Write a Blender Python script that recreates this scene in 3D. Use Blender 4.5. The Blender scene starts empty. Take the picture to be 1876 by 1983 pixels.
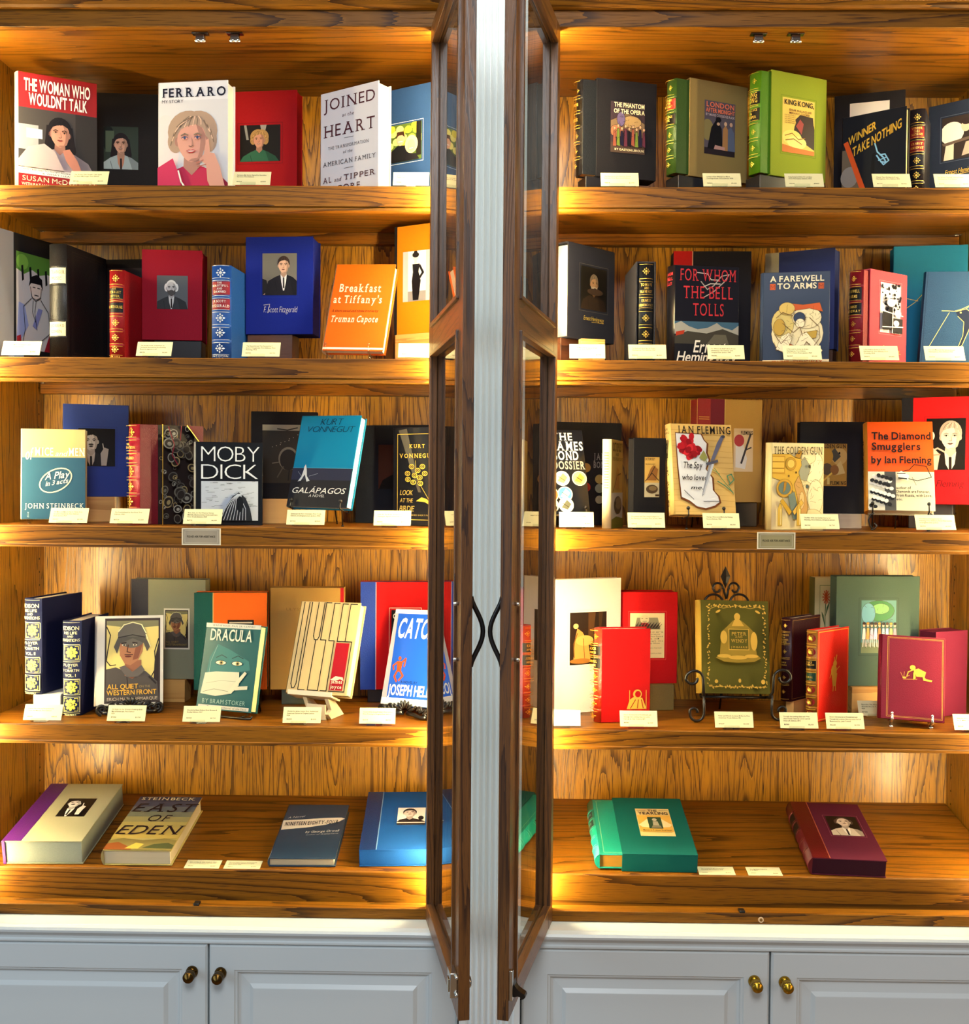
import bpy, bmesh, math, random
from mathutils import Vector, Matrix

S = bpy.context.scene
COL = S.collection
PI = math.pi
random.seed(7)

# ------------------------------------------------------------------ camera
CAM_D, FPX = 2.3131, 2158.0
YAW, PITCH, ROLL = .0155, -.0257, .0075
cy, sy, cp, sp, cr, sr = math.cos(YAW), math.sin(YAW), math.cos(PITCH), math.sin(PITCH), math.cos(ROLL), math.sin(ROLL)
_f = Vector((-sy, cy, 0)); _r = Vector((cy, sy, 0)); _u = Vector((0, 0, 1))
fwd = _f * cp + _u * sp
_u2 = _u * cp - _f * sp
right = _r * cr + _u2 * sr
up = _u2 * cr - _r * sr
EYE = Vector((0, -CAM_D, 0))
cam = bpy.data.cameras.new('camera')
cam.sensor_fit = 'HORIZONTAL'
cam.sensor_width = 36
cam.lens = FPX / 1876 * 36
cam.clip_start = .05
camo = bpy.data.objects.new('camera', cam)
COL.objects.link(camo)
camo.matrix_world = Matrix(((right.x, up.x, -fwd.x, EYE.x), (right.y, up.y, -fwd.y, EYE.y), (right.z, up.z, -fwd.z, EYE.z), (0, 0, 0, 1)))
S.camera = camo

# ------------------------------------------------------------------ light
S.view_settings.view_transform = 'Standard'
S.view_settings.look = 'None'
S.view_settings.gamma = 1
S.view_settings.exposure = 0.0
S.view_settings.use_curve_mapping = False
w = bpy.data.worlds.new('world')
S.world = w
w.use_nodes = True
w.node_tree.nodes['Background'].inputs[0].default_value = (.86, .90, 1, 1)
w.node_tree.nodes['Background'].inputs[1].default_value = .17

def area(name, loc, target, sx, sy_, power, color):
    l = bpy.data.lights.new(name, 'AREA')
    l.shape = 'RECTANGLE'; l.size = sx; l.size_y = sy_
    l.energy = power; l.color = color
    o = bpy.data.objects.new(name, l); COL.objects.link(o)
    o.location = loc
    o.rotation_euler = (Vector(target) - Vector(loc)).to_track_quat('-Z', 'Y').to_euler()
    return o
area('room_downlight', (0, -1.9, 2.2), (0, 0, -.1), 3.0, 1.0, 10, (1, .88, .70))
area('front_fill', (0, -3.1, 1.75), (0, 0, -.15), 1.0, 1.0, 66, (.93, .97, 1))  # added fill from behind the camera, brightens the pilaster between the doors
area('window_daylight', (-3.0, -2.6, .1), (0, 0, -.7), 1.6, 1.8, 34, (.64, .84, 1))
area('room_lamp', (2.4, -1.5, -.2), (.8, 0, -1.1), .8, .8, 8, (1, .56, .22))
area('wall_washer', (0, -.40, 2.3), (0, -.04, -.9), 2.6, .06, 38, (1, .93, .72))
STRIP = 182.0

# ------------------------------------------------------------------ materials
def lin(c):
    return c / 12.92 if c <= .04045 else ((c + .055) / 1.055) ** 2.4
def rgb(h):
    return tuple(lin(int(h[i:i + 2], 16) / 255) for i in (0, 2, 4)) + (1,)
_mats = {}
def newmat(name):
    m = bpy.data.materials.new(name); m.use_nodes = True
    nt = m.node_tree
    return m, nt, nt.nodes['Principled BSDF']
def pm(h, kind='print'):
    """print / jacket / cloth / leather / gold / paper / paint / metal / plastic"""
    key = (h, kind)
    if key in _mats: return _mats[key]
    m, nt, b = newmat(kind + '_' + h)
    N, L = nt.nodes.new, nt.links.new
    c = rgb(h)
    b.inputs['Base Color'].default_value = c
    rough = dict(print=.42, jacket=.3, cloth=.75, leather=.38, gold=.34, paper=.8, paint=.35, metal=.22, plastic=.3).get(kind, .5)
    b.inputs['Roughness'].default_value = rough
    if kind == 'jacket':
        b.inputs['Coat Weight'].default_value = .18; b.inputs['Coat Roughness'].default_value = .08; b.inputs['Specular IOR Level'].default_value = .2
    if kind in ('cloth', 'print', 'paper'): b.inputs['Specular IOR Level'].default_value = .18
    if kind == 'leather': b.inputs['Specular IOR Level'].default_value = .3
    if kind == 'gold': b.inputs['Metallic'].default_value = .45
    if kind == 'metal': b.inputs['Metallic'].default_value = 1.0
    if kind in ('cloth', 'leather', 'jacket', 'paper', 'paint'):
        tc = N('ShaderNodeTexCoord')
        n = N('ShaderNodeTexNoise'); mp = N('ShaderNodeMapping'); L(tc.outputs['Object'], mp.inputs[0]); L(mp.outputs[0], n.inputs['Vector'])
        bp = N('ShaderNodeBump')
        n.inputs['Detail'].default_value = 2
        if kind == 'cloth': n.inputs['Scale'].default_value = 900; bp.inputs['Distance'].default_value = .0006; bp.inputs['Strength'].default_value = .5
        elif kind == 'leather': n.inputs['Scale'].default_value = 420; bp.inputs['Distance'].default_value = .0012; bp.inputs['Strength'].default_value = .45
        elif kind == 'jacket': n.inputs['Scale'].default_value = 9; bp.inputs['Distance'].default_value = .006; bp.inputs['Strength'].default_value = .16
        elif kind == 'paint': n.inputs['Scale'].default_value = 14; bp.inputs['Distance'].default_value = .003; bp.inputs['Strength'].default_value = .1
        else:
            n.inputs['Scale'].default_value = 1; mp.inputs['Scale'].default_value = (4, 1500, 4)
            bp.inputs['Distance'].default_value = .0006; bp.inputs['Strength'].default_value = .6
            mx = N('ShaderNodeMix'); mx.data_type = 'RGBA'
            mx.inputs[6].default_value = tuple(q * .72 for q in c[:3]) + (1,); mx.inputs[7].default_value = c
            L(n.outputs['Fac'], mx.inputs[0]); L(mx.outputs[2], b.inputs['Base Color'])
        if kind == 'cloth':
            mx = N('ShaderNodeMix'); mx.data_type = 'RGBA'
            mx.inputs[6].default_value = tuple(q * .8 for q in c[:3]) + (1,); mx.inputs[7].default_value = tuple(min(1, q * 1.15) for q in c[:3]) + (1,)
            L(n.outputs['Fac'], mx.inputs[0]); L(mx.outputs[2], b.inputs['Base Color'])
        L(n.outputs['Fac'], bp.inputs['Height']); L(bp.outputs[0], b.inputs['Normal'])
    _mats[key] = m
    return m

def oak(name, axis, light, dark, rough=.34, coat=.25, scale=1.0, loops=26.0, pore=.55, spec=.5):
    """oak boards: contour lines of a noise field stretched along the grain axis, plus fine pores"""
    m, nt, b = newmat(name)
    N, L = nt.nodes.new, nt.links.new
    def math_(op, a, bb=None, v=None):
        n = N('ShaderNodeMath'); n.operation = op
        L(a, n.inputs[0])
        if bb is not None: L(bb, n.inputs[1])
        elif v is not None: n.inputs[1].default_value = v
        return n.outputs[0]
    tc = N('ShaderNodeTexCoord'); oi = N('ShaderNodeObjectInfo')
    off = N('ShaderNodeVectorMath'); off.operation = 'SCALE'; off.inputs[0].default_value = (13.7, 7.1, 9.3); L(oi.outputs['Random'], off.inputs['Scale'])
    ad = N('ShaderNodeVectorMath'); ad.operation = 'ADD'; L(tc.outputs['Object'], ad.inputs[0]); L(off.outputs[0], ad.inputs[1])
    def mapped(along, cross):
        mp = N('ShaderNodeMapping'); s = [cross] * 3; s[axis] = along
        mp.inputs['Scale'].default_value = s; L(ad.outputs[0], mp.inputs[0]); return mp.outputs[0]
    n1 = N('ShaderNodeTexNoise'); L(mapped(.42 * scale, 6.5 * scale), n1.inputs['Vector']); n1.inputs['Scale'].default_value = 1; n1.inputs['Detail'].default_value = 2.5; n1.inputs['Roughness'].default_value = .42; n1.inputs['Distortion'].default_value = .25
    nj = N('ShaderNodeTexNoise'); L(mapped(5 * scale, 150 * scale), nj.inputs['Vector']); nj.inputs['Scale'].default_value = 1; nj.inputs['Detail'].default_value = 3
    ph = math_('ADD', math_('MULTIPLY', n1.outputs['Fac'], v=loops), math_('MULTIPLY', nj.outputs['Fac'], v=.5))
    fr = math_('FRACT', ph)
    r1 = N('ShaderNodeValToRGB'); L(fr, r1.inputs[0]); e = r1.color_ramp.elements
    e[0].position = 0; e[0].color = (1, 1, 1, 1); e[1].position = 1; e[1].color = (0, 0, 0, 1)
    q = r1.color_ramp.elements.new(.5); q.color = (.05, .05, .05, 1)
    q = r1.color_ramp.elements.new(.12); q.color = (.75, .75, .75, 1)
    q = r1.color_ramp.elements.new(.24); q.color = (.3, .3, .3, 1)
    q = r1.color_ramp.elements.new(.9); q.color = (.28, .28, .28, 1)
    npz = N('ShaderNodeTexNoise'); L(mapped(16 * scale, 560 * scale), npz.inputs['Vector']); npz.inputs['Scale'].default_value = 1; npz.inputs['Detail'].default_value = 2
    rp = N('ShaderNodeValToRGB'); L(npz.outputs['Fac'], rp.inputs[0]); rp.color_ramp.elements[0].position = .52; rp.color_ramp.elements[1].position = .68
    nb = N('ShaderNodeTexNoise'); L(mapped(1.3, 3.2), nb.inputs['Vector']); nb.inputs['Scale'].default_value = 1
    f1 = math_('MULTIPLY', r1.outputs[0], v=.92)
    f2 = math_('MULTIPLY', rp.outputs[0], v=pore)
    fac = math_('MAXIMUM', f1, f2)
    mx = N('ShaderNodeMix'); mx.data_type = 'RGBA'
    mx.inputs[6].default_value = rgb(light); mx.inputs[7].default_value = rgb(dark); L(fac, mx.inputs[0])
    hs = N('ShaderNodeHueSaturation'); L(mx.outputs[2], hs.inputs['Color'])
    va = N('ShaderNodeMapRange'); va.inputs[1].default_value = .3; va.inputs[2].default_value = .7; va.inputs[3].default_value = .8; va.inputs[4].default_value = 1.18
    L(nb.outputs['Fac'], va.inputs[0]); L(va.outputs[0], hs.inputs['Value'])
    L(hs.outputs[0], b.inputs['Base Color'])
    b.inputs['Roughness'].default_value = rough
    b.inputs['Specular IOR Level'].default_value = spec
    b.inputs['Coat Weight'].default_value = coat; b.inputs['Coat Roughness'].default_value = .22
    bp = N('ShaderNodeBump'); bp.inputs['Distance'].default_value = .0008; bp.inputs['Strength'].default_value = .35; bp.invert = True
    L(fac, bp.inputs['Height']); L(bp.outputs[0], b.inputs['Normal'])
    return m
OAK_V = oak('oak_panel', 2, 'be8420', '381a06', loops=46, pore=.95, spec=.4)
OAK_H = oak('oak_board', 0, '8c5610', '301404', loops=20, pore=.7, coat=.04, rough=.4, spec=.25)
OAK_LIP = oak('oak_edge', 0, '86540e', '2a1203', loops=22, pore=.75, coat=0, rough=.45, spec=.18)
OAK_DOOR = oak('oak_door_stile', 2, '6c431c', '26130a', loops=26, pore=.8, scale=1.6, rough=.4)
OAK_RAIL = oak('oak_door_rail', 0, '74491e', '2a150a', loops=18, pore=.8, scale=1.4, rough=.4)
PINE = oak('pale_wood', 0, 'd9a860', 'b57c38', rough=.55, coat=0, loops=8, pore=.2)
DARKWOOD = oak('dark_block_wood', 0, '56301a', '2a140a', rough=.5, coat=0, loops=8)
GREYWOOD = oak('grey_block_wood', 0, 'a8998a', '85786a', rough=.6, coat=0, loops=8, pore=.2)
def clear(name, ior=1.5, tint=(1, 1, 1, 1)):
    """a clear sheet: straight-through light plus Fresnel mirror on the faces that look outward"""
    m, nt, b = newmat(name)
    N, L = nt.nodes.new, nt.links.new
    nt.nodes.remove(b)
    out = nt.nodes['Material Output']
    g = N('ShaderNodeBsdfGlossy'); g.inputs['Roughness'].default_value = .01
    t = N('ShaderNodeBsdfTransparent'); t.inputs['Color'].default_value = tint
    fz = N('ShaderNodeFresnel'); fz.inputs['IOR'].default_value = ior
    geo = N('ShaderNodeNewGeometry')
    inv = N('ShaderNodeMath'); inv.operation = 'SUBTRACT'; inv.inputs[0].default_value = 1; L(geo.outputs['Backfacing'], inv.inputs[1])
    a = N('ShaderNodeMath'); a.operation = 'MULTIPLY'; L(fz.outputs[0], a.inputs[0]); a.inputs[1].default_value = 2
    c = N('ShaderNodeMath'); c.operation = 'ADD'; L(fz.outputs[0], c.inputs[0]); c.inputs[1].default_value = 1
    d = N('ShaderNodeMath'); d.operation = 'DIVIDE'; L(a.outputs[0], d.inputs[0]); L(c.outputs[0], d.inputs[1])
    e = N('ShaderNodeMath'); e.operation = 'MULTIPLY'; L(d.outputs[0], e.inputs[0]); L(inv.outputs[0], e.inputs[1])
    mx = N('ShaderNodeMixShader'); L(e.outputs[0], mx.inputs[0]); L(t.outputs[0], mx.inputs[1]); L(g.outputs[0], mx.inputs[2])
    L(mx.outputs[0], out.inputs[0])
    return m
GLASS = clear('pane_glass', 1.52, (.93, .95, .93, 1))
ACRYL = clear('clear_acrylic', 1.5, (.93, .95, .93, 1))
def emit(name, col, st):
    m, nt, b = newmat(name)
    b.inputs['Base Color'].default_value = col
    b.inputs['Emission Color'].default_value = col; b.inputs['Emission Strength'].default_value = st
    return m
LED = emit('led_diffuser', (1, .85, .45, 1), STRIP)
IRON = pm('14110f', 'plastic')
CHROME = pm('d8d8d4', 'metal')
BRASS = pm('b08a2c', 'metal')
DBRASS = pm('5c4420', 'metal')
WHITE = pm('c9d1d3', 'paint')
CREAM = pm('efe6b4', 'paper')
PAGES = pm('e9dfc0', 'paper')
PAGEW = pm('f4f0e4', 'paper')
GOLD = pm('d9ac45', 'gold')

# ------------------------------------------------------------------ mesh helpers
class MB:
    def __init__(s): s.bm = bmesh.new(); s.mats = []
    def mi(s, m):
        if m not in s.mats: s.mats.append(m)
        return s.mats.index(m)
    def face(s, pts, m, smooth=False):
        vs = [s.bm.verts.new(p) for p in pts]
        try:
            f = s.bm.faces.new(vs); f.material_index = s.mi(m); f.smooth = smooth
            return f
        except ValueError: return None
    def box(s, x0, x1, y0, y1, z0, z1, m, bev=0.0, seg=2):
        r = bmesh.ops.create_cube(s.bm, size=1)
        vs = r['verts']
        for v in vs:
            v.co = ((x0 + x1) / 2 + v.co.x * (x1 - x0), (y0 + y1) / 2 + v.co.y * (y1 - y0), (z0 + z1) / 2 + v.co.z * (z1 - z0))
        fs = {f for v in vs for f in v.link_faces}; i = s.mi(m)
        for f in fs: f.material_index = i
        if bev:
            es = list({e for v in vs for e in v.link_edges})
            bb = bmesh.ops.bevel(s.bm, geom=es, offset=bev, segments=seg, profile=.5, affect='EDGES')
            for f in bb['faces']: f.material_index = i; f.smooth = True
        return vs
    def prism(s, prof, ax, a0, a1, m, smooth=False):
        """prof: closed list of 2-D points; extruded along axis ax (0: prof=(y,z), 2: prof=(x,y))"""
        def P(p, a): return (a, p[0], p[1]) if ax == 0 else ((p[0], a, p[1]) if ax == 1 else (p[0], p[1], a))
        A = [s.bm.verts.new(P(p, a0)) for p in prof]; B = [s.bm.verts.new(P(p, a1)) for p in prof]
        i = s.mi(m); n = len(prof)
        for k in range(n):
            f = s.bm.faces.new((A[k], A[(k + 1) % n], B[(k + 1) % n], B[k])); f.material_index = i; f.smooth = smooth
        for q in (A, B):
            f = s.bm.faces.new(q); f.material_index = i
        return s
    def tube(s, pts, r, m, n=8, cap=True, r2=None):
        pts = [Vector(p) for p in pts]; rings = []
        nrm = None
        for k, p in enumerate(pts):
            d = (pts[min(k + 1, len(pts) - 1)] - pts[max(k - 1, 0)]).normalized()
            if nrm is None:
                nrm = d.orthogonal().normalized()
            else:
                nrm = (nrm - d * nrm.dot(d))
                nrm = nrm.normalized() if nrm.length > 1e-6 else d.orthogonal().normalized()
            bn = d.cross(nrm)
            rr = r if r2 is None else r + (r2 - r) * k / (len(pts) - 1)
            rings.append([s.bm.verts.new(p + (nrm * math.cos(2 * PI * j / n) + bn * math.sin(2 * PI * j / n)) * rr) for j in range(n)])
        i = s.mi(m)
        for A, B in zip(rings, rings[1:]):
            for j in range(n):
                f = s.bm.faces.new((A[j], A[(j + 1) % n], B[(j + 1) % n], B[j])); f.material_index = i; f.smooth = True
        if cap:
            for q in (rings[0], rings[-1]):
                f = s.bm.faces.new(q); f.material_index = i
        return s
    def lathe(s, prof, m, axis='y', loc=(0, 0, 0), n=20):
        """prof [(r, a)] around an axis through loc"""
        rings = []
        for r, a in prof:
            ring = []
            for j in range(n):
                c_, s_ = math.cos(2 * PI * j / n) * r, math.sin(2 * PI * j / n) * r
                p = {'y': (c_, a, s_), 'z': (c_, s_, a), 'x': (a, c_, s_)}[axis]
                ring.append(s.bm.verts.new(Vector(p) + Vector(loc)))
            rings.append(ring)
        i = s.mi(m)
        for A, B in zip(rings, rings[1:]):
            for j in range(n):
                f = s.bm.faces.new((A[j], A[(j + 1) % n], B[(j + 1) % n], B[j])); f.material_index = i; f.smooth = True
        for q in (rings[0], rings[-1]):
            try:
                f = s.bm.faces.new(q); f.material_index = i
            except ValueError: pass
        return s
    def ball(s, c, r, m, sc=(1, 1, 1), rot=None, seg=10):
        q = bmesh.ops.create_uvsphere(s.bm, u_segments=seg, v_segments=max(6, seg // 2 + 1), radius=r)
        M = Matrix.Translation(c) @ (rot or Matrix.Identity(4)) @ Matrix.Diagonal((sc[0], sc[1], sc[2], 1))
        bmesh.ops.transform(s.bm, matrix=M, verts=q['verts'])
        i = s.mi(m)
        for f in {f for v in q['verts'] for f in v.link_faces}: f.material_index = i; f.smooth = True
        return s
    def build(s, name, parent=None, recalc=True):
        if recalc: bmesh.ops.recalc_face_normals(s.bm, faces=s.bm.faces)
        me = bpy.data.meshes.new(name); s.bm.to_mesh(me); s.bm.free()
        for m in s.mats: me.materials.append(m)
        o = bpy.data.objects.new(name, me); COL.objects.link(o)
        if parent: o.parent = parent
        return o
def tag(o, label=None, cat=None, group=None, kind=None):
    if label: o['label'] = label
    if cat: o['category'] = cat
    if group: o['group'] = group
    if kind: o['kind'] = kind
    return o
def empty(name, M, label, cat, group=None):
    o = bpy.data.objects.new(name, None); COL.objects.link(o)
    o.empty_display_size = .02
    o.matrix_world = M if isinstance(M, Matrix) else Matrix.Translation(M)
    return tag(o, label, cat, group)
def spiral(c, r0, r1, a0, a1, n=22, plane='xz', y=0):
    out = []
    for k in range(n + 1):
        q = k / n; a = a0 + (a1 - a0) * q; r = r0 + (r1 - r0) * q
        out.append((c[0] + r * math.cos(a), y, c[1] + r * math.sin(a)))
    return out
def at(px, py, Y):
    """the point of the plane at depth Y that the photograph shows at px, py"""
    d = fwd + right * (px - 938) / FPX + up * (991.5 - py) / FPX
    return EYE + d * (Y + CAM_D) / d.y

# ------------------------------------------------------------------ lettering
_glyph = {}
def glyph(ch, bold, serif):
    k = (ch, bold, serif)
    if k in _glyph: return _glyph[k]
    cu = bpy.data.curves.new('letter', 'FONT'); cu.body = ch; cu.size = 1; cu.offset = bold; cu.fill_mode = 'FRONT'; cu.resolution_u = 3
    o = bpy.data.objects.new('letter', cu); COL.objects.link(o)
    dg = bpy.context.evaluated_depsgraph_get()
    me = bpy.data.meshes.new_from_object(o.evaluated_get(dg))
    vs = [(v.co.x, v.co.y) for v in me.vertices]; fs = [tuple(p.vertices) for p in me.polygons]
    if serif and vs and ch.isalpha():
        cnt = {}
        for f in fs:
            for a, b_ in zip(f, f[1:] + f[:1]):
                cnt[(min(a, b_), max(a, b_))] = cnt.get((min(a, b_), max(a, b_)), 0) + 1
        ys = [v[1] for v in vs]; y0, y1 = min(ys), max(ys)
        for (a, b_), n in cnt.items():
            if n != 1: continue
            p, q = vs[a], vs[b_]
            if abs(p[1] - q[1]) < .012 and .04 < abs(p[0] - q[0]) < .2:
                yy = (p[1] + q[1]) / 2; xa, xb = min(p[0], q[0]), max(p[0], q[0])
                for lo, s_ in ((y0 if ch not in 'gpqyj' else 0, 1), (y1, -1)):
                    if abs(yy - lo) < .05:
                        i = len(vs); t_ = .045 * s_
                        vs += [(xa - .075, yy), (xb + .075, yy), (xb + .075, yy + t_), (xa - .075, yy + t_)]
                        fs.append((i, i + 1, i + 2, i + 3))
    xs = [v[0] for v in vs]
    x0, x1 = (min(xs), max(xs)) if xs else (0, .3)
    vs = [(v[0] - x0, v[1]) for v in vs]
    COL.objects.unlink(o); bpy.data.objects.remove(o); bpy.data.curves.remove(cu); bpy.data.meshes.remove(me)
    _glyph[k] = (vs, fs, (x1 - x0))
    return _glyph[k]
CAP = None
def text_poly(txt, style):
    """polygons of a line of text, scaled to width 1 and cap height 1"""
    global CAP
    if CAP is None:
        CAP = max(v[1] for v in glyph('H', 0, False)[0])
    bold = .022 if 'b' in style else (.011 if 'm' in style else (-.017 if 'l' in style else 0))
    serif = 's' in style
    gap = .13 if 'w' in style else .075
    if serif: gap += .05
    x = 0; polys = []
    for ch in txt:
        if ch == ' ': x += .26; continue
        vs, fs, w_ = glyph(ch, bold, serif)
        sh = .24 if 'i' in style else 0
        pv = [(x + a + b_ * sh, b_ / CAP) for a, b_ in vs]
        polys += [[pv[i] for i in f] for f in fs]
        x += w_ + gap
    x = max(x - gap, .01)
    return [[(a / x, b_) for a, b_ in p] for p in polys]

class Face:
    """maps (u, v) in 0..1 on a flat cover or a rounded spine to the thing's own coordinates"""
    def __init__(s, kind, w, h, t=0, bulge=0):
        s.kind, s.w, s.h, s.t, s.b = kind, w, h, t, bulge
    def __call__(s, u, v, off):
        if s.kind == 'F': return (u * s.w, -off, v * s.h)
        if s.kind == 'S':     # u: 0 at the back board, 1 at the front board
            y = s.t * (1 - u); b = s.b + off
            return (-b * math.sin(PI * min(max(u, 0), 1)) ** .7 - off * .3, y, v * s.h)
LAYER = .00012
def draw(name, parent, face, ops, base=.00035):
    mb = MB()
    for k, op in enumerate(ops):
        off = base + k * LAYER
        c = op[0]
        if c == 't':
            _, txt, u0, u1, v0, v1, m = op[:7]; st = op[7] if len(op) > 7 else ''
            dv = op[8] if len(op) > 8 else 0      # rise along the line
            for p in text_poly(txt, st):
                mb.face([face(u0 + (u1 - u0) * a, v0 + (v1 - v0) * b_ + dv * a, off) for a, b_ in p], m)
        elif c == 'r':
            _, u0, v0, u1, v1, m = op
            n = 8 if face.kind == 'S' else 1
            for j in range(n):
                a, b_ = u0 + (u1 - u0) * j / n, u0 + (u1 - u0) * (j + 1) / n
                mb.face([face(a, v0, off), face(b_, v0, off), face(b_, v1, off), face(a, v1, off)], m)
        elif c == 'p':
            mb.face([face(u, v, off) for u, v in op[1]], op[2])
        elif c == 'e':
            _, cu_, cv, ru, rv, m = op[:6]; ro = op[6] if len(op) > 6 else 0
            ar = face.w / face.h if face.kind == 'F' else face.t / face.h
            pts = []
            for j in range(22):
                a = 2 * PI * j / 22
                x, y = ru * math.cos(a) * ar, rv * math.sin(a)
                x, y = x * math.cos(ro) - y * math.sin(ro), x * math.sin(ro) + y * math.cos(ro)
                pts.append(face(cu_ + x / ar, cv + y, off))
            mb.face(pts, m)
        elif c == 'l':
            _, pl, wd, m = op
            ar = face.w / face.h if face.kind == 'F' else face.t / face.h
            for (a, b_), (c_, d_) in zip(pl, pl[1:]):
                dx, dy = (c_ - a) * ar, d_ - b_; ln = math.hypot(dx, dy) or 1
                nx, ny = -dy / ln * wd / 2, dx / ln * wd / 2
                ex, ey = dx / ln * wd * .3, dy / ln * wd * .3
                mb.face([face(a + (nx - ex) / ar, b_ + ny - ey, off), face(c_ + (nx + ex) / ar, d_ + ny + ey, off), face(c_ + (-nx + ex) / ar, d_ - ny + ey, off), face(a + (-nx - ex) / ar, b_ - ny - ey, off)], m)
    return mb.build(name, parent, recalc=False)
def sub(R, ops):
    """ops written in 0..1 of the rectangle R moved into the cover's 0..1"""
    u0, v0, u1, v1 = R; W_, H_ = u1 - u0, v1 - v0
    U = lambda u: u0 + W_ * min(max(u, 0), 1)
    V = lambda v: v0 + H_ * min(max(v, 0), 1)
    out = []
    for op in ops:
        c = op[0]
        if c == 't': out.append(('t', op[1], U(op[2]), U(op[3]), V(op[4]), V(op[5])) + tuple(op[6:]))
        elif c == 'r': out.append(('r', U(op[1]), V(op[2]), U(op[3]), V(op[4]), op[5]))
        elif c == 'p': out.append(('p', [(U(a), V(b)) for a, b in op[1]], op[2]))
        elif c == 'e':
            pts = [(op[1] + op[3] * math.cos(2 * PI * j / 22), op[2] + op[4] * math.sin(2 * PI * j / 22)) for j in range(22)]
            out.append(('p', [(U(a), V(b)) for a, b in pts], op[5]))
        elif c == 'l': out.append(('l', [(U(a), V(b)) for a, b in op[1]], op[2] * H_, op[3]))
    return out
def inked(ops, color, wd, hatch=0, seed=1, box=(0, 0, 1, 1)):
    """the same shapes with a drawn outline, and a few pen strokes"""
    m = pm(color, 'print'); out = []; rr = random.Random(seed)
    for op in ops:
        out.append(op)
        if op[0] == 'e':
            out.append(('l', [(op[1] + op[3] * math.cos(2 * PI * j / 18), op[2] + op[4] * math.sin(2 * PI * j / 18)) for j in range(19)], wd, m))
        elif op[0] == 'p': out.append(('l', list(op[1]) + [op[1][0]], wd, m))
    for k in range(hatch):
        x, y, a = box[0] + rr.random() * (box[2] - box[0]), box[1] + rr.random() * (box[3] - box[1]), rr.random() * PI
        r = .02 + rr.random() * .05; pts = []
        for j in range(5):
            pts.append((x, y)); x += r * .5 * math.cos(a); y += r * .35 * math.sin(a); a += rr.uniform(-.7, .7)
        out.append(('l', pts, wd * .8, m))
    return out
def mul(h, k):
    return ''.join('%02x' % max(0, min(255, int(int(h[i:i + 2], 16) * k))) for i in (0, 2, 4))
def portrait(ar, bg, skin, hair, cloth, cx=.5, cyy=.62, s=.2, style='short', shirt=None, beard=None, extra=(), lips='7a3a34', dark='20140f', smile=False):
    """a head and shoulders picture in 0..1 of its own rectangle"""
    P = lambda h: pm(h, 'print')
    ru = s * .74 / ar
    X = lambda x: cx + x * ru
    Y = lambda y: cyy + y * s
    pl = lambda pts, h: ('p', [(X(x), Y(y)) for x, y in pts], P(h))
    ln = lambda pts, w_, h: ('l', [(X(x), Y(y)) for x, y in pts], w_ * s, P(h))
    el = lambda x, y, rx, ry, h: ('e', X(x), Y(y), rx * ru, ry * s, P(h))
    o = [('r', 0, 0, 1, 1, P(bg))] + list(extra)
    hl, hd, sd = mul(hair, 1.35), mul(hair, .7), mul(skin, .8)
    if style == 'long':
        o += [pl([(-1.25, .5), (-1.35, -.4), (-1.5, -1.3), (-1.2, -1.9), (-.4, -2.0), (.5, -2.0), (1.3, -1.9), (1.55, -1.2), (1.35, -.4), (1.2, .5)], hair)]
    o += [('p', [(X(-3.3), 0), (X(-2.7), Y(-2.0)), (X(-1.5), Y(-1.5)), (X(-.55), Y(-1.22)), (X(.55), Y(-1.22)), (X(1.5), Y(-1.5)), (X(2.7), Y(-2.0)), (X(3.3), 0)], P(cloth)),
          ('p', [(X(1.0), Y(-1.36)), (X(1.6), Y(-1.54)), (X(2.7), Y(-2.0)), (X(3.3), 0), (X(1.6), 0)], P(mul(cloth, .78))), ln([(-1.5, -1.9), (-1.2, -3.2)], .08, mul(cloth, .7))]
    o += [pl([(-.45, -.5), (.45, -.5), (.52, -1.25), (0, -1.62), (-.52, -1.25)], sd)]
    if shirt:
        o += [('p', [(X(-.55), Y(-1.18)), (X(0), Y(-1.62)), (X(.55), Y(-1.18)), (X(.42), Y(-2.1)), (X(.1), max(0, Y(-3.2))), (X(-.1), max(0, Y(-3.2))), (X(-.42), Y(-2.1))], P(shirt)),
              ('p', [(X(-.13), Y(-1.58)), (X(.13), Y(-1.58)), (X(.16), max(0, Y(-2.9))), (X(-.12), max(0, Y(-2.9)))], P(dark))]
    if style == 'long':
        o += [el(0, .15, 1.15, 1.0, hair)]
    elif style == 'wavy':
        o += [el(-.2, .3, 1.3, .92, hair), el(.42, .3, 1.18, .9, hair), el(-1.0, -.12, .5, .5, hair), el(1.08, -.08, .5, .55, hair)]
    elif style == 'short':
        o += [el(0, .2, 1.06, .94, hair)]
    elif style == 'tufts':
        o += [el(-.92, .0, .42, .58, hair), el(.92, .0, .42, .58, hair), el(0, .3, .98, .78, hair)]
    for q in (-1, 1): o += [el(q * .9, -.14, .15, .2, sd)]
    head = []
    for j in range(24):
        a = 2 * PI * j / 24; sx, sy_ = math.cos(a), math.sin(a)
        head.append((.9 * sx * (1 - .26 * max(0, -sy_) ** 1.5), -.1 + .95 * sy_ * (.97 if sy_ > 0 else 1)))
    o += [pl(head, skin), pl([(.3, .6), (.62, .5), (.88, .1), (.86, -.3), (.66, -.8), (.3, -1.02), (.5, -.6), (.56, -.1)], sd), pl([(-.2, -1.0), (.3, -1.02), (.5, -.85), (0, -.9)], sd)]
    if beard: o += [pl([(-.78, -.3), (-.7, -.75), (-.4, -1.08), (0, -1.18), (.4, -1.08), (.7, -.75), (.78, -.3), (.4, -.5), (0, -.44), (-.4, -.5)], beard), el(0, -.45, .42, .1, beard)]
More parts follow.
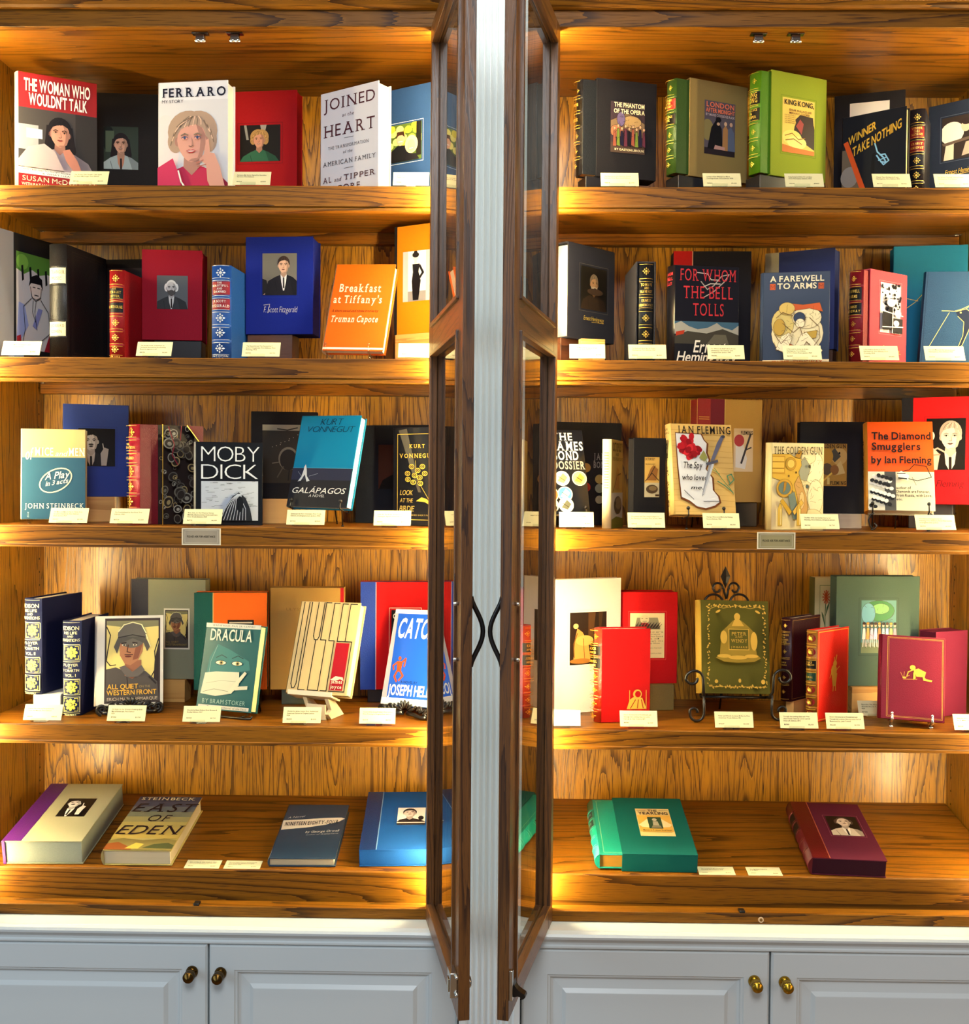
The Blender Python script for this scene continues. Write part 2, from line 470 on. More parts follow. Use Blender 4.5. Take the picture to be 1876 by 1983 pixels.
    if style in ('short', 'wavy', 'long'):
        o += [pl([(-.95, .05), (-.86, .6), (-.5, .92), (0, 1.02), (.5, .92), (.86, .6), (.95, .05), (.72, .42), (.3, .6), (-.2, .56), (-.66, .4)], hair)]
        for k in range(6): o.append(ln([(-.7 + .26 * k, .48 + .02 * k), (-.5 + .22 * k, .78), (-.15 + .12 * k, .95)], .035, hl if k % 2 else hd))
    if style == 'wavy':
        for k in range(5): o.append(ln([(-1.3 + .1 * k, -.3 + .2 * k), (-1.1 + .12 * k, .2 + .12 * k), (-.7 + .2 * k, .62 + .08 * k)], .04, hl if k % 2 else hd)); o.append(ln([(1.4 - .08 * k, -.2 + .15 * k), (1.2 - .1 * k, .35 + .1 * k)], .04, hl if k % 2 else hd))
    if style == 'long':
        for k in range(4):
            for q in (-1, 1): o.append(ln([(q * (.95 + .1 * k), .3 - .2 * k), (q * (1.0 + .1 * k), -.6), (q * (1.05 + .09 * k), -1.4)], .04, hl))
    bh = hair if style != 'tufts' else dark
    for q in (-1, 1):
        o += [ln([(q * .2, .13), (q * .4, .19), (q * .62, .12)], .06, mul(bh, .8)), el(q * .4, .0, .17, .058, mul(skin, 1.12)), el(q * .4, .0, .075, .058, dark), ln([(q * .22, .02), (q * .4, .07), (q * .6, .0)], .035, dark), ln([(q * .26, -.1), (q * .52, -.1)], .022, sd)]
    o += [pl([(.02, .04), (.12, -.1), (.18, -.32), (.04, -.38), (.06, -.2)], sd), ln([(-.12, -.36), (.0, -.39), (.14, -.35)], .04, mul(skin, .55)),
          pl([(-.3, -.57), (-.12, -.52), (0, -.545), (.12, -.52), (.3, -.57), (.1, -.66), (-.1, -.66)], lips)]
    if smile: o += [pl([(-.24, -.57), (.24, -.57), (.1, -.61), (-.1, -.61)], 'f2ece4')]
    else: o += [ln([(-.28, -.57), (0, -.585), (.28, -.57)], .025, mul(lips, .6))]
    return o

# ------------------------------------------------------------------ the setting
ZS = {1: .6279, 2: .2630, 3: -.0970, 4: -.5252, 5: -.8360}
YB = .414
LX0, LX1, RX0, RX1 = -1.127, -.085, .042, 1.092
FLOOR = -1.72
WALLP = pm('d9d6cc', 'paint')
mb = MB(); mb.box(-2.6, 2.6, .47, .55, FLOOR, 1.5, WALLP); tag(mb.build('wall_back'), kind='structure')
mb = MB(); mb.box(-2.6, 2.6, -3.6, .55, FLOOR - .05, FLOOR, pm('8a6a48', 'paint')); tag(mb.build('floor'), kind='structure')

# fluted white pilaster between the two bookcases
prof = [(-.080, .02), (-.080, -.052), (-.068, -.052)]
x = -.068
while x < .030:
    for k in range(7):
        a = PI * k / 6
        prof.append((x + .0018 + .0054 * (1 - math.cos(a)), -.052 + .0066 * math.sin(a)))
    x += .0126
prof += [(.036, -.052), (.045, -.052), (.045, .02)]
mb = MB(); mb.prism(prof, 2, FLOOR, 1.3, pm('f2f9fa', 'paint'))
tag(mb.build('trim_1'), kind='structure')

def bookcase(x0, x1, side, label):
    root = empty('bookcase', ((x0 + x1) / 2, .2, -.93), label, 'bookcase', 'oak bookcases with glass doors')
    O = root.matrix_world.translation
    hole = pm('24140a', 'print')
    def part(mb, name, lab=None):
        o = mb.build(name); o.location = o.location - O; o.parent = root
        if lab: o['label'] = lab
        return o
    for xa, xb, inner in ((x0 - .02, x0, x0), (x1, x1 + .02, x1)):
        mb = MB(); mb.box(xa, xb, .0205, .44, -.9155, 1.0, OAK_V)
        d = .0004 if inner == x0 else -.0004
        for k in range(56):
            z = -.80 + .032 * k
            for yy in (.384, .10):
                mb.face([(inner + d, yy + .0028 * math.cos(j * PI / 4), z + .0028 * math.sin(j * PI / 4)) for j in range(8)], hole)
        part(mb, 'side_panel')
    mb = MB(); mb.box(x0, x1, YB, YB + .02, -.9155, 1.0, OAK_V); part(mb, 'back_panel')
    mb = MB(); mb.box(x0, x1, .02, YB, .9368, .956, OAK_H); part(mb, 'top_panel')
    # face frame and crown
    fl, fr = (x0 - .07, -.080) if side == 'L' else (.045, x1 + .07)
    il, ir = (x0 + .022, -.153) if side == 'L' else (.1125, x1 - .022)
    mb = MB(); mb.box(fl, fr, 0, .02, .9368, .985, OAK_LIP, .0015); part(mb, 'top_rail')
    mb = MB(); mb.prism([(.02, .9712), (-.012, .9712), (-.018, .975), (-.022, .982), (-.034, .99), (-.04, 1.03), (-.06, 1.07), (-.06, 1.14), (.02, 1.14)], 0, fl - .03, fr + .0, OAK_LIP)
    part(mb, 'crown_moulding')
    mb = MB(); mb.box(fl, fr, 0, .035, -.9161, -.8938, OAK_LIP, .0012); part(mb, 'bottom_rail')
    for a, b_ in ((fl, il), (ir, fr)):
        mb = MB(); mb.box(a, b_, .0005, .02, -.8937, .9366, OAK_DOOR, .0012); part(mb, 'stile')
    # strips of light up both sides behind the face frame
    for xa, d in (((x0 + .001, 1), (-.134, -1)) if side == 'L' else ((.093, 1), (x1 - .001, -1))):
        mb = MB(); a, b_ = sorted((xa, xa + d * .009))
        mb.box(a, b_, .0208, .033, -.885, .930, LED, .001)
        part(mb, 'led_strip', 'warm light strip behind the face frame')
    for xc in ((-.6375, -.5649) if side == 'L' else (.5244, .6011)):
        mb = MB(); m = pm('6a625c', 'metal')
        mb.box(xc - .017, xc + .017, .024, .040, .9335, .9368, m, .001)
        mb.box(xc - .009, xc + .009, .026, .038, .921, .9335, m, .001)
        for q in (-.005, .005): mb.lathe([(.0, -.006), (.004, -.006), (.004, .006), (0, .006)], CHROME, 'x', (xc + q, .031, .921), 12)
        part(mb, 'roller_catch')
    xc = -.637 if side == 'L' else .509
    mb = MB(); mb.box(xc - .006, xc + .006, .001, .018, -.8938, -.889, IRON, .001); part(mb, 'catch_plate')
    if side == 'R':
        mb = MB(); c = at(1473, 1781, 0)
        mb.lathe([(.0032, -.0012), (.0034, -.0022), (.0056, -.0022), (.0058, 0), (.003, 0)], pm('d8b890', 'paint'), 'y', (c.x, 0, c.z), 20); mb.lathe([(0, -.0024), (.0031, -.0024), (.0031, -.0014), (0, -.0014)], pm('6a4a18', 'print'), 'y', (c.x, 0, c.z), 16); part(mb, 'grommet')
    # the open glass door
    if side == 'L': hx, d, sg = -.153, Vector((.0851, -.4398, 0)).normalized(), 1
    else: hx, d, sg = .1125, Vector((-.0945, -.4392, 0)).normalized(), -1
    yv = Vector((-d.y, d.x, 0))
    M = Matrix(((d.x, yv.x, 0, hx), (d.y, yv.y, 0, 0), (0, 0, 1, -.9152), (0, 0, 0, 1)))
    W_, T, SW = .449, .020, .047
    HT = 1.852
    mb = MB()
    def b(x0_, x1_, y0_, y1_, z0_, z1_, m, bev=.001):
        ya, yb = sorted((y0_ * sg, y1_ * sg)); mb.box(x0_, x1_, ya, yb, z0_, z1_, m, bev)
    b(0, SW, 0, T, 0, HT, OAK_DOOR); b(W_ - SW, W_, 0, T, 0, HT, OAK_DOOR)
    rails = ((0, .045), (1.178, 1.2317), (HT - .045, HT))
    for za, zb in rails: b(SW, W_ - SW, .0003, T - .0003, za, zb, OAK_RAIL)
    dr = mb.build('door'); dr.parent = root
    dr.matrix_local = Matrix.Translation(-O) @ M
    for za, zb in ((rails[0][1], rails[1][0]), (rails[1][1], rails[2][0])):
        mb = MB()
        for xa, xb in ((SW - .001, SW + .007), (W_ - SW - .007, W_ - SW + .001)): b(xa, xb, -.005, .010, za, zb, OAK_DOOR, .0012)
        for z1, z2 in ((za - .001, za + .007), (zb - .007, zb + .001)): b(SW, W_ - SW, -.005, .010, z1, z2, OAK_RAIL, .0012)
        o = mb.build('glazing_bead', dr)
        mb = MB(); b(SW - .004, W_ - SW + .004, .011, .0145, za - .004, zb + .004, GLASS, 0)
        o = mb.build('glass_pane', dr); o['label'] = 'clear glass pane'
    xs = W_ - .022
    mb = MB(); z1, z2 = .7095, .614; n = 16
    pts = []
    for k in range(n + 1):
        q = k / n
        pts.append((xs, sg * (T + .001 + .021 * math.sin(PI * q) ** 1.5), z1 + .012 + (z2 - z1 - .024) * q))
    mb.tube(pts, .0042, IRON, 10)
    for z in (z1, z2): mb.ball((xs, sg * (T + .002), z), .007, IRON, (1, .35, 1))
    o = mb.build('handle', dr); o['label'] = 'black bow handle'
    for z in (z1, z2):
        mb = MB(); mb.lathe([(.0, .001), (.0032, .001), (.0036, -.006), (.0028, -.0085), (0, -.009)] if sg > 0 else [(0, -.001), (.0032, -.001), (.0036, .006), (.0028, .0085), (0, .009)], CHROME, 'y', (xs - .004, 0, z), 12)
        o = mb.build('handle_bolt', dr); o['label'] = 'chrome bolt'
    if side == 'L':
        mb = MB(); b(W_ - .040, W_ - .008, -.013, 0, .036, .079, CHROME, .0015); b(W_ - .032, W_ - .016, -.0145, -.012, .044, .066, pm('a89a78', 'metal'), .0005)
        for xx in (W_ - .044, W_ - .004):
            for z in (.043, .073): mb.ball((xx, -.002, z), .004, CHROME)
        mb.build('lock_case', dr)
        mb = MB(); mb.lathe([(0, T), (.0105, T), (.0105, T + .003), (.008, T + .005), (0, T + .005)], CHROME, 'y', (W_ - .02, 0, .058), 20)
        mb.build('lock_cylinder', dr)
    else:
        mb = MB(); b(W_ - .012, W_ - .002, -.006, 0, .034, .086, CHROME, .001); mb.build('strike_plate', dr)
        mb = MB()
        pr = [(0, .052), (.003, .056), (.0055, .064), (.0075, .056), (.012, .050), (.019, .045), (.025, .042), (.0265, .038), (.023, .034), (.017, .0325), (.0185, .0365), (.013, .038), (.008, .036), (0, .036)]
        mb.prism(pr, 0, W_ - .030, W_ - .014, IRON, False); mb.build('lock_hook', dr)['label'] = 'black lock hook'
    return root
bookcase(LX0, LX1, 'L', 'left oak bookcase with the wider view of books and its door open to the right')
bookcase(RX0, RX1, 'R', 'right oak bookcase with its glass door opened toward the white pilaster')

LIPH = {1: .054, 2: .052, 3: .046, 4: .042}
WHERE = {1: 'top', 2: 'second', 3: 'third', 4: 'fourth', 5: 'slanted bottom'}
def shelf(x0, x1, n, side):
    z = ZS[n]
    root = empty('shelf', ((x0 + x1) / 2, .2, z), '%s oak shelf of the %s bookcase' % (WHERE[n], side), 'shelf', 'oak shelves')
    O = root.matrix_world.translation
    def part(mb, name):
        o = mb.build(name); o.location = -O; o.parent = root; return o
    a, b_ = x0 + .002, x1 - .002
    if n < 5:
        mb = MB(); mb.box(a, b_, .078, .412, z - .0254, z, OAK_H); part(mb, 'board')
        h = LIPH[n]
        p = [(.078, z), (.062, z), (.060, z - .002), (.060, z - h + .016), (.057, z - h + .0145), (.0565, z - h + .010), (.060, z - h + .0085), (.056, z - h + .006), (.056, z - h + .001), (.058, z - h), (.078, z - h)] if n < 3 else \
            [(.078, z), (.062, z), (.060, z - .002), (.060, z - h + .008), (.058, z - h + .006), (.058, z - h + .001), (.060, z - h), (.078, z - h)]
        mb = MB(); mb.prism(p, 0, a, b_, OAK_LIP); part(mb, 'front_edge')
        mb = MB(); mb.box(a + .001, b_ - .001, .386, .4135, z - .053, z - .0256, OAK_H, .001); part(mb, 'back_rail')
        for xx, s_ in ((x0, 1), (x1, -1)):
            mb = MB(); mb.box(min(xx + s_ * .0008, xx + s_ * .016), max(xx + s_ * .0008, xx + s_ * .016), .378, .384, z - .0284, z - .0256, CHROME, .0005); part(mb, 'shelf_pin')
    else:
        zb = -.7746
        mb = MB(); mb.prism([(.060, z - .002), (.0615, z), (.4135, zb), (.4135, zb - .02), (.08, z - .02)], 0, a, b_, OAK_H); part(mb, 'board')
        mb = MB(); mb.prism([(.0599, z), (.0575, z - .002), (.0575, z - .0725), (.0599, z - .0735), (.078, z - .0735), (.078, z - .02)], 0, a, b_, OAK_LIP); part(mb, 'front_edge')
    return root
for n in range(1, 6):
    shelf(LX0, LX1, n, 'left'); shelf(RX0, RX1, n, 'right')

# white base cabinets and ledge
def ledge(x0, x1, side):
    z = -.9163
    p = [(.03, z), (-.046, z), (-.0475, z - .001), (-.050, z - .0015), (-.056, z - .004), (-.059, z - .009), (-.058, z - .014), (-.052, z - .019), (-.048, z - .024), (-.047, z - .029), (-.050, z - .0315), (-.050, z - .035), (-.046, z - .038), (.03, z - .038)]
    mb = MB(); mb.prism(p, 0, x0, x1, WHITE)
    tag(mb.build('countertop'), 'white moulded ledge under the %s bookcase' % side, 'ledge', 'white ledges')
ledge(-1.25, -.0805, 'left'); ledge(.0455, 1.25, 'right')
def base_cabinet(x0, x1, gap, knobs, side, kmat):
    zt = -.9553
    root = empty('base_cabinet', ((x0 + x1) / 2, .1, FLOOR), 'white raised panel base cabinet below the %s bookcase' % side, 'cabinet', 'white base cabinets')
    O = root.matrix_world.translation
    mb = MB(); mb.box(x0, x1, -.020, .44, FLOOR, -.9545, WHITE); o = mb.build('body'); o.location = -O; o.parent = root
    for k, (a, b_) in enumerate(((x0 + .002, gap - .002), (gap + .002, x1 - .002))):
        z0, z1 = -1.64, zt - .001
        mb = MB()
        rings = [(0, -.0205), (0, -.041), (.004, -.045), (.052, -.045), (.054, -.0425), (.058, -.0415), (.060, -.037), (.064, -.035), (.066, -.035), (.083, -.0372), (.091, -.0428), (.093, -.043)]
        vs = []
        for ins, y in rings:
            vs.append([mb.bm.verts.new(p) for p in ((a + ins, y, z0 + ins), (b_ - ins, y, z0 + ins), (b_ - ins, y, z1 - ins), (a + ins, y, z1 - ins))])
        i = mb.mi(WHITE)
        for A, B in zip(vs, vs[1:]):
            for j in range(4): mb.bm.faces.new((A[j], A[(j + 1) % 4], B[(j + 1) % 4], B[j])).material_index = i
        mb.bm.faces.new(vs[-1]); mb.bm.faces.new(vs[0])
        d = mb.build('door'); d.location = -O; d.parent = root
        kx, kz = knobs[k]
        mb = MB(); mb.lathe([(0, 0), (.0125, 0), (.0125, -.003), (.009, -.006), (.0065, -.010), (.0065, -.014), (.0095, -.017), (.0115, -.019), (.0115, -.022), (.0095, -.025), (.011, -.027), (.0115, -.031), (.0095, -.034), (0, -.0345)], kmat, 'y', (kx, -.045, kz), 24)
        o = mb.build('knob', d); o['label'] = 'round brass knob'
    return root
base_cabinet(-1.24, -.082, -.599, ((-.632, -1.013), (-.573, -1.015)), 'left', DBRASS)
base_cabinet(.047, 1.24, .558, ((.525, -1.016), (.587, -1.017)), 'right', BRASS)

# ------------------------------------------------------------------ builders for books and boxes
def pose(v):
    X, Y, z, th, ph, rh = v[:6]
    return Matrix.Translation((X, Y, z)) @ Matrix.Rotation(th, 4, 'Z') @ Matrix.Rotation(-ph, 4, 'X') @ Matrix.Rotation(-rh, 4, 'Y')
def P(h): return pm(h, 'print')
def J(h): return pm(h, 'jacket')
def CL(h): return pm(h, 'cloth')
def LE(h): return pm(h, 'leather')
class Thing: pass
GROUP = {}
def shelfgroup(x, z):
    side = 'left' if x < -.03 else 'right'
    n = min(ZS, key=lambda k: abs(ZS[k] - z + .02) if z < ZS[k] + .3 and z > ZS[k] - .03 else 9)
    return 'books and book boxes on the %s shelf of the %s bookcase' % (WHERE[n], side)
def spine_strip(mb, face, u0, u1, v0, v1, off, m, n=12):
    for j in range(n):
        a, b_ = u0 + (u1 - u0) * j / n, u0 + (u1 - u0) * (j + 1) / n
        f = mb.face([face(a, v0, off), face(b_, v0, off), face(b_, v1, off), face(a, v1, off)], m, True)
def hardcover(name, label, v, cover, spine=None, pages=PAGES, bulge=None, bands=(), front=None, inset=.0035, cat='book', M=None, square=.004, pvis=True):
    w_, h_, t_ = v[6], v[7], v[8]
    M = M or pose(v)
    root = empty(name, M, label, cat, shelfgroup(M.translation.x, M.translation.z))
    spine = spine or cover
    bulge = t_ * .16 if bulge is None else bulge
    bt = .0026
    mb = MB()
    mb.box(0, w_, 0, bt, 0, h_, front or cover, .0008, 1)
    mb.box(0, w_, t_ - bt, t_, 0, h_, cover, .0008, 1)
    # rounded spine shell, closed at head and tail
    fs = Face('S', w_, h_, t_, bulge)
    n = 14
    rows = []
    for vv in (0, 1):
        ro = [mb.bm.verts.new(fs(j / n, vv, 0)) for j in range(n + 1)]
        ri = [mb.bm.verts.new((max(fs(j / n, vv, 0)[0] + bt, .0002), min(max(fs(j / n, vv, 0)[1], bt * .6), t_ - bt * .6), vv * h_)) for j in range(n + 1)]
        rows.append((ro, ri))
    i = mb.mi(spine)
    for j in range(n):
        for q in (0, 1):
            A, B = rows[0][q], rows[1][q]
            f = mb.bm.faces.new((A[j], A[j + 1], B[j + 1], B[j])); f.material_index = i; f.smooth = True
        for k in (0, 1):
            f = mb.bm.faces.new((rows[k][0][j], rows[k][0][j + 1], rows[k][1][j + 1], rows[k][1][j])); f.material_index = i
    for bv in bands:
        hh = .0028 / h_
        prof = [(-1.0, 0), (-.6, .0012), (0, .0017), (.6, .0012), (1, 0)]
        for (a, oa), (b_, ob) in zip(prof, prof[1:]):
            for j in range(10):
                u0, u1 = j / 10, (j + 1) / 10
                mb.face([fs(u0, bv + a * hh, oa), fs(u1, bv + a * hh, oa), fs(u1, bv + b_ * hh, ob), fs(u0, bv + b_ * hh, ob)], spine, True)
    mb.build('binding', root)
    mb = MB()
    pb = square
    mb.box(.0005, w_ - pb, bt + .0001, t_ - bt - .0001, inset, h_ - inset, pages)
    mb.build('page_block', root)
    T_ = Thing(); T_.o = root; T_.F = Face('F', w_, h_); T_.S = fs; T_.w, T_.h, T_.t = w_, h_, t_
    return T_
def case(name, label, v, mat, opening=None, M=None, cat='book box', bev=.0015, side=None):
    """a cloth slipcase or clamshell box; opening: None closed, 'L' open at its left end"""
    w_, h_, t_ = v[6], v[7], v[8]
    M = M or pose(v)
    root = empty(name, M, label, cat, shelfgroup(M.translation.x, M.translation.z))
    mb = MB(); k = .003
    if opening == 'L':
        mb.box(0, w_, 0, k, 0, h_, mat, .0008, 1); mb.box(0, w_, t_ - k, t_, 0, h_, mat, .0008, 1)
        mb.box(0, w_ - .0005, k, t_ - k, 0, k, mat); mb.box(0, w_ - .0005, k, t_ - k, h_ - k, h_, mat)
        mb.box(w_ - k, w_, .0005, t_ - .0005, .0005, h_ - .0005, mat)
        mb.build('shell', root)
    else:
        # boards overhang a recessed tray a little, as clamshell boxes do
        mb.box(0, w_, 0, k, 0, h_, mat, bev * .6, 2)
        mb.box(.0, w_ - .0015, k, t_ - k, .0015, h_ - .0015, side or mat, .001, 1)
        mb.box(0, w_, t_ - k, t_, 0, h_, mat, bev * .6, 2)
        mb.build('shell', root)
    T_ = Thing(); T_.o = root; T_.F = Face('F', w_, h_); T_.w, T_.h, T_.t = w_, h_, t_; T_.S = Face('S', w_, h_, t_, .0006)
    return T_
def photo(T_, R, ops, frame=None, name='cover_picture', label=None):
    """a picture set in the cover, with a pressed border"""
    o = []
    if frame:
        du, dv = .028 / 1, .028 * T_.w / T_.h
        u0, v0, u1, v1 = R
        o.append(('l', [(u0 - du, v0 - dv), (u1 + du, v0 - dv), (u1 + du, v1 + dv), (u0 - du, v1 + dv), (u0 - du, v0 - dv)], .0042, P(frame)))
    return draw(name, T_.o, T_.F, o + sub(R, ops))
def ar_of(T_, R): return (R[2] - R[0]) * T_.w / ((R[3] - R[1]) * T_.h)
def strip(T_, u0, u1, mat, name='leather_strip', line=None):
    ops = [('r', u0, .0, u1, 1, mat)]
    if line: ops.append(('r', u1 - .006, 0, u1 + .006, 1, line))
    return draw(name, T_.o, T_.F, ops, base=.0003)
def spine_art(T_, ops, name='spine_tooling'):
    return draw(name, T_.o, T_.S, ops, base=.0006)
def diamond(cu_, cv, r, m, ar, kind=0):
    """a small gilt ornament on a spine"""
    ru, rv = r * .8, r * .8 * ar
    o = [('p', [(cu_ - ru * .42, cv), (cu_, cv - rv * .42), (cu_ + ru * .42, cv), (cu_, cv + rv * .42)], m)]
    for a, b_ in ((-1, 0), (1, 0), (0, -1), (0, 1)):
        o.append(('p', [(cu_ + a * ru * 1.05, cv + b_ * rv * 1.05), (cu_ + a * ru * .72 + b_ * ru * .2, cv + b_ * rv * .72 + a * rv * .2), (cu_ + a * ru * .46, cv + b_ * rv * .46), (cu_ + a * ru * .72 - b_ * ru * .2, cv + b_ * rv * .72 - a * rv * .2)], m))
    for a, b_ in ((-1, -1), (1, -1), (-1, 1), (1, 1)):
        o.append(('e', cu_ + a * ru * .46, cv + b_ * rv * .46, ru * .16, rv * .16, m))
    return o
def leather_spine(T_, orn=(), labels=(), lines=(), gold=None, r=.22, texts=(), um=(0, 1)):
    """orn: heights of ornaments; labels: (v0, v1, material); lines: heights of gilt rules; texts: (text, v0, v1, u0, u1, style)"""
    g = gold or GOLD
    ar = T_.t / T_.h
    U = lambda u: um[0] + (um[1] - um[0]) * u
    for a, b_, m in labels: spine_art(T_, [('r', U(.04), a, U(.94), b_, m)], 'title_label')
    ops = []
    for q in orn: ops += diamond(U(.5), q, r * (um[1] - um[0]) ** .5, g, ar)
    for q in lines: ops.append(('r', .06, q - .0018, .94, q + .0018, g))
    for tx in texts:
        ops.append(('t', tx[0], U(tx[3]), U(tx[4]), tx[1], tx[2], g, tx[5] if len(tx) > 5 else 'sm'))
    if ops: draw('gilt_tooling', T_.o, T_.S, ops, base=.0011)
def inside_case(c, cv, out, bulge=None):
    """matrix and size of a book standing in case cv, pulled out by `out` at the left"""
    M = pose(cv) @ Matrix.Translation((-out, .0042, .0035))
    return M, (0, 0, 0, 0, 0, 0, cv[6] - .006, cv[7] - .008, cv[8] - .0084)

# ------------------------------------------------------------------ blocks, cards and stands
def block(label, v, u0, u1, mat, h, y0=.004, depth=.05, name='display_block', shelf_n=None):
    M = pose((v[0], v[1], v[2], v[3], 0, 0))
    w_ = v[6]
    c = M @ Vector(((u0 + u1) / 2 * w_, y0 + depth / 2, 0))
    z0 = v[2] - h
    root = MB()
    ww, hh = (u1 - u0) * w_, h - .0004
    root.box(-ww / 2, ww / 2, -depth / 2, depth / 2, 0, hh, mat, .0012)
    o = root.build(name)
    o.matrix_world = Matrix.Translation((c.x, c.y, z0 + .0002)) @ Matrix.Rotation(v[3], 4, 'Z')
    return tag(o, label, 'display block', 'display blocks under the books')
INK = P('3a3020')
def card(xl, xr, n, label, lines, ref, price, Y=.074, yaw=0, flat=False, mat=None):
    z = ZS[n]
    a, b_ = at(xl, 1000, Y), at(xr, 1000, Y)
    w_ = b_.x - a.x if not yaw else .083
    h_ = .0345
    if flat:
        lean = 1.3993; zz = z + (Y - .06) * .1735 + .0006
    else:
        lean = .42; zz = z + .0052
    M = Matrix.Translation((a.x, Y, zz)) @ Matrix.Rotation(yaw, 4, 'Z') @ Matrix.Rotation(-lean, 4, 'X')
    root = empty('price_card', M, label, 'price card', 'price cards standing on the shelves' if not flat else 'price cards lying on the bottom shelves')
    mb = MB(); mb.box(0, w_, 0, .0008, 0, h_, mat or CREAM); mb.build('card', root)
    F = Face('F', w_, h_)
    ops = []
    for k, tx in enumerate(lines):
        ops.append(('t', tx, .1, min(.1 + .0205 * len(tx), .92), .70 - .135 * k, .775 - .135 * k, INK, 'm'))
    ops += [('t', ref, .1, .24, .20, .27, INK, 'm'), ('t', price, .74, .88, .20, .27, INK, 'm')]
    draw('printed_text', root, F, ops)
    if not flat:
        mb = MB()
        R_ = Matrix.Rotation(lean, 4, 'X')
        def bx(*q):
            vs = mb.box(*q, ACRYL)
            for v in vs: v.co = R_ @ v.co
        c = w_ * .42; d = .0165
        bx(c - d, c + d, -.004, .022, -.0050, -.0033)
        bx(c - d, c + d, -.0042, -.0030, -.0033, .0052)
        mb2 = mb.build('card_holder', root); mb2['label'] = 'clear acrylic card holder'
    return root

def stand(kind, label, v, cat='book stand', us=(.2, .8), mat=IRON, dz=None):
    """an easel under a leaning book; built upright in the book's heading, origin below its near corner"""
    X, Y, z, th, ph, rh, w_, h_, t_ = v
    # shelf below
    n = min((k for k in ZS if ZS[k] <= z + .004), key=lambda k: z - ZS[k])
    dz = z - ZS[n]
    M = Matrix.Translation((X, Y, ZS[n])) @ Matrix.Rotation(th, 4, 'Z')
    root = empty('book_stand', M, label, cat, 'book stands')
    dn = Vector((0, math.cos(ph), -math.sin(ph)))      # into the book's thickness
    upv = Vector((0, math.sin(ph), math.cos(ph)))
    O = Vector((0, 0, dz))
    def L(u, y, s):   # u across, y through the book, s up the cover
        return O + Vector((u * w_ * math.cos(rh), 0, u * w_ * math.sin(rh))) + dn * y + upv * s
    rt = .0016
    back = t_ + .0035
    if kind in ('wire', 'clear', 'silver'):
        m = mat
        mb = MB()
        for u in us:
            foot = L(u, .004, 0); foot.z = .0022
            mb.tube([foot, L(u, .002, -.0045), L(u, -.006, -.0045), L(u, -.0085, -.001), L(u, -.0085, .012)], rt if kind == 'wire' else .003, m, 8)
            rear = L(u, back, .0); 
            mb.tube([L(u, -.004, -.0045), L(u, back, -.0045), L(u, back + .001, .09)], rt, m, 8)
        a, b_ = L(us[0], back + .001, .088), L(us[1], back + .001, .088)
        mb.tube([a, b_], rt, m, 8)
        c = (a + b_) / 2
        leg = Vector((c.x, c.y + .03, .0022))
        mb.tube([c, leg], rt, m, 8)
        mb.build('frame', root)
        for u in us:
            mb = MB()
            mb.ball(L(u, -.0085, .013), .0042 if kind == 'wire' else .0036, m); mb.build('prong_tip', root)
        for u in us:
            foot = L(u, .004, 0)
            mb = MB(); mb.lathe([(0, .0), (.0055, .0), (.005, .003), (.0028, .0045), (.0024, max(.0056, foot.z - .0052)), (0, max(.0057, foot.z - .0051))] if kind != 'wire' else [(0, 0), (.003, 0), (.003, .003), (0, .0034)], m, 'z', (foot.x, foot.y, .0004), 12)
            mb.build('foot', root)
    return root, L, dz, w_

def swirl(mb, c, r, turns, y, m, r0=.0034, flip=1, start=0.0):
    pts = [(c[0] + flip * (r * (1 - .82 * k / 24)) * math.cos(start + turns * 2 * PI * k / 24), y, c[1] + (r * (1 - .82 * k / 24)) * math.sin(start + turns * 2 * PI * k / 24)) for k in range(25)]
    mb.tube(pts, r0, m, 8, r2=r0 * .7)

# ------------------------------------------------------------------ the books
def V(X, Y, z, yaw, lean, roll, w_, h_, t_):
    return (X, Y, z, math.radians(yaw), math.radians(lean), math.radians(roll), w_, h_, t_)
Z1, Z2, Z3, Z4 = (ZS[k] + .0004 for k in (1, 2, 3, 4))
WH = P('f2ece2'); BK = P('15120f'); OFF = P('e8d9b0')
GILT = pm('e6c04e', 'gold')

# ---- top shelf, left bookcase
v = V(-1.060, .12, Z1, 28.7, 0, 0, .164, .262, .036)
b = hardcover('hardcover_book', 'tall jacketed book with a red title band over a dark haired woman in grey', v, J('8e1a1c'), spine=J('d8b4b0'), pages=PAGEW)
R = (.0, .215, 1, .71)
draw('cover_photo', b.o, b.F, sub(R, [('r', 0, 0, 1, 1, P('3a3636')), ('r', 0, .3, .25, .72, P('8a8c96')), ('r', .1, .5, .3, .66, P('b8bcc8')), ('r', .72, 0, 1, 1, P('2a2626'))] +
     portrait(ar_of(b, R), '3a3636', 'c48a78', '140c0c', 'a89aa0', .52, .64, .23, 'long', lips='8a3a38')[1:] +
     [('p', [(0, 0), (.0, .12), (.12, .34), (.32, .42), (.46, .3), (.55, .05), (.58, 0)], P('a8989e')), ('p', [(.7, 0), (.6, .16), (.55, .34), (.64, .38), (.74, .2), (.8, 0)], P('b47868'))]))
draw('jacket_band', b.o, b.F, [('r', 0, .162, 1, .215, WH), ('t', 'WHY I REFUSED TO TESTIFY AGAINST THE CLINTONS', .05, .95, .192, .205, P('24201e'), ''), ('t', '& WHAT I LEARNED IN JAIL', .3, .95, .170, .183, P('24201e'), '')])
draw('title_lettering', b.o, b.F, [('t', 'THE WOMAN WHO', .07, .91, .852, .95, WH, 'b'), ('t', "WOULDN'T TALK", .13, .87, .738, .832, WH, 'b')], base=.0011)
draw('author_lettering', b.o, b.F, [('t', 'SUSAN McDOUGAL', .05, 1.0, .105, .145, OFF, 'w'), ('t', 'WITH PAT HARRIS', .04, .46, .066, .088, OFF, 'm')])

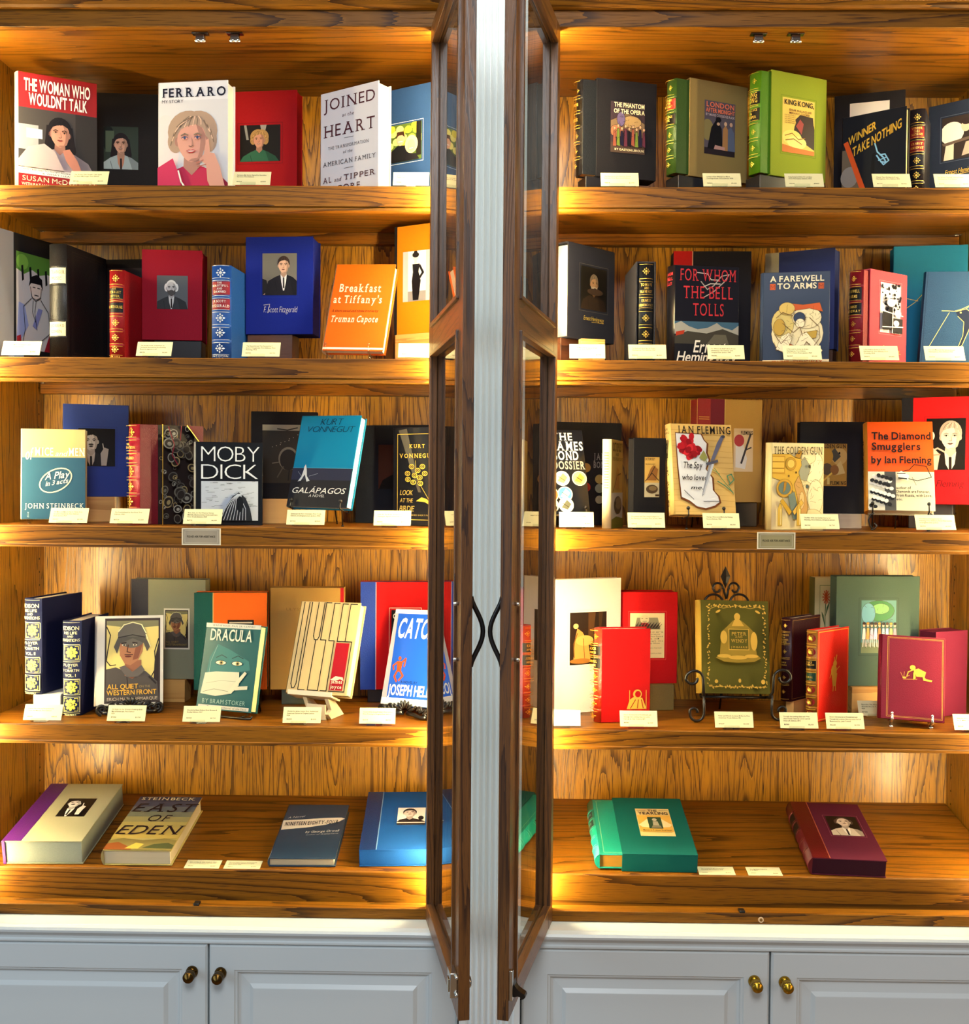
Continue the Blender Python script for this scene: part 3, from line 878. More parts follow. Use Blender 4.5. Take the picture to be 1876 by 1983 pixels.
v = V(-.985, .30, Z1, 5.3, 0, 0, .172, .279, .05)
b = case('book_box', 'black cloth book box with a photo of a smiling dark haired woman', v, CL('1c1a1c'))
R = (.27, .365, .73, .72)
photo(b, R, portrait(ar_of(b, R), '28352c', 'd0a088', '180e10', '9fb2b8', .5, .6, .22, 'long', smile=True, extra=[('e', .1, .75, .2, .3, P('0c1410')), ('r', .05, .4, .3, .9, P('4a5a48'))], shirt='b48068'))

v = V(-.752, .119, Z1, -7.1, 0, 0, .157, .236, .044)
b = hardcover('hardcover_book', 'white jacketed book with a fair haired woman in pink resting her cheek on her hand', v, J('e6e0de'), spine=J('e6dede'), pages=PAGEW)
R = (.0, .0, 1, .83)
draw('cover_picture', b.o, b.F, sub(R, portrait(ar_of(b, R), 'd8d2d0', 'd89c88', 'b0927a', 'c0304e', .48, .58, .25, 'wavy', smile=True, extra=[('e', .1, .5, .2, .35, P('e6d0cc'))], lips='b03038', dark='3a4a6a') +
     [('p', [(.98, 0), (.9, .25), (.82, .4), (.7, .42), (.6, .34), (.7, .28), (.72, .1), (.78, 0)], P('d89c86')), ('p', [(.66, .36), (.7, .55), (.74, .56), (.76, .38)], P('d89c86')), ('p', [(.0, 0), (0, .26), (.22, .36), (.3, .2), (.36, 0)], P('c8365a')),
      ('l', [(.3, .22), (.34, .1), (.42, .01)], .018, P('f2ead8')), ('l', [(.56, .3), (.66, .33)], .012, P('b06a58')), ('l', [(.58, .26), (.7, .28)], .012, P('b06a58'))]))
draw('title_lettering', b.o, b.F, [('t', 'FERRARO', .05, .97, .862, .94, P('1c1c2c'), 'sb'), ('t', 'MY STORY', .05, .36, .808, .836, P('2c2830'), '')], base=.0012)

v = V(-.648, .268, Z1, -5.9, 0, 0, .174, .268, .045)
b = case('book_box', 'red cloth book box with a photo of a laughing fair haired woman in green', v, CL('a00c14'))
R = (.225, .40, .775, .71)
photo(b, R, portrait(ar_of(b, R), '1a1716', 'd0947a', 'b08850', '2f6048', .48, .6, .23, 'wavy', smile=True, extra=[('p', [(.1, 1), (.16, 1), (.22, .6), (.16, .6)], P('8a8a84')), ('p', [(.5, 1), (.66, 1), (.62, .8), (.54, .8)], P('9a968e'))]), frame='6e0610')

v = V(-.411, .190, Z1, -32.8, 0, 0, .166, .236, .044)
b = hardcover('hardcover_book', 'pale grey jacketed book covered in spaced maroon serif lettering', v, J('d9d4d4'), spine=J('e0c8c8'), pages=PAGEW)
mar = P('4a1c26'); dg = P('4a4448')
draw('title_lettering', b.o, b.F, [('t', 'JOINED', .06, .94, .83, .935, mar, 's'), ('t', 'at the', .38, .58, .745, .775, mar, 'si'), ('t', 'HEART', .06, .94, .58, .69, mar, 's'), ('l', [(.42, .545), (.58, .545)], .003, dg),
     ('t', 'THE TRANSFORMATION', .14, .84, .46, .488, dg, 's'), ('t', 'of the', .4, .56, .405, .43, dg, 'si'), ('t', 'AMERICAN FAMILY', .05, .96, .31, .35, dg, 's'), ('l', [(.42, .265), (.58, .265)], .003, dg),
     ('t', 'AL', .05, .2, .155, .205, mar, 's'), ('t', 'and', .25, .37, .155, .19, mar, 'si'), ('t', 'TIPPER', .42, .96, .155, .205, mar, 's'), ('t', 'GORE', .3, .7, .06, .115, mar, 's')])

v = V(-.283, .222, Z1, -30.4, 0, 0, .145, .251, .045)
b = case('book_box', 'navy blue cloth book box with a photo of a couple before yellow leaves', v, CL('24426e'))
R = (.20, .35, .80, .68)
photo(b, R, [('r', 0, 0, 1, 1, P('54682a'))] + [('e', (i * .37) % 1, .45 + (i * .29) % .55, .12, .1, P('d8cc38' if i % 3 else 'eee27a')) for i in range(14)] + [('r', .85, .1, 1, 1, P('15130f'))] +
     [('p', [(0, 0), (0, .25), (.25, .42), (.5, .42), (.7, .2), (.72, 0)], P('17171c')), ('e', .36, .6, .13, .18, P('d8a080')), ('p', [(.22, .62), (.26, .8), (.46, .8), (.5, .62), (.42, .7), (.3, .7)], P('3a2418')), ('l', [(.3, .53), (.42, .53)], .02, WH),
      ('e', .7, .42, .2, .24, P('d8b894')), ('e', .7, .38, .12, .17, P('d89c84')), ('l', [(.65, .31), (.75, .31)], .02, WH), ('p', [(.5, 0), (.56, .16), (.84, .16), (.95, 0)], P('1c1a20'))], frame='c8d0e0')

# ---- top shelf, right bookcase: three books pulled out of slipcases, on black blocks
for nm, cv, out, cm, bm_, lab, blab, R in (
    ('phantom', V(.200, .14, .672, 16.3, 0, 0, .141, .213, .044), .031, CL('16141a'), LE('15171c'), 'black slipcase with an opera crowd picture, leftmost on the right top shelf', 'black leather book with gilt spine bands pulled out of the black slipcase', (.23, .26, .80, .78)),
    ('london', V(.402, .14, .674, 24.5, 0, 0, .153, .212, .046), .031, CL('8c7442'), LE('33501e'), 'tan slipcase with a picture titled in red of cloaked figures', 'dark green leather book with red and black spine labels in the tan slipcase', (.25, .25, .78, .80)),
    ('kong', V(.576, .13, .673, 24.8, 0, 0, .151, .227, .048), .024, CL('8c9a28'), LE('4a7a16'), 'lime green slipcase with a yellow picture panel', 'bright green leather book with black spine labels in the lime slipcase', (.20, .24, .78, .76))):
    c = case('slipcase', lab, cv, cm, 'L')
    r = ar_of(c, R)
    if nm == 'phantom':
        ops = [('r', 0, 0, 1, 1, P('3a2c34')), ('p', [(0, .35), (0, .62), (.5, .8), (1, .6), (1, .3), (.5, .45)], P('7a6248')), ('e', .62, .62, .28, .12, P('a8875a')), ('e', .3, .66, .12, .14, P('6a5a80')), ('e', .18, .42, .2, .12, P('a86a4a')), ('r', 0, 0, 1, .2, P('4a3a32'))]
        for i in range(9): ops += [('p', [(.06 + i * .105, .12 + (i % 3) * .02), (.08 + i * .105, .42 + (i % 2) * .05), (.14 + i * .105, .42 + (i % 2) * .05), (.17 + i * .105, .12)], P(('8a4a3a', '6a7a30', '1c1a30', '5a2a3a', '17151c')[i % 5])), ('e', .11 + i * .105, .47 + (i % 2) * .05, .035, .032, P('c89a78'))]
        ops = inked(ops, '241820', .006, 26, 2, (0, .2, 1, .75))
        ops += [('t', 'THE PHANTOM', .06, .94, .87, .955, P('eddcae'), 'b'), ('t', 'OF THE OPERA', .05, .95, .75, .83, P('eddcae'), 'b'), ('t', 'BY GASTON LEROUX', .08, .94, .02, .06, OFF, 'm')]
        photo(c, R, ops)
    elif nm == 'london':
        ops = [('r', 0, 0, 1, 1, P('5a5058')), ('r', 0, 0, 1, .12, P('2a2026')), ('e', .1, .45, .2, .2, P('8a7a4a')), ('p', [(.1, .1), (.22, .5), (.4, .68), (.56, .5), (.6, .1)], P('17141a')), ('e', .45, .66, .09, .05, P('15121a')), ('r', .38, .66, .5, .74, P('15121a')),
               ('p', [(.58, .1), (.6, .5), (.68, .58), (.76, .5), (.76, .1)], P('a8764a')), ('e', .68, .6, .05, .04, P('d0a888')), ('p', [(.76, .1), (.76, .5), (.86, .56), (.96, .45), (1, .1)], P('5c6076')), ('e', .86, .6, .05, .04, P('c89c80')), ('e', .44, .58, .05, .03, P('c8a080')), ('p', [(.3, .1), (.34, .18), (.66, .16), (.66, .1)], P('b88a80')),
               ('t', 'LONDON', .05, .95, .88, .97, P('ee7a58'), 'bw'), ('t', 'AFTER MIDNIGHT', .03, .97, .78, .855, P('ee7a58'), 'b'), ('t', 'BY MARIE COOLIDGE-RASK', .03, .97, .71, .755, P('c8b0b0'), 'm')]
        photo(c, R, ops, label='')
    else:
        ops = [('r', 0, 0, 1, 1, P('e8c25c')), ('e', .7, .42, .34, .24, P('2c1c1a')), ('p', [(.4, .62), (.55, .72), (.95, .7), (1, .4), (1, .1), (.7, .2), (.5, .3)], P('2a1a1a')), ('p', [(.42, .5), (.55, .64), (.66, .56), (.6, .36)], P('9a3c3a')), ('e', .3, .28, .3, .14, P('e6d26a')), ('e', .45, .2, .3, .12, P('f0dc80')), ('p', [(0, 0), (0, .14), (.4, .1), (1, .08), (1, 0)], P('c8742e')), ('l', [(.08, .3), (.3, .36), (.5, .26), (.7, .3)], .015, P('8a5a20')), ('l', [(.1, .22), (.35, .26), (.6, .18)], .015, P('8a5a20')),
               ('t', 'KING KONG,', .05, .97, .875, .965, P('201814'), 'b'), ('t', 'EDGAR WALLACE AND', .2, .9, .765, .8, P('5a2c1a'), 'b'), ('t', 'MERIAN C. COOPER', .2, .84, .71, .745, P('5a2c1a'), 'b')] + [('t', 'CAST IN PICTURE BY', .05, .4, .67 - .035 * i, .69 - .035 * i, P('5a3c1a'), 'm') for i in range(5)]
        photo(c, R, ops, frame='6f7c1c')
    M, bv = inside_case(c, cv, out)
    q = hardcover('leather_book', blab, bv, bm_, M=M, pages=pm('b98a5a', 'paper'), bulge=.0052, bands=(.17, .33, .50, .655, .81))
    if nm == 'phantom': leather_spine(q, orn=(.89, .41, .25, .09), labels=((.68, .79, BK), (.52, .63, BK)), lines=(.155, .185, .315, .345, .485, .515, .64, .67, .795, .825, .98), um=(.22, 1), texts=(('PHANTOM', .72, .75, .2, .8), ('LEROUX', .56, .59, .2, .8)))
    if nm == 'london': leather_spine(q, orn=(.91, .41, .25, .09), labels=((.68, .79, LE('a02a24')), (.52, .63, BK)), lines=(.155, .185, .315, .345, .485, .515, .64, .67, .795, .825, .98), gold=GILT, um=(.22, 1), texts=(('LONDON', .755, .78, .2, .8), ('AFTER', .725, .745, .25, .75), ('MIDNIGHT', .69, .715, .15, .85), ('COOLIDGE', .58, .605, .15, .85), ('RASK', .545, .57, .3, .7)))
    if nm == 'kong': leather_spine(q, orn=(.91, .41, .25, .09), labels=((.68, .80, BK), (.52, .64, BK)), lines=(.155, .185, .315, .345, .485, .515, .655, .67, .805, .825, .98), gold=GILT, um=(.22, 1), texts=(('KING', .745, .79, .14, .86), ('KONG', .69, .735, .12, .88), ('WALLACE', .605, .63, .12, .88), ('&', .572, .595, .44, .56), ('COOPER', .535, .56, .16, .84)))
    block('black block under the ' + {'phantom': 'black opera slipcase', 'london': 'tan slipcase', 'kong': 'lime green slipcase'}[nm], cv, -.16, .68, pm('17151a', 'plastic'), cv[2] - ZS[1], .004, .05)

v = V(.770, .327, Z1, -17.7, 0, 0, .155, .282, .04)
b = case('book_box', 'black cloth book box with a pale picture, behind the black and orange jacket', v, CL('1a1820'))
R = (.22, .5, .78, .925)
photo(b, R, [('r', 0, 0, 1, 1, P('e8e0e0')), ('e', .5, .4, .3, .3, P('b0a8a4')), ('p', [(.2, 0), (.3, .35), (.7, .35), (.8, 0)], P('5a5456'))])

v = V(.753, .205, Z1, -37.5, 0, 0, .140, .191, .022)
b = hardcover('hardcover_book', 'glossy black jacketed book with slanting yellow lettering and an orange bar', v, J('14151b'), pages=pm('e0cf90', 'paper'))
yl = P('d9a634')
draw('title_lettering', b.o, b.F, [('t', 'WINNER', .10, .54, .665, .755, yl, 'b', .14), ('t', 'TAKE NOTHING', .17, .93, .53, .63, yl, 'b', .24)], base=.0014)
draw('jacket_art', b.o, b.F, [('p', [(.0, .02), (.0, .62), (.08, .62), (.38, .02)], P('6a5a48')), ('e', .12, .3, .14, .12, P('8a8078')), ('p', [(.02, .70), (.09, .72), (.44, .02), (.36, .0)], P('d4521c')), ('p', [(.46, .32), (.48, .52), (.52, .54), (.52, .30), (.5, .26)], P('0a0a0d')),
     ('l', [(.52, .64), (.56, .54), (.66, .46), (.7, .4), (.62, .42), (.55, .50)], .016, P('8cc0dc')), ('l', [(.6, .5), (.68, .5), (.74, .42), (.66, .38), (.6, .44)], .014, P('8cc0dc')), ('l', [(.58, .44), (.7, .46)], .012, P('8cc0dc'))])

v = V(.913, .142, Z1, 64.2, 0, 0, .112, .192, .032)
b = hardcover('leather_book', 'black leather book with red spine labels and gilt flowers, right of the black jacket', v, LE('17161e'), bands=(.17, .335, .50, .655, .82), bulge=.006)
leather_spine(b, orn=(.905, .415, .25, .09), labels=((.67, .80, LE('7c1a1c')), (.515, .64, LE('7c1a1c'))), lines=(.155, .185, .32, .35, .485, .515, .64, .67, .805, .835), r=.3, texts=(('WINNER', .76, .785, .15, .85), ('TAKE', .725, .75, .3, .7), ('NOTHING', .69, .715, .15, .85), ('ERNEST', .585, .61, .15, .85), ('HEMINGWAY', .54, .565, .1, .9)))

v = V(.9696, .275, Z1, -42, 0, 0, .130, .2395, .030)
b = case('book_box', 'dark navy book box with a sepia photo of a man writing and a gilt signature', v, CL('1c2436'))
R = (.24, .46, .92, .86)
photo(b, R, [('r', 0, 0, 1, 1, P('2c2422')), ('e', .25, .62, .3, .26, P('d8ccc4')), ('p', [(0, .4), (.9, .5), (.95, .44), (.05, .34)], P('5a4c44')), ('p', [(.05, 0), (.1, .34), (.3, .36), (.3, 0)], P('c8b8a8')), ('p', [(.5, .05), (.6, .36), (.85, .38), (.9, .1)], P('a09084')), ('e', .6, .74, .12, .14, P('c0a894')), ('e', .62, .84, .13, .08, P('2a2020'))], frame='4a5468')
draw('signature', b.o, b.F, [('t', 'Ernest Hemingway', .30, .90, .325, .37, GILT, 'i'), ('l', [(.5, .315), (.86, .32)], .004, GILT)])

# ---- second shelf, left bookcase
v = V(-1.072, .125, Z2, 72, 0, 0, .185, .279, .034)
b = case('display_box', 'open grey display box holding a drawing of a man in a suit', v, CL('1b1a1c'))
mb = MB(); mb.box(-.05, -.001, .0, .034, 0, .279, CL('8b8a90'), .001); mb.build('side_wall', b.o)
R = (.03, .1, .70, .86)
photo(b, R, [('r', 0, 0, 1, 1, P('cfcacd')), ('p', [(0, 1), (0, .82), (.2, .78), (.4, .84), (.6, .8), (.8, .83), (1, .8), (1, 1)], P('5a8c3a')), ('e', .15, .9, .15, .08, P('7ab04a'))] + [('p', [(.12 + i * .2, .86), (.17 + i * .2, .87), (.19 + i * .2, .72), (.14 + i * .2, .7)], P('17161a')) for i in range(4)] +
      [('p', [(0, .1), (.05, .48), (.2, .46), (.3, .25), (.12, .1)], P('98a4d8')), ('p', [(.4, .25), (.55, .45), (.66, .44), (.5, .22)], P('8a8cc4')), ('p', [(.7, .0), (.85, .2), (1, .22), (1, 0)], P('9c2230')), ('p', [(.9, .34), (1, .36), (1, .46), (.88, .44)], P('a82a38')), ('p', [(0, .0), (.0, .12), (.1, .14), (.12, .02)], P('9c2230')),
       ('e', .48, .66, .16, .12, P('e2cfc8')), ('p', [(.3, .66), (.34, .76), (.5, .8), (.64, .76), (.66, .64), (.6, .7), (.36, .7)], P('17141a')), ('l', [(.34, .66), (.38, .55), (.48, .52), (.6, .56), (.62, .66)], .008, P('2a2428')), ('l', [(.40, .66), (.46, .66)], .01, P('2a2428')), ('l', [(.52, .66), (.58, .66)], .01, P('2a2428')), ('l', [(.44, .58), (.54, .58)], .008, P('2a2428')),
       ('l', [(.36, .54), (.16, .44), (.2, .2), (.14, .06)], .007, P('2a2428')), ('l', [(.6, .54), (.8, .42), (.84, .2), (.6, .1), (.3, .06)], .007, P('2a2428')), ('l', [(.48, .52), (.44, .4), (.5, .22)], .006, P('2a2428')), ('l', [(.4, .52), (.38, .4), (.46, .3)], .006, P('2a2428'))])

v = V(-.958, .13, Z2, 80, 0, 0, .165, .254, .042)
b = hardcover('leather_book', 'tall black leather book with two cream spine labels', v, LE('1a1a1c'), bulge=.007, bands=(.20, .34, .655, .805))
lab = LE('d8cba4')
for q in ((.66, .80), (.21, .335)): spine_art(b, [('r', .04, q[0], .96, q[1], lab)], 'title_label')
draw('spine_lettering', b.o, b.S, [('t', 'STRANGER', .1, .92, .745, .772, P('4a4434'), 's'), ('t', 'MUSIC', .22, .78, .69, .717, P('4a4434'), 's'), ('t', 'LEONARD', .12, .9, .285, .31, P('4a4434'), 's'), ('t', 'COHEN', .2, .8, .235, .26, P('4a4434'), 's'), ('t', 'MONTEREY', .15, .85, .012, .026, OFF, 'm')], base=.0012)
draw('tooled_border', b.o, b.F, [('l', [(.12, .05), (.88, .05), (.88, .95), (.12, .95), (.12, .05)], .004, P('4a453c')), ('l', [(.16, .075), (.84, .075), (.84, .925), (.16, .925), (.16, .075)], .003, P('4a453c'))])
v = V(-.970, .320, Z2, -4.3, 0, 0, .14, .258, .04)
b = case('book_box', 'black clamshell box standing at the back behind the red leather book', v, CL('121113'))
draw('lining', b.o, b.F, [('r', .2, .12, .96, .92, P('241f22'))])

v = V(-.831, .13, Z2, 84.6, 0, 0, .128, .198, .034)
b = hardcover('leather_book', 'red leather book with black spine labels and gilt flowers beside the crimson slipcase', v, LE('8e1418'), bulge=.006, bands=(.17, .33, .50, .655, .82))
leather_spine(b, orn=(.905, .45 - .035, .25, .12), labels=((.68, .80, BK), (.53, .64, BK)), lines=(.155, .185, .315, .345, .485, .515, .65, .675, .805, .835, .985, .055), gold=GILT, r=.3, texts=(('THE', .775, .793, .38, .62), ('SCARLET', .735, .76, .12, .88), ('LETTER', .69, .715, .18, .82), ('HAWTHORNE', .57, .6, .06, .94), ('NEW YORK', .03, .045, .15, .85), ('1850', .005, .02, .3, .7)))
v = V(-.822, .22, .321, 5.5, 0, 0, .135, .205, .069)
b = case('book_box', 'crimson book box with a grey photo of an old man with white hair', v, CL('8e0a22'))
R = (.25, .345, .76, .715)
photo(b, R, portrait(ar_of(b, R), '54585c', 'c4c2c0', 'dcdcd8', '2a2c30', .47, .64, .21, 'tufts', shirt='c8c8c6', beard='4a4644', lips='5a5654'))
block('black block under the crimson book box', v, .2, .98, pm('17151a', 'plastic'), .321 - ZS[2], .004, .06)

v = V(-.593, .12, Z2, 85, 0, 0, .13, .207, .044)
b = hardcover('leather_book', 'blue leather book with red spine labels and silver diamond ornaments', v, LE('1f4f98'), bulge=.007, bands=(.20, .36, .52, .66, .845))
SIL = pm('d8d6cc', 'gold')
leather_spine(b, orn=(.92, .445, .29, .125), labels=((.69, .83, LE('8c1820')), (.535, .645, LE('8c1820'))), lines=(.185, .215, .345, .375, .505, .53, .65, .675, .835, .86, .99, .06), gold=SIL, r=.3, texts=(('THE', .8, .818, .38, .62), ('BEAUTIFUL', .77, .79, .1, .9), ('AND', .738, .757, .36, .64), ('DAMNED', .705, .727, .2, .8), ('F. SCOTT', .605, .628, .2, .8), ('FITZGERALD', .555, .58, .06, .94), ('FIRST EDITION', .035, .05, .1, .9), ('1922', .008, .024, .25, .75)))
v = V(-.583, .21, .333, -3.8, 0, 0, .155, .219, .073)
b = case('book_box', 'royal blue book box with a young man in a dark suit and a signature', v, CL('0c1e7c'))
R = (.25, .40, .76, .83)
photo(b, R, portrait(ar_of(b, R), '6a665e', 'd4a88c', '3a2a20', '17141a', .62, .72, .19, 'short', shirt='dcd8d6', extra=[('p', [(0, 0), (0, .4), (.12, .36), (.2, .1), (.2, 0)], P('1c1a1e')), ('p', [(.02, .02), (.18, .1), (.24, .03), (.16, 0)], P('c89a80'))]), frame='10267c')
draw('signature', b.o, b.F, [('t', 'F. Scott Fitzgerald', .27, .76, .225, .285, P('d8d2c8'), 'il', .0), ('l', [(.27, .30), (.36, .31), (.33, .22)], .004, P('d8d2c8'))])
block('dark wood block under the royal blue book box', v, .02, .69, DARKWOOD, .333 - ZS[2], .004, .06)

v = V(-.396, .131, .289, -12.1, 18.6, -2.2, .139, .211, .024)
b = hardcover('hardcover_book', 'orange jacketed book with cream title lettering tilted on a clear stand', v, J('d05c12'), spine=J('d8d0c0'), pages=PAGEW)
cr_ = P('f2dcc0'); dk = P('4a1c10')
draw('title_lettering', b.o, b.F, [('t', 'Breakfast', .12, .82, .675, .765, cr_, 'sm'), ('t', "at Tiffany's", .05, .86, .545, .63, cr_, 'sm'), ('t', 'A short novel and three stories by', .05, .83, .44, .468, dk, 'sim'), ('t', 'Truman Capote', .05, .84, .325, .395, cr_, 'sim')])
draw('jacket_edge', b.o, b.F, [('r', 0, .015, 1, .035, P('e8dcc8'))])
stand('clear', 'clear stand holding the orange jacketed book', v, us=(.07, .78), mat=ACRYL)

v = V(-.252, .272, .341, -29.5, 0, 0, .126, .248, .045)
b = case('book_box', 'orange cloth book box with a picture of a slim woman in a long black dress', v, CL('d07a08'))
R = (.19, .30, .80, .76)
photo(b, R, [('r', 0, 0, 1, 1, P('e6e2e4')), ('r', 0, 0, 1, .2, P('8a868a')), ('r', 0, 0, .18, 1, P('b8b2b4')), ('r', .82, 0, 1, 1, P('b8b2b4')), ('p', [(.36, .02), (.32, .4), (.36, .58), (.34, .74), (.6, .74), (.56, .58), (.64, .4), (.56, .02)], P('141216')), ('l', [(.6, .7), (.72, .56), (.6, .46)], .05, P('1a181c')), ('e', .46, .86, .1, .055, P('d8d0cc')), ('e', .46, .92, .12, .055, P('1a1618')), ('e', .46, .975, .06, .03, P('1a1618')), ('r', .42, .74, .5, .82, P('d8d0cc'))])
strip(b, -.0, .06, CL('1c1a1c'), 'dark_edge')
block('light pine block under the orange book box', v, .04, .86, PINE, .341 - ZS[2], -.004, .05)

# ---- second shelf, right bookcase
v = V(.141, .14, .321, 46.2, 0, 0, .164, .210, .046)
b = case('slipcase', 'dark grey slipcase with a photo of a bearded man in a polo neck', v, CL('22222c'), 'L')
R = (.26, .33, .82, .78)
photo(b, R, portrait(ar_of(b, R), '17130f', '9a7450', '6a5a48', '2c2018', .5, .62, .2, 'short', beard='a89880', dark='100c0a', lips='4a3020') + [('e', .5, .42, .3, .08, P('3a2a20'))], frame='4a4640')
draw('signature', b.o, b.F, [('t', 'Ernest Hemingway', .33, .76, .215, .26, GILT, 'i'), ('l', [(.5, .2), (.76, .205)], .004, GILT)])
M = pose(v) @ Matrix.Translation((.010, .0045, .004))
hardcover('hardcover_book', 'white edged book inside the dark grey slipcase', (0, 0, 0, 0, 0, 0, .148, .200, .036), CL('d8d2c4'), spine=CL('e0dacc'), M=M, bulge=.004)
block('dark block under the dark grey slipcase', v, -.05, .75, DARKWOOD, .321 - ZS[2], .012, .04)
v2 = V(.160, .100, Z2 + .04, 20, 0, 0, .058, .1, .03)
block('small pine block in front of the dark grey slipcase', (.1685, .108, ZS[2] + .052, .25, 0, 0, .055), 0, 1, PINE, .052, 0, .018)

v = V(.2885, .13, Z2, 2.3, 0, 0, .043, .222, .165)
M = pose(v)
root = empty('slipcase', M, 'charcoal slipcase around the black leather book with gilt spine flowers', 'slipcase', shelfgroup(.29, Z2))
mb = MB(); k = .003; m = CL('2a2a32')
mb.box(0, k, 0, .165, 0, .222, m, .0006, 1); mb.box(.043 - k, .043, 0, .165, 0, .222, m, .0006, 1)
mb.box(k, .043 - k, .0005, .165, 0, k, m); mb.box(k, .043 - k, .0005, .165, .222 - k, .222, m); mb.box(k, .043 - k, .162, .165, k, .222 - k, m)
mb.build('shell', root)
M2 = M @ Matrix.Translation((.0385, .004, .0038)) @ Matrix.Rotation(PI / 2, 4, 'Z')
b = hardcover('leather_book', 'black leather book with gilt spine flowers inside the charcoal slipcase', (0, 0, 0, 0, 0, 0, .15, .214, .034), LE('15181c'), M=M2, bulge=.005, bands=(.20, .36, .53, .665, .825))
leather_spine(b, orn=(.92, .445, .28, .11), lines=(.185, .215, .345, .375, .51, .545, .65, .68, .81, .84, .985), r=.3, texts=(('TO HAVE', .765, .792, .15, .85), ('AND', .733, .755, .35, .65), ('HAVE NOT', .695, .722, .12, .88), ('ERNEST', .605, .63, .2, .8), ('HEMINGWAY', .56, .585, .05, .95)))

v = V(.370, .11, Z2, 10, 0, 0, .145, .211, .045)
b = hardcover('hardcover_book', 'black jacketed book with tall red lettering above snowy mountains', v, J('14131c'), spine=J('15141a'), pages=PAGES, bulge=.008)
rd = P('b83038')
draw('title_lettering', b.o, b.F, [('t', 'FOR WHOM', .07, .95, .845, .965, rd, 's'), ('t', 'THE BELL', .13, .90, .665, .79, rd, 's'), ('t', 'TOLLS', .28, .76, .49, .615, rd, 's')], base=.0012)
draw('jacket_art', b.o, b.F, [('r', .0, .33, 1, .43, P('3a5a70')), ('p', [(.0, .30), (.0, .40), (.1, .43), (.22, .38), (.36, .35), (.52, .37), (.66, .42), (.74, .38), (.9, .35), (1, .40), (1, .30)], P('98948a')), ('p', [(0, .28), (.2, .33), (.5, .31), (.75, .36), (1, .30), (1, .2), (0, .2)], P('3a362e')), ('p', [(.02, .32), (.16, .34), (.14, .30), (.02, .28)], P('a8341c')), ('p', [(.5, .2), (.62, .3), (.8, .3), (.86, .18)], P('5a5648')), ('r', 0, 0, 1, .2, P('14131a')),
     ('l', [(.34, .93), (.5, .92), (.56, .86), (.66, .86)], .008, P('c8c0b8')), ('l', [(.4, .84), (.5, .76), (.6, .8), (.72, .9), (.84, .92), (.76, .84), (.6, .74), (.45, .68)], .01, P('a89c94')), ('l', [(.42, .78), (.55, .82), (.7, .82)], .01, P('c0b4a8'))])
draw('author_lettering', b.o, b.F, [('t', 'Ernest', .29, .80, .115, .235, P('e6dccb'), 'im'), ('t', 'Hemingway', .03, .96, .015, .12, P('e6dccb'), 'im')], base=.0014)
draw('spine_lettering', b.o, b.S, [('t', 'FOR WHOM', .1, .9, .9, .93, rd, 'm'), ('t', 'THE BELL', .1, .9, .85, .88, rd, 'm'), ('t', 'TOLLS', .15, .85, .8, .83, rd, 'm')])

v = V(.392, .281, Z2, -.4, 0, 0, .179, .276, .05)
b = case('book_box', 'black book box with a red spine end, behind the red lettered jacket', v, CL('1a181e'))
strip(b, .0, .245, CL('a81618'), 'leather_strip', P('c8a080'))

v = V(.564, .128, Z2, -11.5, 0, 0, .139, .198, .030)
b = hardcover('hardcover_book', 'slate blue jacketed book with a round cream and orange drawing of reclining figures', v, J('2c3850'), spine=J('3c4a66'), pages=PAGES, bulge=.006)
crm = P('e6d6a6'); org = P('c8561c'); och = P('b89438')
art = [('e', .52, .33, .39, .25, crm), ('e', .30, .44, .17, .16, P('d8c070')), ('e', .66, .5, .22, .12, crm), ('p', [(.3, .56), (.4, .66), (.6, .64), (.85, .66), (.9, .56), (.7, .6), (.5, .58)], org), ('e', .36, .60, .12, .07, P('d8b860')), ('e', .55, .50, .09, .06, P('2c3850')), ('p', [(.33, .12), (.40, .22), (.62, .16), (.66, .12)], org),
       ('e', .25, .40, .09, .09, och), ('e', .56, .44, .07, .05, P('efe0b8')), ('p', [(.62, .34), (.66, .26), (.8, .28), (.82, .36)], och), ('p', [(.42, .10), (.58, .32), (.66, .34), (.9, .14), (.86, .1), (.66, .24), (.52, .08)], P('efe0b8')), ('p', [(.2, .16), (.28, .3), (.4, .34), (.44, .26), (.34, .12)], P('efe2bc')), ('l', [(.3, .44), (.46, .34), (.56, .4), (.6, .3)], .006, P('6a4a28')), ('l', [(.18, .32), (.28, .22), (.38, .3)], .006, P('6a4a28')), ('l', [(.7, .5), (.84, .4), (.86, .28), (.76, .18)], .006, P('6a4a28')), ('l', [(.2, .5), (.3, .56), (.44, .52)], .006, P('6a4a28'))]
draw('jacket_art', b.o, b.F, inked(art, '6a4a20', .0035, 46, 3, (.2, .12, .86, .56)))
draw('title_lettering', b.o, b.F, [('t', 'A FAREWELL', .10, .91, .895, .955, P('efe0bc'), 'b'), ('t', 'TO ARMS', .21, .80, .815, .875, P('efe0bc'), 'b')], base=.0024)
for ua in (.10, .825): draw('title_ornament', b.o, b.F, [('r', ua, .81, ua + .085, .875, org), ('l', [(ua + .012, .82), (ua + .012, .86), (ua + .042, .835), (ua + .072, .86), (ua + .072, .82)], .004, P('7a2a10'))])
draw('author_band', b.o, b.F, [('r', 0, 0, 1, .045, P('d8c8a4')), ('t', 'ERNEST HEMINGWAY', .14, .9, .006, .034, P('b83a24'), 'b')])

v = V(.611, .315, .311, -28.2, 0, 0, .159, .230, .05)
b = case('book_box', 'blue cloth book box with a cream strip, behind the slate blue jacket', v, CL('343f74'))
strip(b, .0, .2, CL('b9ae8e'), 'cream_strip')
block('dark block under the blue cloth book box', v, .3, .98, DARKWOOD, .311 - ZS[2], .004, .04)

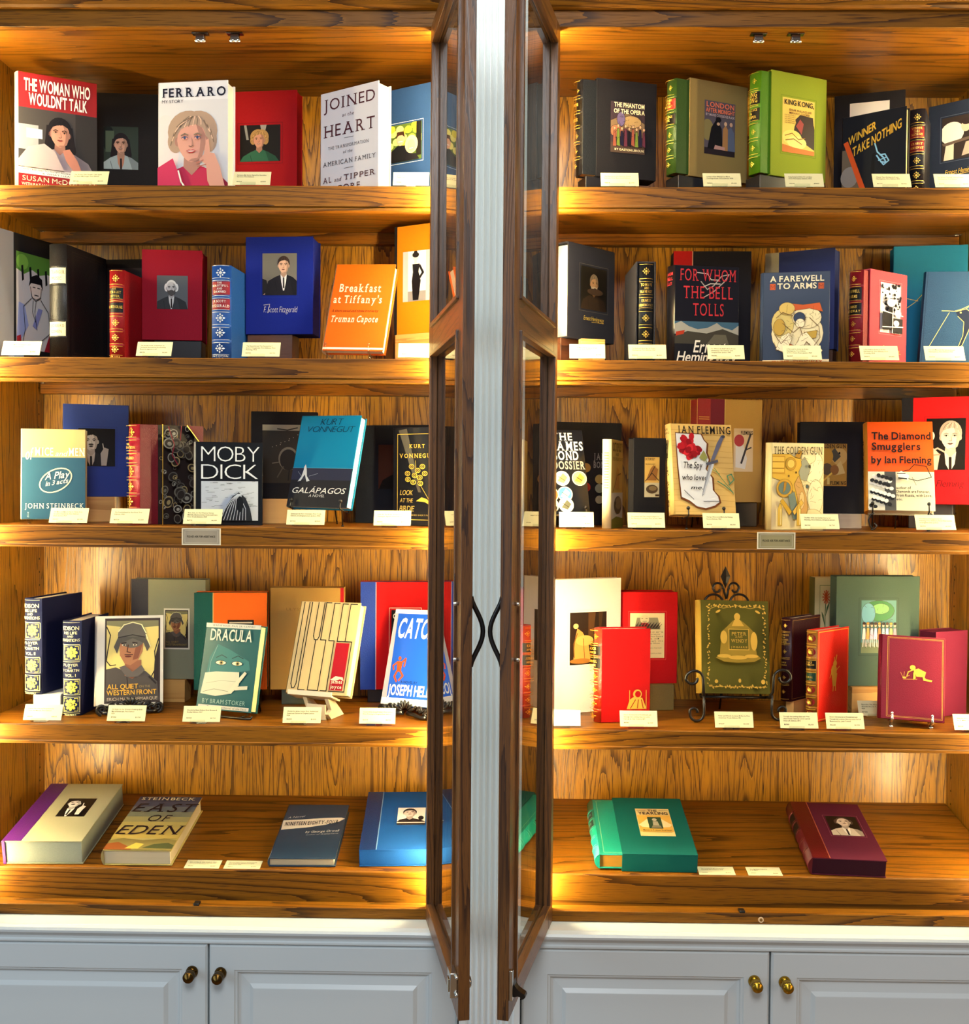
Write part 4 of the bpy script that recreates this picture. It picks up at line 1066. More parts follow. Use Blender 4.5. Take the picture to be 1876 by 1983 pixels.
cv = V(.797, .134, Z2, 36.5, 0, 0, .135, .210, .044)
c = case('slipcase', 'pink slipcase with a stark black and white crowd picture', cv, CL('b84450'), 'L')
R = (.27, .36, .82, .88)
ops = [('r', 0, 0, 1, 1, P('e6dcdc'))]
rr = random.Random(3)
for i in range(46):
    x, y = rr.random(), .45 + rr.random() * .55
    ops.append(('e', x, y, .02 + rr.random() * .06, .012 + rr.random() * .03, P('1a181c')))
ops += [('e', .42, .46, .12, .07, P('141216')), ('e', .42, .60, .2, .08, P('efe8e6')), ('r', 0, .05, .42, .42, P('1c1a1e')), ('p', [(.3, .1), (.34, .42), (.46, .44), (.5, .1)], P('17151a')), ('r', .5, .0, 1, .3, P('2a282c')), ('e', .68, .2, .14, .06, P('d8d0d0')), ('e', .75, .4, .16, .08, P('e0d8d8')), ('l', [(0, .1), (1, .14)], .02, WH), ('l', [(0, .42), (1, .36)], .02, WH), ('l', [(.48, 0), (.5, .5)], .02, WH)]
photo(c, R, ops, frame='d87a84')
draw('signature', c.o, c.F, [('t', 'Ernest Hemingway', .36, .80, .17, .225, GILT, 'im', -.02), ('l', [(.5, .16), (.84, .15)], .004, GILT)])
M, bv = inside_case(c, cv, .018)
b = hardcover('leather_book', 'maroon leather book with black spine labels in the pink slipcase', bv, LE('7c1420'), M=M, bulge=.008, bands=(.18, .34, .505, .66, .83))
leather_spine(b, orn=(.91, .425, .265, .1), labels=((.68, .815, BK), (.525, .645, BK)), lines=(.165, .195, .325, .355, .49, .52, .65, .675, .82, .845, .98), texts=(('A FAREWELL', .755, .785, .1, .9), ('TO ARMS', .70, .73, .2, .8), ('ERNEST', .59, .615, .2, .8), ('HEMINGWAY', .545, .57, .06, .94)))

v = V(.914, .330, Z2, -9.1, 0, 0, .165, .299, .045)
b = case('book_box', 'large teal cloth book box at the right end of the second shelf', v, CL('1f78a0'))
draw('gilt_lines', b.o, b.F, [('l', [(.12, .60), (.34, .57)], .004, GILT), ('l', [(.02, .45), (.3, .56), (.6, .75)], .004, GILT)])
v = V(.927, .194, Z2 + .0078, -19.9, 7, -3.2, .130, .213, .03)
b = hardcover('leather_book', 'dark blue leather book stamped with a leaping gilt fish', v, LE('173a5a'), pages=PAGES)
draw('gilt_picture', b.o, b.F, [('l', [(.30, .58), (.5, .575), (.62, .60), (.8, .66), (.98, .70)], .005, GILT), ('l', [(.42, .56), (.14, .20)], .004, GILT), ('p', [(.52, .57), (.68, .60), (.78, .56), (.76, .40), (.66, .22), (.56, .12), (.66, .32), (.66, .46), (.56, .52)], P('141c30')), ('l', [(.52, .57), (.68, .60), (.78, .56), (.76, .40), (.66, .22), (.56, .12)], .005, GILT), ('l', [(.56, .52), (.66, .46), (.66, .32), (.56, .12)], .004, GILT), ('l', [(.48, .15), (.56, .12), (.62, .06)], .005, GILT), ('l', [(.68, .6), (.86, .72), (.96, .72)], .005, GILT), ('e', .60, .56, .014, .009, GILT)])
draw('tooled_edge', b.o, b.F, [('l', [(.035, .01), (.035, .99)], .003, P('0c2238'))])

# ---- third shelf, left bookcase
v = V(-1.051, .110, -.086, 13.8, 3, 0, .132, .199, .03)
b = hardcover('hardcover_book', 'tan and slate blue jacketed book with an oval lettered seal, on a clear stand', v, J('c9b078'), spine=J('e6e0cc'), pages=PAGEW)
draw('jacket_panel', b.o, b.F, [('r', 0, 0, 1, .685, P('2a5068'))])
draw('title_lettering', b.o, b.F, [('t', 'of', .05, .16, .66, .79, WH, 'i'), ('t', 'MICE', .20, .49, .705, .79, WH, 'sm'), ('t', 'and', .52, .70, .70, .755, WH, 'i'), ('t', 'MEN', .73, .99, .705, .79, WH, 'sm')], base=.0012)
sealp = [(.53 + .25 * math.cos(a) * 1.0, .43 + .125 * math.sin(a) + .05 * math.cos(a)) for a in [j * PI / 18 for j in range(37)]]
draw('seal_lettering', b.o, b.F, [('l', sealp, .013, P('e2dbb8')), ('t', 'A Play', .36, .74, .435, .51, P('eee8d4'), 'im', .03), ('t', 'in 3 acts', .37, .72, .365, .415, P('eee8d4'), 'im', .04)], base=.0012)
draw('author_lettering', b.o, b.F, [('t', 'JOHN STEINBECK', .05, .98, .12, .175, P('eee8d4'), 'sw')], base=.0012)
stand('clear', 'clear stand holding the tan and slate blue jacket', v, us=(.12, .92), mat=ACRYL)

v = V(-1.015, .25, -.038, 21.9, 0, 0, .145, .215, .04)
b = case('book_box', 'cobalt cloth book box with a photo of a moustached man smoking', v, CL('2b3f8e'))
R = (.23, .33, .79, .74)
photo(b, R, portrait(ar_of(b, R), '100e10', 'b8b2ac', '17130f', '1c191c', .34, .68, .26, 'short', shirt='a8a4a0', dark='0c0a0a', lips='2a2422') + [('e', .34, .58, .07, .018, P('17130f')), ('p', [(.62, .02), (.6, .34), (.7, .5), (.82, .46), (.8, .3), (.76, .02)], P('9a948e')), ('l', [(.68, .48), (.66, .6)], .02, P('b0aaa4'))], frame='22347a')
block('pine block under the cobalt book box', v, .30, .78, PINE, -.038 - ZS[3], -.006, .05)

v = V(-.794, .12, Z3, 45, 0, 0, .143, .221, .050)
b = hardcover('leather_book', 'red leather book with marbled paper sides and gilt spine stars', v, LE('6e1022'), spine=LE('98182c'), bulge=.006, bands=(.16, .30, .46, .60, .72, .855))
mar_ops = [('r', .3, 0, 1, 1, P('2a2120'))]
rr = random.Random(5)
for i in range(70):
    x, y, r = .33 + rr.random() * .64, .02 + rr.random() * .95, .02 + rr.random() * .045
    if x + r / .54 > 1 or x - r / .54 < .3: r = .02; x = min(max(x, .34), .95)
    c_ = P(('8c8a80', '6a665c', '9c8a60', '54504c', 'a8a498')[i % 5])
    ro = rr.random() * 3
    mar_ops.append(('e', x, y, r * 1.3, r, c_, ro)); mar_ops.append(('e', x, y, r * 1.02, r * .76, P('2e2826'), ro))
    if i % 2: mar_ops.append(('e', x + .008, y - .004, r * .5, r * .4, c_, ro))
mar_ops += [('l', [(.40, .98), (.5, .8), (.46, .7), (.56, .6)], .01, P('8a2234')), ('l', [(.62, .99), (.6, .85)], .01, P('8a2234'))]
mar_ops += [('p', [(.72, 1), (1, 1), (1, .79)], LE('6e1022')), ('l', [(.715, 1), (1, .785)], .008, GILT), ('l', [(.3, 0), (.3, 1)], .006, GILT)]
draw('marbled_paper', b.o, b.F, mar_ops)
leather_spine(b, orn=(.92, .53, .38, .23, .08), lines=(.145, .175, .285, .315, .445, .475, .585, .615, .705, .735, .84, .87, .985), gold=GILT, r=.3, texts=(('THE', .79, .81, .36, .64), ('FOUNDATION', .755, .78, .1, .9), ('AYN RAND', .65, .675, .15, .85)))

v = V(-.671, .12, Z3, 12.9, 0, 0, .144, .183, .03)
b = hardcover('hardcover_book', 'black book with thin white capitals above a white woodcut of a wave', v, J('0f1218'), spine=J('9a9a98'), pages=PAGES)
wl = P('dfe3e6')
draw('title_lettering', b.o, b.F, [('t', 'MOBY', .08, .95, .765, .95, wl, 'l'), ('t', 'DICK', .08, .93, .555, .735, wl, 'l')], base=.001)
R = (.08, .055, .93, .53)
wops = [('r', 0, 0, 1, 1, P('b7c0cc'))]
rr = random.Random(9)
for i in range(60): x, y = rr.random() * .9, .35 + rr.random() * .64; wops.append(('l', [(x, y), (x + .04 + rr.random() * .1, y + .004)], .006, P('20242c')))
wops += [('p', [(.30, 0), (.42, .32), (.55, .62), (.66, .72), (.78, .58), (.86, .3), (.9, 0)], P('20242c'))]
for i in range(9): wops.append(('l', [(.34 + i * .055, .02), (.42 + i * .045, .3), (.54 + i * .02, .56), (.64 + i * .008, .68)], .014, P('b7c0cc')))
wops += [('e', .68, .42, .06, .2, P('0f1218')), ('l', [(.0, .08), (.3, .05)], .01, P('20242c')), ('l', [(.0, .16), (.34, .12)], .01, P('20242c'))]
draw('woodcut', b.o, b.F, sub(R, wops))

v = V(-.579, .25, -.039, 7.3, 0, 0, .152, .201, .04)
b = case('book_box', 'black book box with a dim picture, behind the white woodcut book', v, CL('131116'))
R = (.17, .18, .92, .85)
photo(b, R, [('r', 0, 0, 1, 1, P('2a2218')), ('r', 0, .9, 1, 1, P('8a8272')), ('l', [(.3, .93), (.5, .91), (.7, .95)], .02, P('2a2218')), ('e', .52, .42, .2, .2, P('6a6254')), ('e', .52, .40, .17, .18, P('1c150f')), ('l', [(.2, .34), (.35, .36)], .014, P('6a6254')), ('l', [(.3, .1), (.42, .28)], .02, P('4a4236')), ('l', [(.52, .05), (.54, .24)], .02, P('15100c'))] + [('e', .2 + (i * .17) % .6, .62 + (i * .07) % .26, .008, .006, P('a89c84')) for i in range(10)])
block('pine block under the black book box with the dim picture', v, .17, .62, PINE, -.039 - ZS[3], -.012, .05)

v = V(-.480, .164, -.054, -24.0, 15.7, -.6, .157, .212, .026)
b = hardcover('hardcover_book', 'teal jacketed book with a dark sea and a pale diving figure, on black wire', v, J('0f7ba0'), spine=J('12688a'), pages=PAGEW)
draw('jacket_art', b.o, b.F, [('r', 0, 0, 1, .42, P('2a2c40')), ('r', 0, 0, 1, .29, P('201f24')), ('l', [(0, .42), (1, .42)], .004, P('5aa0b8')), ('p', [(.19, .43), (.21, .46), (.24, .40), (.26, .33), (.32, .28), (.27, .27), (.22, .35), (.17, .28), (.12, .27), (.17, .33), (.19, .40)], P('cfd0cc')), ('l', [(.1, .38), (.18, .32)], .004, P('8a8e98')), ('l', [(.3, .33), (.44, .36)], .004, P('8a8e98'))])
draw('title_lettering', b.o, b.F, [('t', 'KURT', .34, .70, .895, .965, P('10263c'), 'il'), ('t', 'VONNEGUT', .12, .91, .815, .88, P('10263c'), 'il'), ('t', 'GALÁPAGOS', .05, .93, .145, .205, P('eee9dc'), 'i'), ('t', 'A NOVEL', .35, .61, .105, .132, P('d8d4cc'), 'i')], base=.0013)
stand('wire', 'black wire stand under the teal jacket', v, us=(.1, .92))

v = V(-.351, .352, Z3, -14, 0, 0, .195, .233, .04)
b = case('book_box', 'navy book box with a dark portrait, behind the shrink wrapped book', v, CL('14161f'))
R = (.3, .35, .75, .8)
photo(b, R, portrait(ar_of(b, R), '3c2018', '5a3428', '120c0c', '100c0e', .6, .6, .2, 'short', dark='0c0808', lips='3a1a16'))
v = V(-.249, .233, Z3, -34.2, 0, 0, .131, .222, .022)
b = hardcover('hardcover_book', 'shrink wrapped black book with gilt lettering and a bunch of gilt eyes', v, J('14141a'), pages=PAGES)
go = [('l', [(.1, .06), (.94, .06), (.94, .93), (.1, .93), (.1, .06)], .006, GILT), ('t', 'KURT', .36, .7, .79, .825, GILT, 'sbw'), ('t', 'VONNEGUT', .14, .92, .69, .73, GILT, 'sbw'), ('l', [(.5, .66), (.52, .5), (.6, .42), (.88, .2)], .005, GILT), ('p', [(.52, .25), (.72, .24), (.88, .19), (.76, .27), (.64, .29)], GILT), ('t', 'LOOK', .16, .44, .31, .36, P('b09850'), 'i'), ('t', 'AT THE', .16, .44, .235, .275, P('b09850'), 'i'), ('t', 'BIRDIE', .15, .47, .145, .20, P('b09850'), 'i'), ('t', 'UNPUBLISHED SHORT FICTION', .24, .92, .10, .115, P('b09850'), '')]
for (ex, ey) in ((.42, .6), (.66, .6), (.56, .56), (.34, .53), (.72, .53), (.5, .51), (.62, .49), (.36, .47), (.48, .44), (.64, .43)):
    go += [('e', ex, ey, .06, .026, GILT), ('e', ex, ey, .044, .018, J('14141a')), ('e', ex, ey, .024, .013, GILT), ('e', ex, ey, .012, .007, J('14141a'))]
draw('gilt_picture', b.o, b.F, go)
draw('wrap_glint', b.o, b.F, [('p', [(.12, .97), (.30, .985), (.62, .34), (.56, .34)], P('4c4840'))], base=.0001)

# ---- third shelf, right bookcase
v = V(.072, .120, -.067, 19.9, 14.5, .3, .133, .194, .03)
b = hardcover('hardcover_book', 'black jacketed book with white block lettering and round colour vignettes, next to the door', v, J('121319'), pages=PAGES)
ops = [('t', 'THE', .43, .80, .875, .96, P('d8d4d0'), 'sb'), ('t', 'JAMES', .42, .98, .755, .855, WH, 'sb'), ('t', 'BOND', .42, .88, .64, .74, WH, 'sb'), ('t', 'DOSSIER', .40, .99, .53, .62, P('9a9690'), 'sb')]
draw('title_lettering', b.o, b.F, ops, base=.001)
ops = []
for (cx_, cy_, c1, c2) in ((.55, .42, 'e8dca0', 'c8b060'), (.86, .42, 'e0c878', 'b08838'), (.28, .43, 'd8d0b0', 'a88a50'), (.32, .23, 'c85a2a', 'e8d8b0'), (.57, .235, '4ab0c8', 'd8dcdc'), (.57, .105, 'd8d4b8', '5a5a48'), (.3, .10, 'd0c8a0', '7a6a48')):
    ops += [('e', cx_, cy_, .135, .088, P('e8e0bc')), ('e', cx_, cy_, .12, .078, P(c1)), ('p', [(cx_ - .09, cy_ - .03), (cx_ + .02, cy_ + .06), (cx_ + .09, cy_ + .01), (cx_ + .02, cy_ - .055)], P(c2)), ('l', [(cx_ - .06, cy_ + .02), (cx_ + .05, cy_ - .03)], .008, P('3a342c'))]
draw('vignettes', b.o, b.F, ops)
stand('wire', 'black wire stand under the jacket with round vignettes', v, us=(.35, .9))
v = V(.104, .27, Z3, 20, 0, 0, .19, .241, .04)
b = case('book_box', 'black book box with small coloured discs, behind the jacket with round vignettes', v, CL('141318'))
draw('cover_picture', b.o, b.F, [('t', 'JAMES', .62, .86, .64, .70, P('6a6668'), 'sb'), ('t', 'BOND', .62, .82, .56, .62, P('6a6668'), 'sb'), ('e', .52, .56, .06, .045, P('8a6a38')), ('e', .7, .45, .06, .045, P('8a7a4a')), ('e', .86, .45, .055, .042, P('9a6a30')), ('e', .52, .37, .06, .045, P('8a2a20')), ('e', .7, .36, .06, .045, P('7a8076')), ('e', .7, .25, .055, .04, P('8a8878'))])

v = V(.238, .12, Z3, 72, 0, 0, .118, .195, .020)
b = hardcover('hardcover_book', 'slim yellow jacketed book with an octopus and fish drawing, cream spine turned forward', v, J('d6b358'), spine=J('eee2b4'), pages=PAGES, bulge=.005)
draw('jacket_art', b.o, b.F, [('r', 0, 0, 1, .4, P('d8ccaa')), ('t', 'OCTOPUSSY', .1, .95, .87, .965, P('3a2c14'), 'sb'), ('t', 'AND', .35, .6, .82, .85, P('3a2c14'), 's'), ('t', 'THE LIVING DAYLIGHTS', .1, .95, .765, .80, P('3a2c14'), 's'), ('p', [(.3, .45), (.45, .7), (.62, .66), (.7, .44)], P('c8964a')), ('l', [(.1, .4), (.5, .6), (.8, .62)], .014, P('7a5a28')), ('e', .55, .26, .34, .1, P('6a5a40')), ('e', .6, .28, .26, .07, P('9a845a')), ('e', .35, .28, .03, .02, BK), ('p', [(0, 0), (0, .1), (.4, .13), (1, .1), (1, 0)], P('8a8430'))])
draw('spine_lettering', b.o, b.S, [('r', .25, .45 + .03 * i, .75, .462 + .03 * i, P('9a8a54')) for i in range(14)])
v = V(.285, .112, Z3, 16, 0, 0, .076, .198, .03)
b = case('book_box', 'narrow black book box with a small yellow fish picture panel', v, CL('131115'))
R = (.34, .35, .80, .79)
photo(b, R, [('r', 0, 0, 1, 1, P('c89c4c')), ('r', 0, 0, 1, .36, P('c0b08a')), ('t', 'OCTOPUSSY', .04, .7, .92, .98, P('2a1c10'), 'b'), ('t', 'THE LIVING DAYLIGHTS', .04, .7, .81, .84, P('2a1c10'), 'm'), ('p', [(.1, .42), (.4, .72), (.6, .8), (.9, .7), (.8, .42)], P('8a5a28')), ('l', [(.05, .4), (.5, .6), (.95, .42)], .02, P('3a2412')), ('l', [(.3, .5), (.7, .78)], .02, P('3a2412')), ('e', .5, .2, .4, .11, P('4a3824')), ('e', .55, .22, .26, .06, P('7a6440')), ('r', .72, .02, .98, .07, P('3a2412'))])

v = V(.374, .100, -.064, 10.8, 11.7, -.6, .140, .203, .030)
b = hardcover('hardcover_book', 'wood grain jacketed book with a red carnation and a dagger, on a black wire stand', v, J('d9b266'), spine=J('e0bf74'), pages=PAGES, bulge=.007)
grain = [('l', [(0, .03 + .06 * i), (.5, .035 + .06 * i + .006 * (i % 3)), (1, .03 + .06 * i)], .0022, P('b8893c')) for i in range(16)]
rose = []
rr = random.Random(2)
for i in range(46):
    a, r = rr.random() * 6.28, rr.random() ** .6 * .135
    rose.append(('e', .29 + r * math.cos(a) * 1.15, .745 + r * math.sin(a) * .85, .06, .03, P(('a8141e', 'c8242c', '8a0c16')[i % 3]), a))
draw('jacket_art', b.o, b.F, grain + [('p', [(.06, .9), (.5, .89), (.54, .82), (.6, .78), (.58, .68), (.62, .6), (.55, .5), (.66, .4), (.66, .26), (.74, .2), (.76, .13), (.66, .08), (.5, .05), (.36, .07), (.24, .13), (.1, .17), (.07, .5)], P('6a3a18')), ('p', [(.07, .89), (.48, .88), (.52, .82), (.57, .78), (.55, .68), (.59, .6), (.53, .5), (.63, .4), (.63, .27), (.71, .2), (.73, .14), (.65, .1), (.5, .07), (.36, .09), (.25, .15), (.12, .19), (.09, .5)], P('dcdcdc'))] + rose +
     [('p', [(.42, .62), (.5, .7), (.56, .62), (.5, .58)], P('8a8a4a')), ('l', [(.5, .62), (.6, .5), (.74, .44)], .008, P('7a8a4a')), ('p', [(.58, .56), (.66, .55), (.47, .22), (.43, .19), (.45, .25)], P('8a8e98')), ('p', [(.62, .55), (.66, .55), (.47, .22), (.45, .22)], P('b8bcc4')), ('p', [(.52, .56), (.72, .60), (.73, .57), (.54, .53)], P('4a4a58')), ('p', [(.60, .58), (.67, .60), (.84, .84), (.80, .87), (.72, .78)], P('5a5c72')), ('e', .83, .855, .03, .018, P('3a3c48')), ('l', [(.66, .5), (.78, .38), (.9, .28), (.95, .22)], .008, P('5a7a4a')), ('l', [(.9, .34), (.86, .42), (.93, .44), (.97, .38), (.88, .32)], .012, P('4a7a5a')), ('l', [(.7, .36), (.82, .31), (.94, .24)], .012, P('4a7a5a'))])
bk = P('1c1612')
draw('title_lettering', b.o, b.F, [('t', 'The Spy', .15, .46, .50, .57, bk, 'im'), ('t', 'who loved', .12, .53, .37, .43, bk, 'im'), ('t', 'me.', .26, .46, .27, .31, bk, 'im')], base=.0075)
for q in ([(.15, .26), (.3, .16)], [(.46, .14), (.72, .145)]): draw('pen_stroke', b.o, b.F, [('l', q, .006, bk)], base=.0075)
draw('author_lettering', b.o, b.F, [('t', 'IAN FLEMING', .10, .96, .885, .965, bk, 'sm')], base=.0075)
draw('spine_lettering', b.o, b.S, [('t', 'IAN', .3, .8, .93, .955, bk, 's'), ('t', 'FLEMING', .1, .9, .89, .91, bk, 's')] + [('t', c_, .3, .75, .80 - .037 * i, .826 - .037 * i, bk, 's') for i, c_ in enumerate('THE SPY WHO LOVED ME') if c_ != ' '])
stand('wire', 'black wire stand under the jacket with the red carnation', v, us=(.2, .78))

v = V(.448, .262, -.040, 15.6, 0, 0, .165, .239, .04)
b = case('book_box', 'tan cloth book box with a maroon leather spine, tallest behind the carnation jacket', v, CL('b08a48'), side=LE('7c141e'))
strip(b, 0, .42, CL('6a1c30'), 'leather_strip', P('c8a860'))
draw('spine_strip', b.o, b.F, [('r', 0, 0, .2, 1, LE('8c1620'))] + [('r', .02, q, .18, q + .006, GOLD) for q in (.80, .82, .70, .72)], base=.0007)
R = (.56, .30, .86, .72)
photo(b, R, [('r', 0, 0, 1, 1, P('c8b090')), ('p', [(.1, .1), (.1, .6), (.5, .62), (.7, .3), (.6, .06)], P('c8c4c4')), ('e', .28, .72, .26, .14, P('9c2a38')), ('l', [(.86, .86), (.4, .2)], .05, P('2c2830')), ('l', [(.6, .5), (.9, .56)], .03, P('2c2830')), ('t', 'FLEMING', .36, .97, .86, .94, BK, 'sb')])
block('black block under the tan and maroon book box', v, .3, .95, pm('17151a', 'plastic'), -.040 - ZS[3], .004, .05)
v2 = V(.447, .262, -.040, 15.6, 0, 0, .03, .239, .04)

v = V(.586, .12, Z3, 15.5, 0, 0, .127, .190, .026)
b = hardcover('hardcover_book', 'cream jacketed book with a yellow revolver drawing and bullets, glare on its wrapper', v, J('e4d29a'), spine=J('ddc88c'), pages=PAGES, bulge=.006)
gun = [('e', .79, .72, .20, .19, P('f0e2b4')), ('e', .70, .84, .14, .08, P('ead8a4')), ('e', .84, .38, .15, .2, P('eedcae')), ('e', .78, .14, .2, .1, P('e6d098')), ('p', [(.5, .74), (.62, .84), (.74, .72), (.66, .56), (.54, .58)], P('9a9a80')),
       ('p', [(.0, .87), (.34, .87), (.44, .83), (.54, .84), (.56, .74), (.50, .66), (.56, .56), (.64, .42), (.70, .26), (.66, .13), (.54, .12), (.48, .26), (.42, .42), (.34, .52), (.20, .56), (.0, .60)], P('d2a83c')),
       ('p', [(.50, .62), (.58, .52), (.66, .38), (.69, .24), (.64, .15), (.56, .15), (.52, .28), (.46, .44), (.42, .52)], P('c89a54')), ('e', .57, .34, .05, .1, P('deb878')),
       ('r', .0, .645, .24, .85, P('b88828')), ('r', .0, .66, .225, .835, P('dcb44a')), ('r', .0, .70, .225, .712, P('a87c24')), ('r', .0, .775, .225, .787, P('a87c24')), ('e', .35, .76, .10, .075, P('c0922e')), ('e', .35, .76, .07, .05, P('e0bc58')), ('p', [(.42, .84), (.50, .92), (.56, .90), (.52, .82)], P('b08228')),
       ('e', .23, .48, .155, .105, P('c89a34')), ('e', .23, .48, .115, .075, P('60746c')), ('p', [(.22, .55), (.27, .55), (.25, .46), (.20, .42)], P('b08228')), ('p', [(.30, .40), (.42, .44), (.48, .26), (.5, .12), (.4, .12), (.34, .26)], P('6c7c70')),
       ('e', .70, .73, .022, .02, P('4a4a3a')), ('e', .66, .50, .03, .022, P('4a5a58')), ('e', .44, .66, .016, .012, P('6a5018')), ('e', .30, .62, .016, .012, P('6a5018')),
       ('p', [(.14, .33), (.19, .36), (.37, .21), (.32, .17)], P('c89c2c')), ('p', [(.38, .21), (.42, .17), (.59, .31), (.54, .35)], P('d8b04a'))]
for x in (.10, .46): gun += [('p', [(x, .05), (x, .24), (x + .02, .29), (x + .04, .31), (x + .06, .29), (x + .08, .24), (x + .08, .05)], P('d2ac44')), ('r', x + .045, .06, x + .065, .24, P('ecd488'))]
draw('jacket_art', b.o, b.F, inked(gun, '7a6428', .0035, 26, 6, (.5, .3, .95, .85)))
draw('title_lettering', b.o, b.F, [('t', 'THE GOLDEN GUN', .02, .95, .87, .955, P('4a3c20'), 's')], base=.0035)
v = V(.683, .259, -.063, -3.6, 0, 0, .149, .210, .035)
b = case('book_box', 'dark charcoal book box with a revolver picture, right of the glaring cream jacket', v, CL('17161d'))
R = (.25, .30, .71, .76)
photo(b, R, [('r', 0, 0, 1, 1, P('a87c34')), ('e', .75, .7, .26, .2, P('c09a58')), ('p', [(.4, .75), (.6, .9), (.8, .7), (.6, .56)], P('4a4438')), ('e', .3, .7, .25, .2, P('b8862c')), ('e', .35, .4, .18, .14, P('5a4a34')), ('p', [(.55, .4), (.8, .6), (.95, .3), (.6, .25)], P('c8aa6c')), ('e', .6, .38, .14, .12, P('8a5a2c')), ('l', [(.2, .1), (.5, .3)], .04, P('d8b04a')), ('r', .36, .04, .44, .2, P('d8b86a')), ('e', .75, .78, .03, .03, BK), ('t', 'GOLDEN GUN', .04, .96, .90, .985, P('241a10'), 'sb'), ('t', 'FLEMING', .46, .98, .03, .11, P('241a10'), 'sb')])
block('grey wood block under the charcoal revolver book box', v, .2, .93, GREYWOOD, -.063 - ZS[3], -.01, .05)

v = V(.800, .131, -.052, -13.0, 22, -.3, .137, .212, .030)
b = hardcover('hardcover_book', 'orange topped jacketed book with black lettering and a hand drawing, on a scrolled stand', v, J('d8d0b0'), spine=J('c8862c'), pages=PAGES, bulge=.008)
draw('jacket_art', b.o, b.F, [('r', 0, .43, 1, 1, P('d8500c')), ('r', 0, 0, .42, .43, P('d8d2bc')), ('r', .25, .0, .42, .43, P('4a4844'))] + [('e', .03 + (i * .37) % .34, .03 + (i * .173) % .36, .035, .02, P('161412' if i % 2 else 'eee8da'), i) for i in range(44)] +
     [('l', [(.5, .42), (.62, .44), (.7, .5), (.88, .48), (.95, .36), (.74, .32), (.62, .34), (.5, .42)], .008, BK), ('p', [(.44, .4), (.5, .43), (.62, .38), (.6, .32), (.46, .35)], P('efe8da')), ('l', [(.44, .4), (.56, .4)], .01, BK), ('l', [(.46, .35), (.58, .34)], .014, BK), ('l', [(.66, .36), (.72, .27)], .004, BK)])
bk2 = P('1c100c')
draw('title_lettering', b.o, b.F, [('t', 'The Diamond', .06, .96, .785, .865, bk2, 'b'), ('t', 'Smugglers', .06, .80, .665, .745, bk2, 'b'), ('t', 'by Ian Fleming', .05, .96, .515, .59, bk2, 'b')], base=.0065)
draw('author_lettering', b.o, b.F, [('t', 'author of', .42, .64, .225, .255, bk2, 'b'), ('t', 'Diamonds are Forever,', .42, .92, .185, .213, bk2, 'b'), ('t', 'From Russia, with Love,', .42, .95, .142, .17, bk2, 'b'), ('t', 'etc.', .42, .51, .10, .125, bk2, 'b')], base=.0065)
draw('spine_lettering', b.o, b.S, [('t', c_, .3, .72, .78 - .03 * i, .80 - .03 * i, bk2, 'b') for i, c_ in enumerate('by Ian Fleming') if c_ != ' '])
root, L, dz, w_ = stand('wire', 'black scrolled wire stand under the orange topped jacket', v, us=(.06, .9))
mb = MB()
for u, fl in ((.0, 1), (1.0, -1)):
    mb.tube([(u * w_ + fl * .012, -.004, dz - .006), (u * w_ + fl * .004, -.004, dz - .010), (u * w_ - fl * .0, -.004, dz - .022), (u * w_ + fl * .004, -.004, dz - .036), (u * w_ + fl * .012, -.004, .0035), (u * w_ + fl * .018, -.004, dz - .034), (u * w_ + fl * .012, -.004, dz - .028)], .0018, IRON)
mb.build('scroll', root)

v = V(.925, .290, -.040, -27.5, 0, 0, .160, .245, .04)
b = case('book_box', 'bright red book box with a photo of a man holding a cigarette and a signature', v, CL('c4121a'))
strip(b, .0, .155, LE('1c1a1e'), 'leather_strip')
R = (.34, .32, .86, .80)
photo(b, R, portrait(ar_of(b, R), '14100f', 'dcc8bc', 'a89a90', '17130f', .62, .66, .26, 'short', shirt='cfc4bc', lips='6a4a44') + [('p', [(0, .0), (0, .34), (.2, .42), (.36, .3), (.3, 0)], P('d0b4a4')), ('e', .1, .66, .12, .1, P('e0d4cc')), ('l', [(.12, .36), (.3, .42), (.5, .34)], .03, P('c8a898')), ('l', [(.1, .28), (.36, .3)], .03, P('b08a7a'))], frame='8a0a10')
draw('signature', b.o, b.F, [('t', 'Fleming', .48, .84, .165, .225, P('5a0c10'), 'i', .0)])
block('dark block under the bright red book box', v, .1, .7, pm('3a363a', 'plastic'), -.040 - ZS[3], .02, .04)

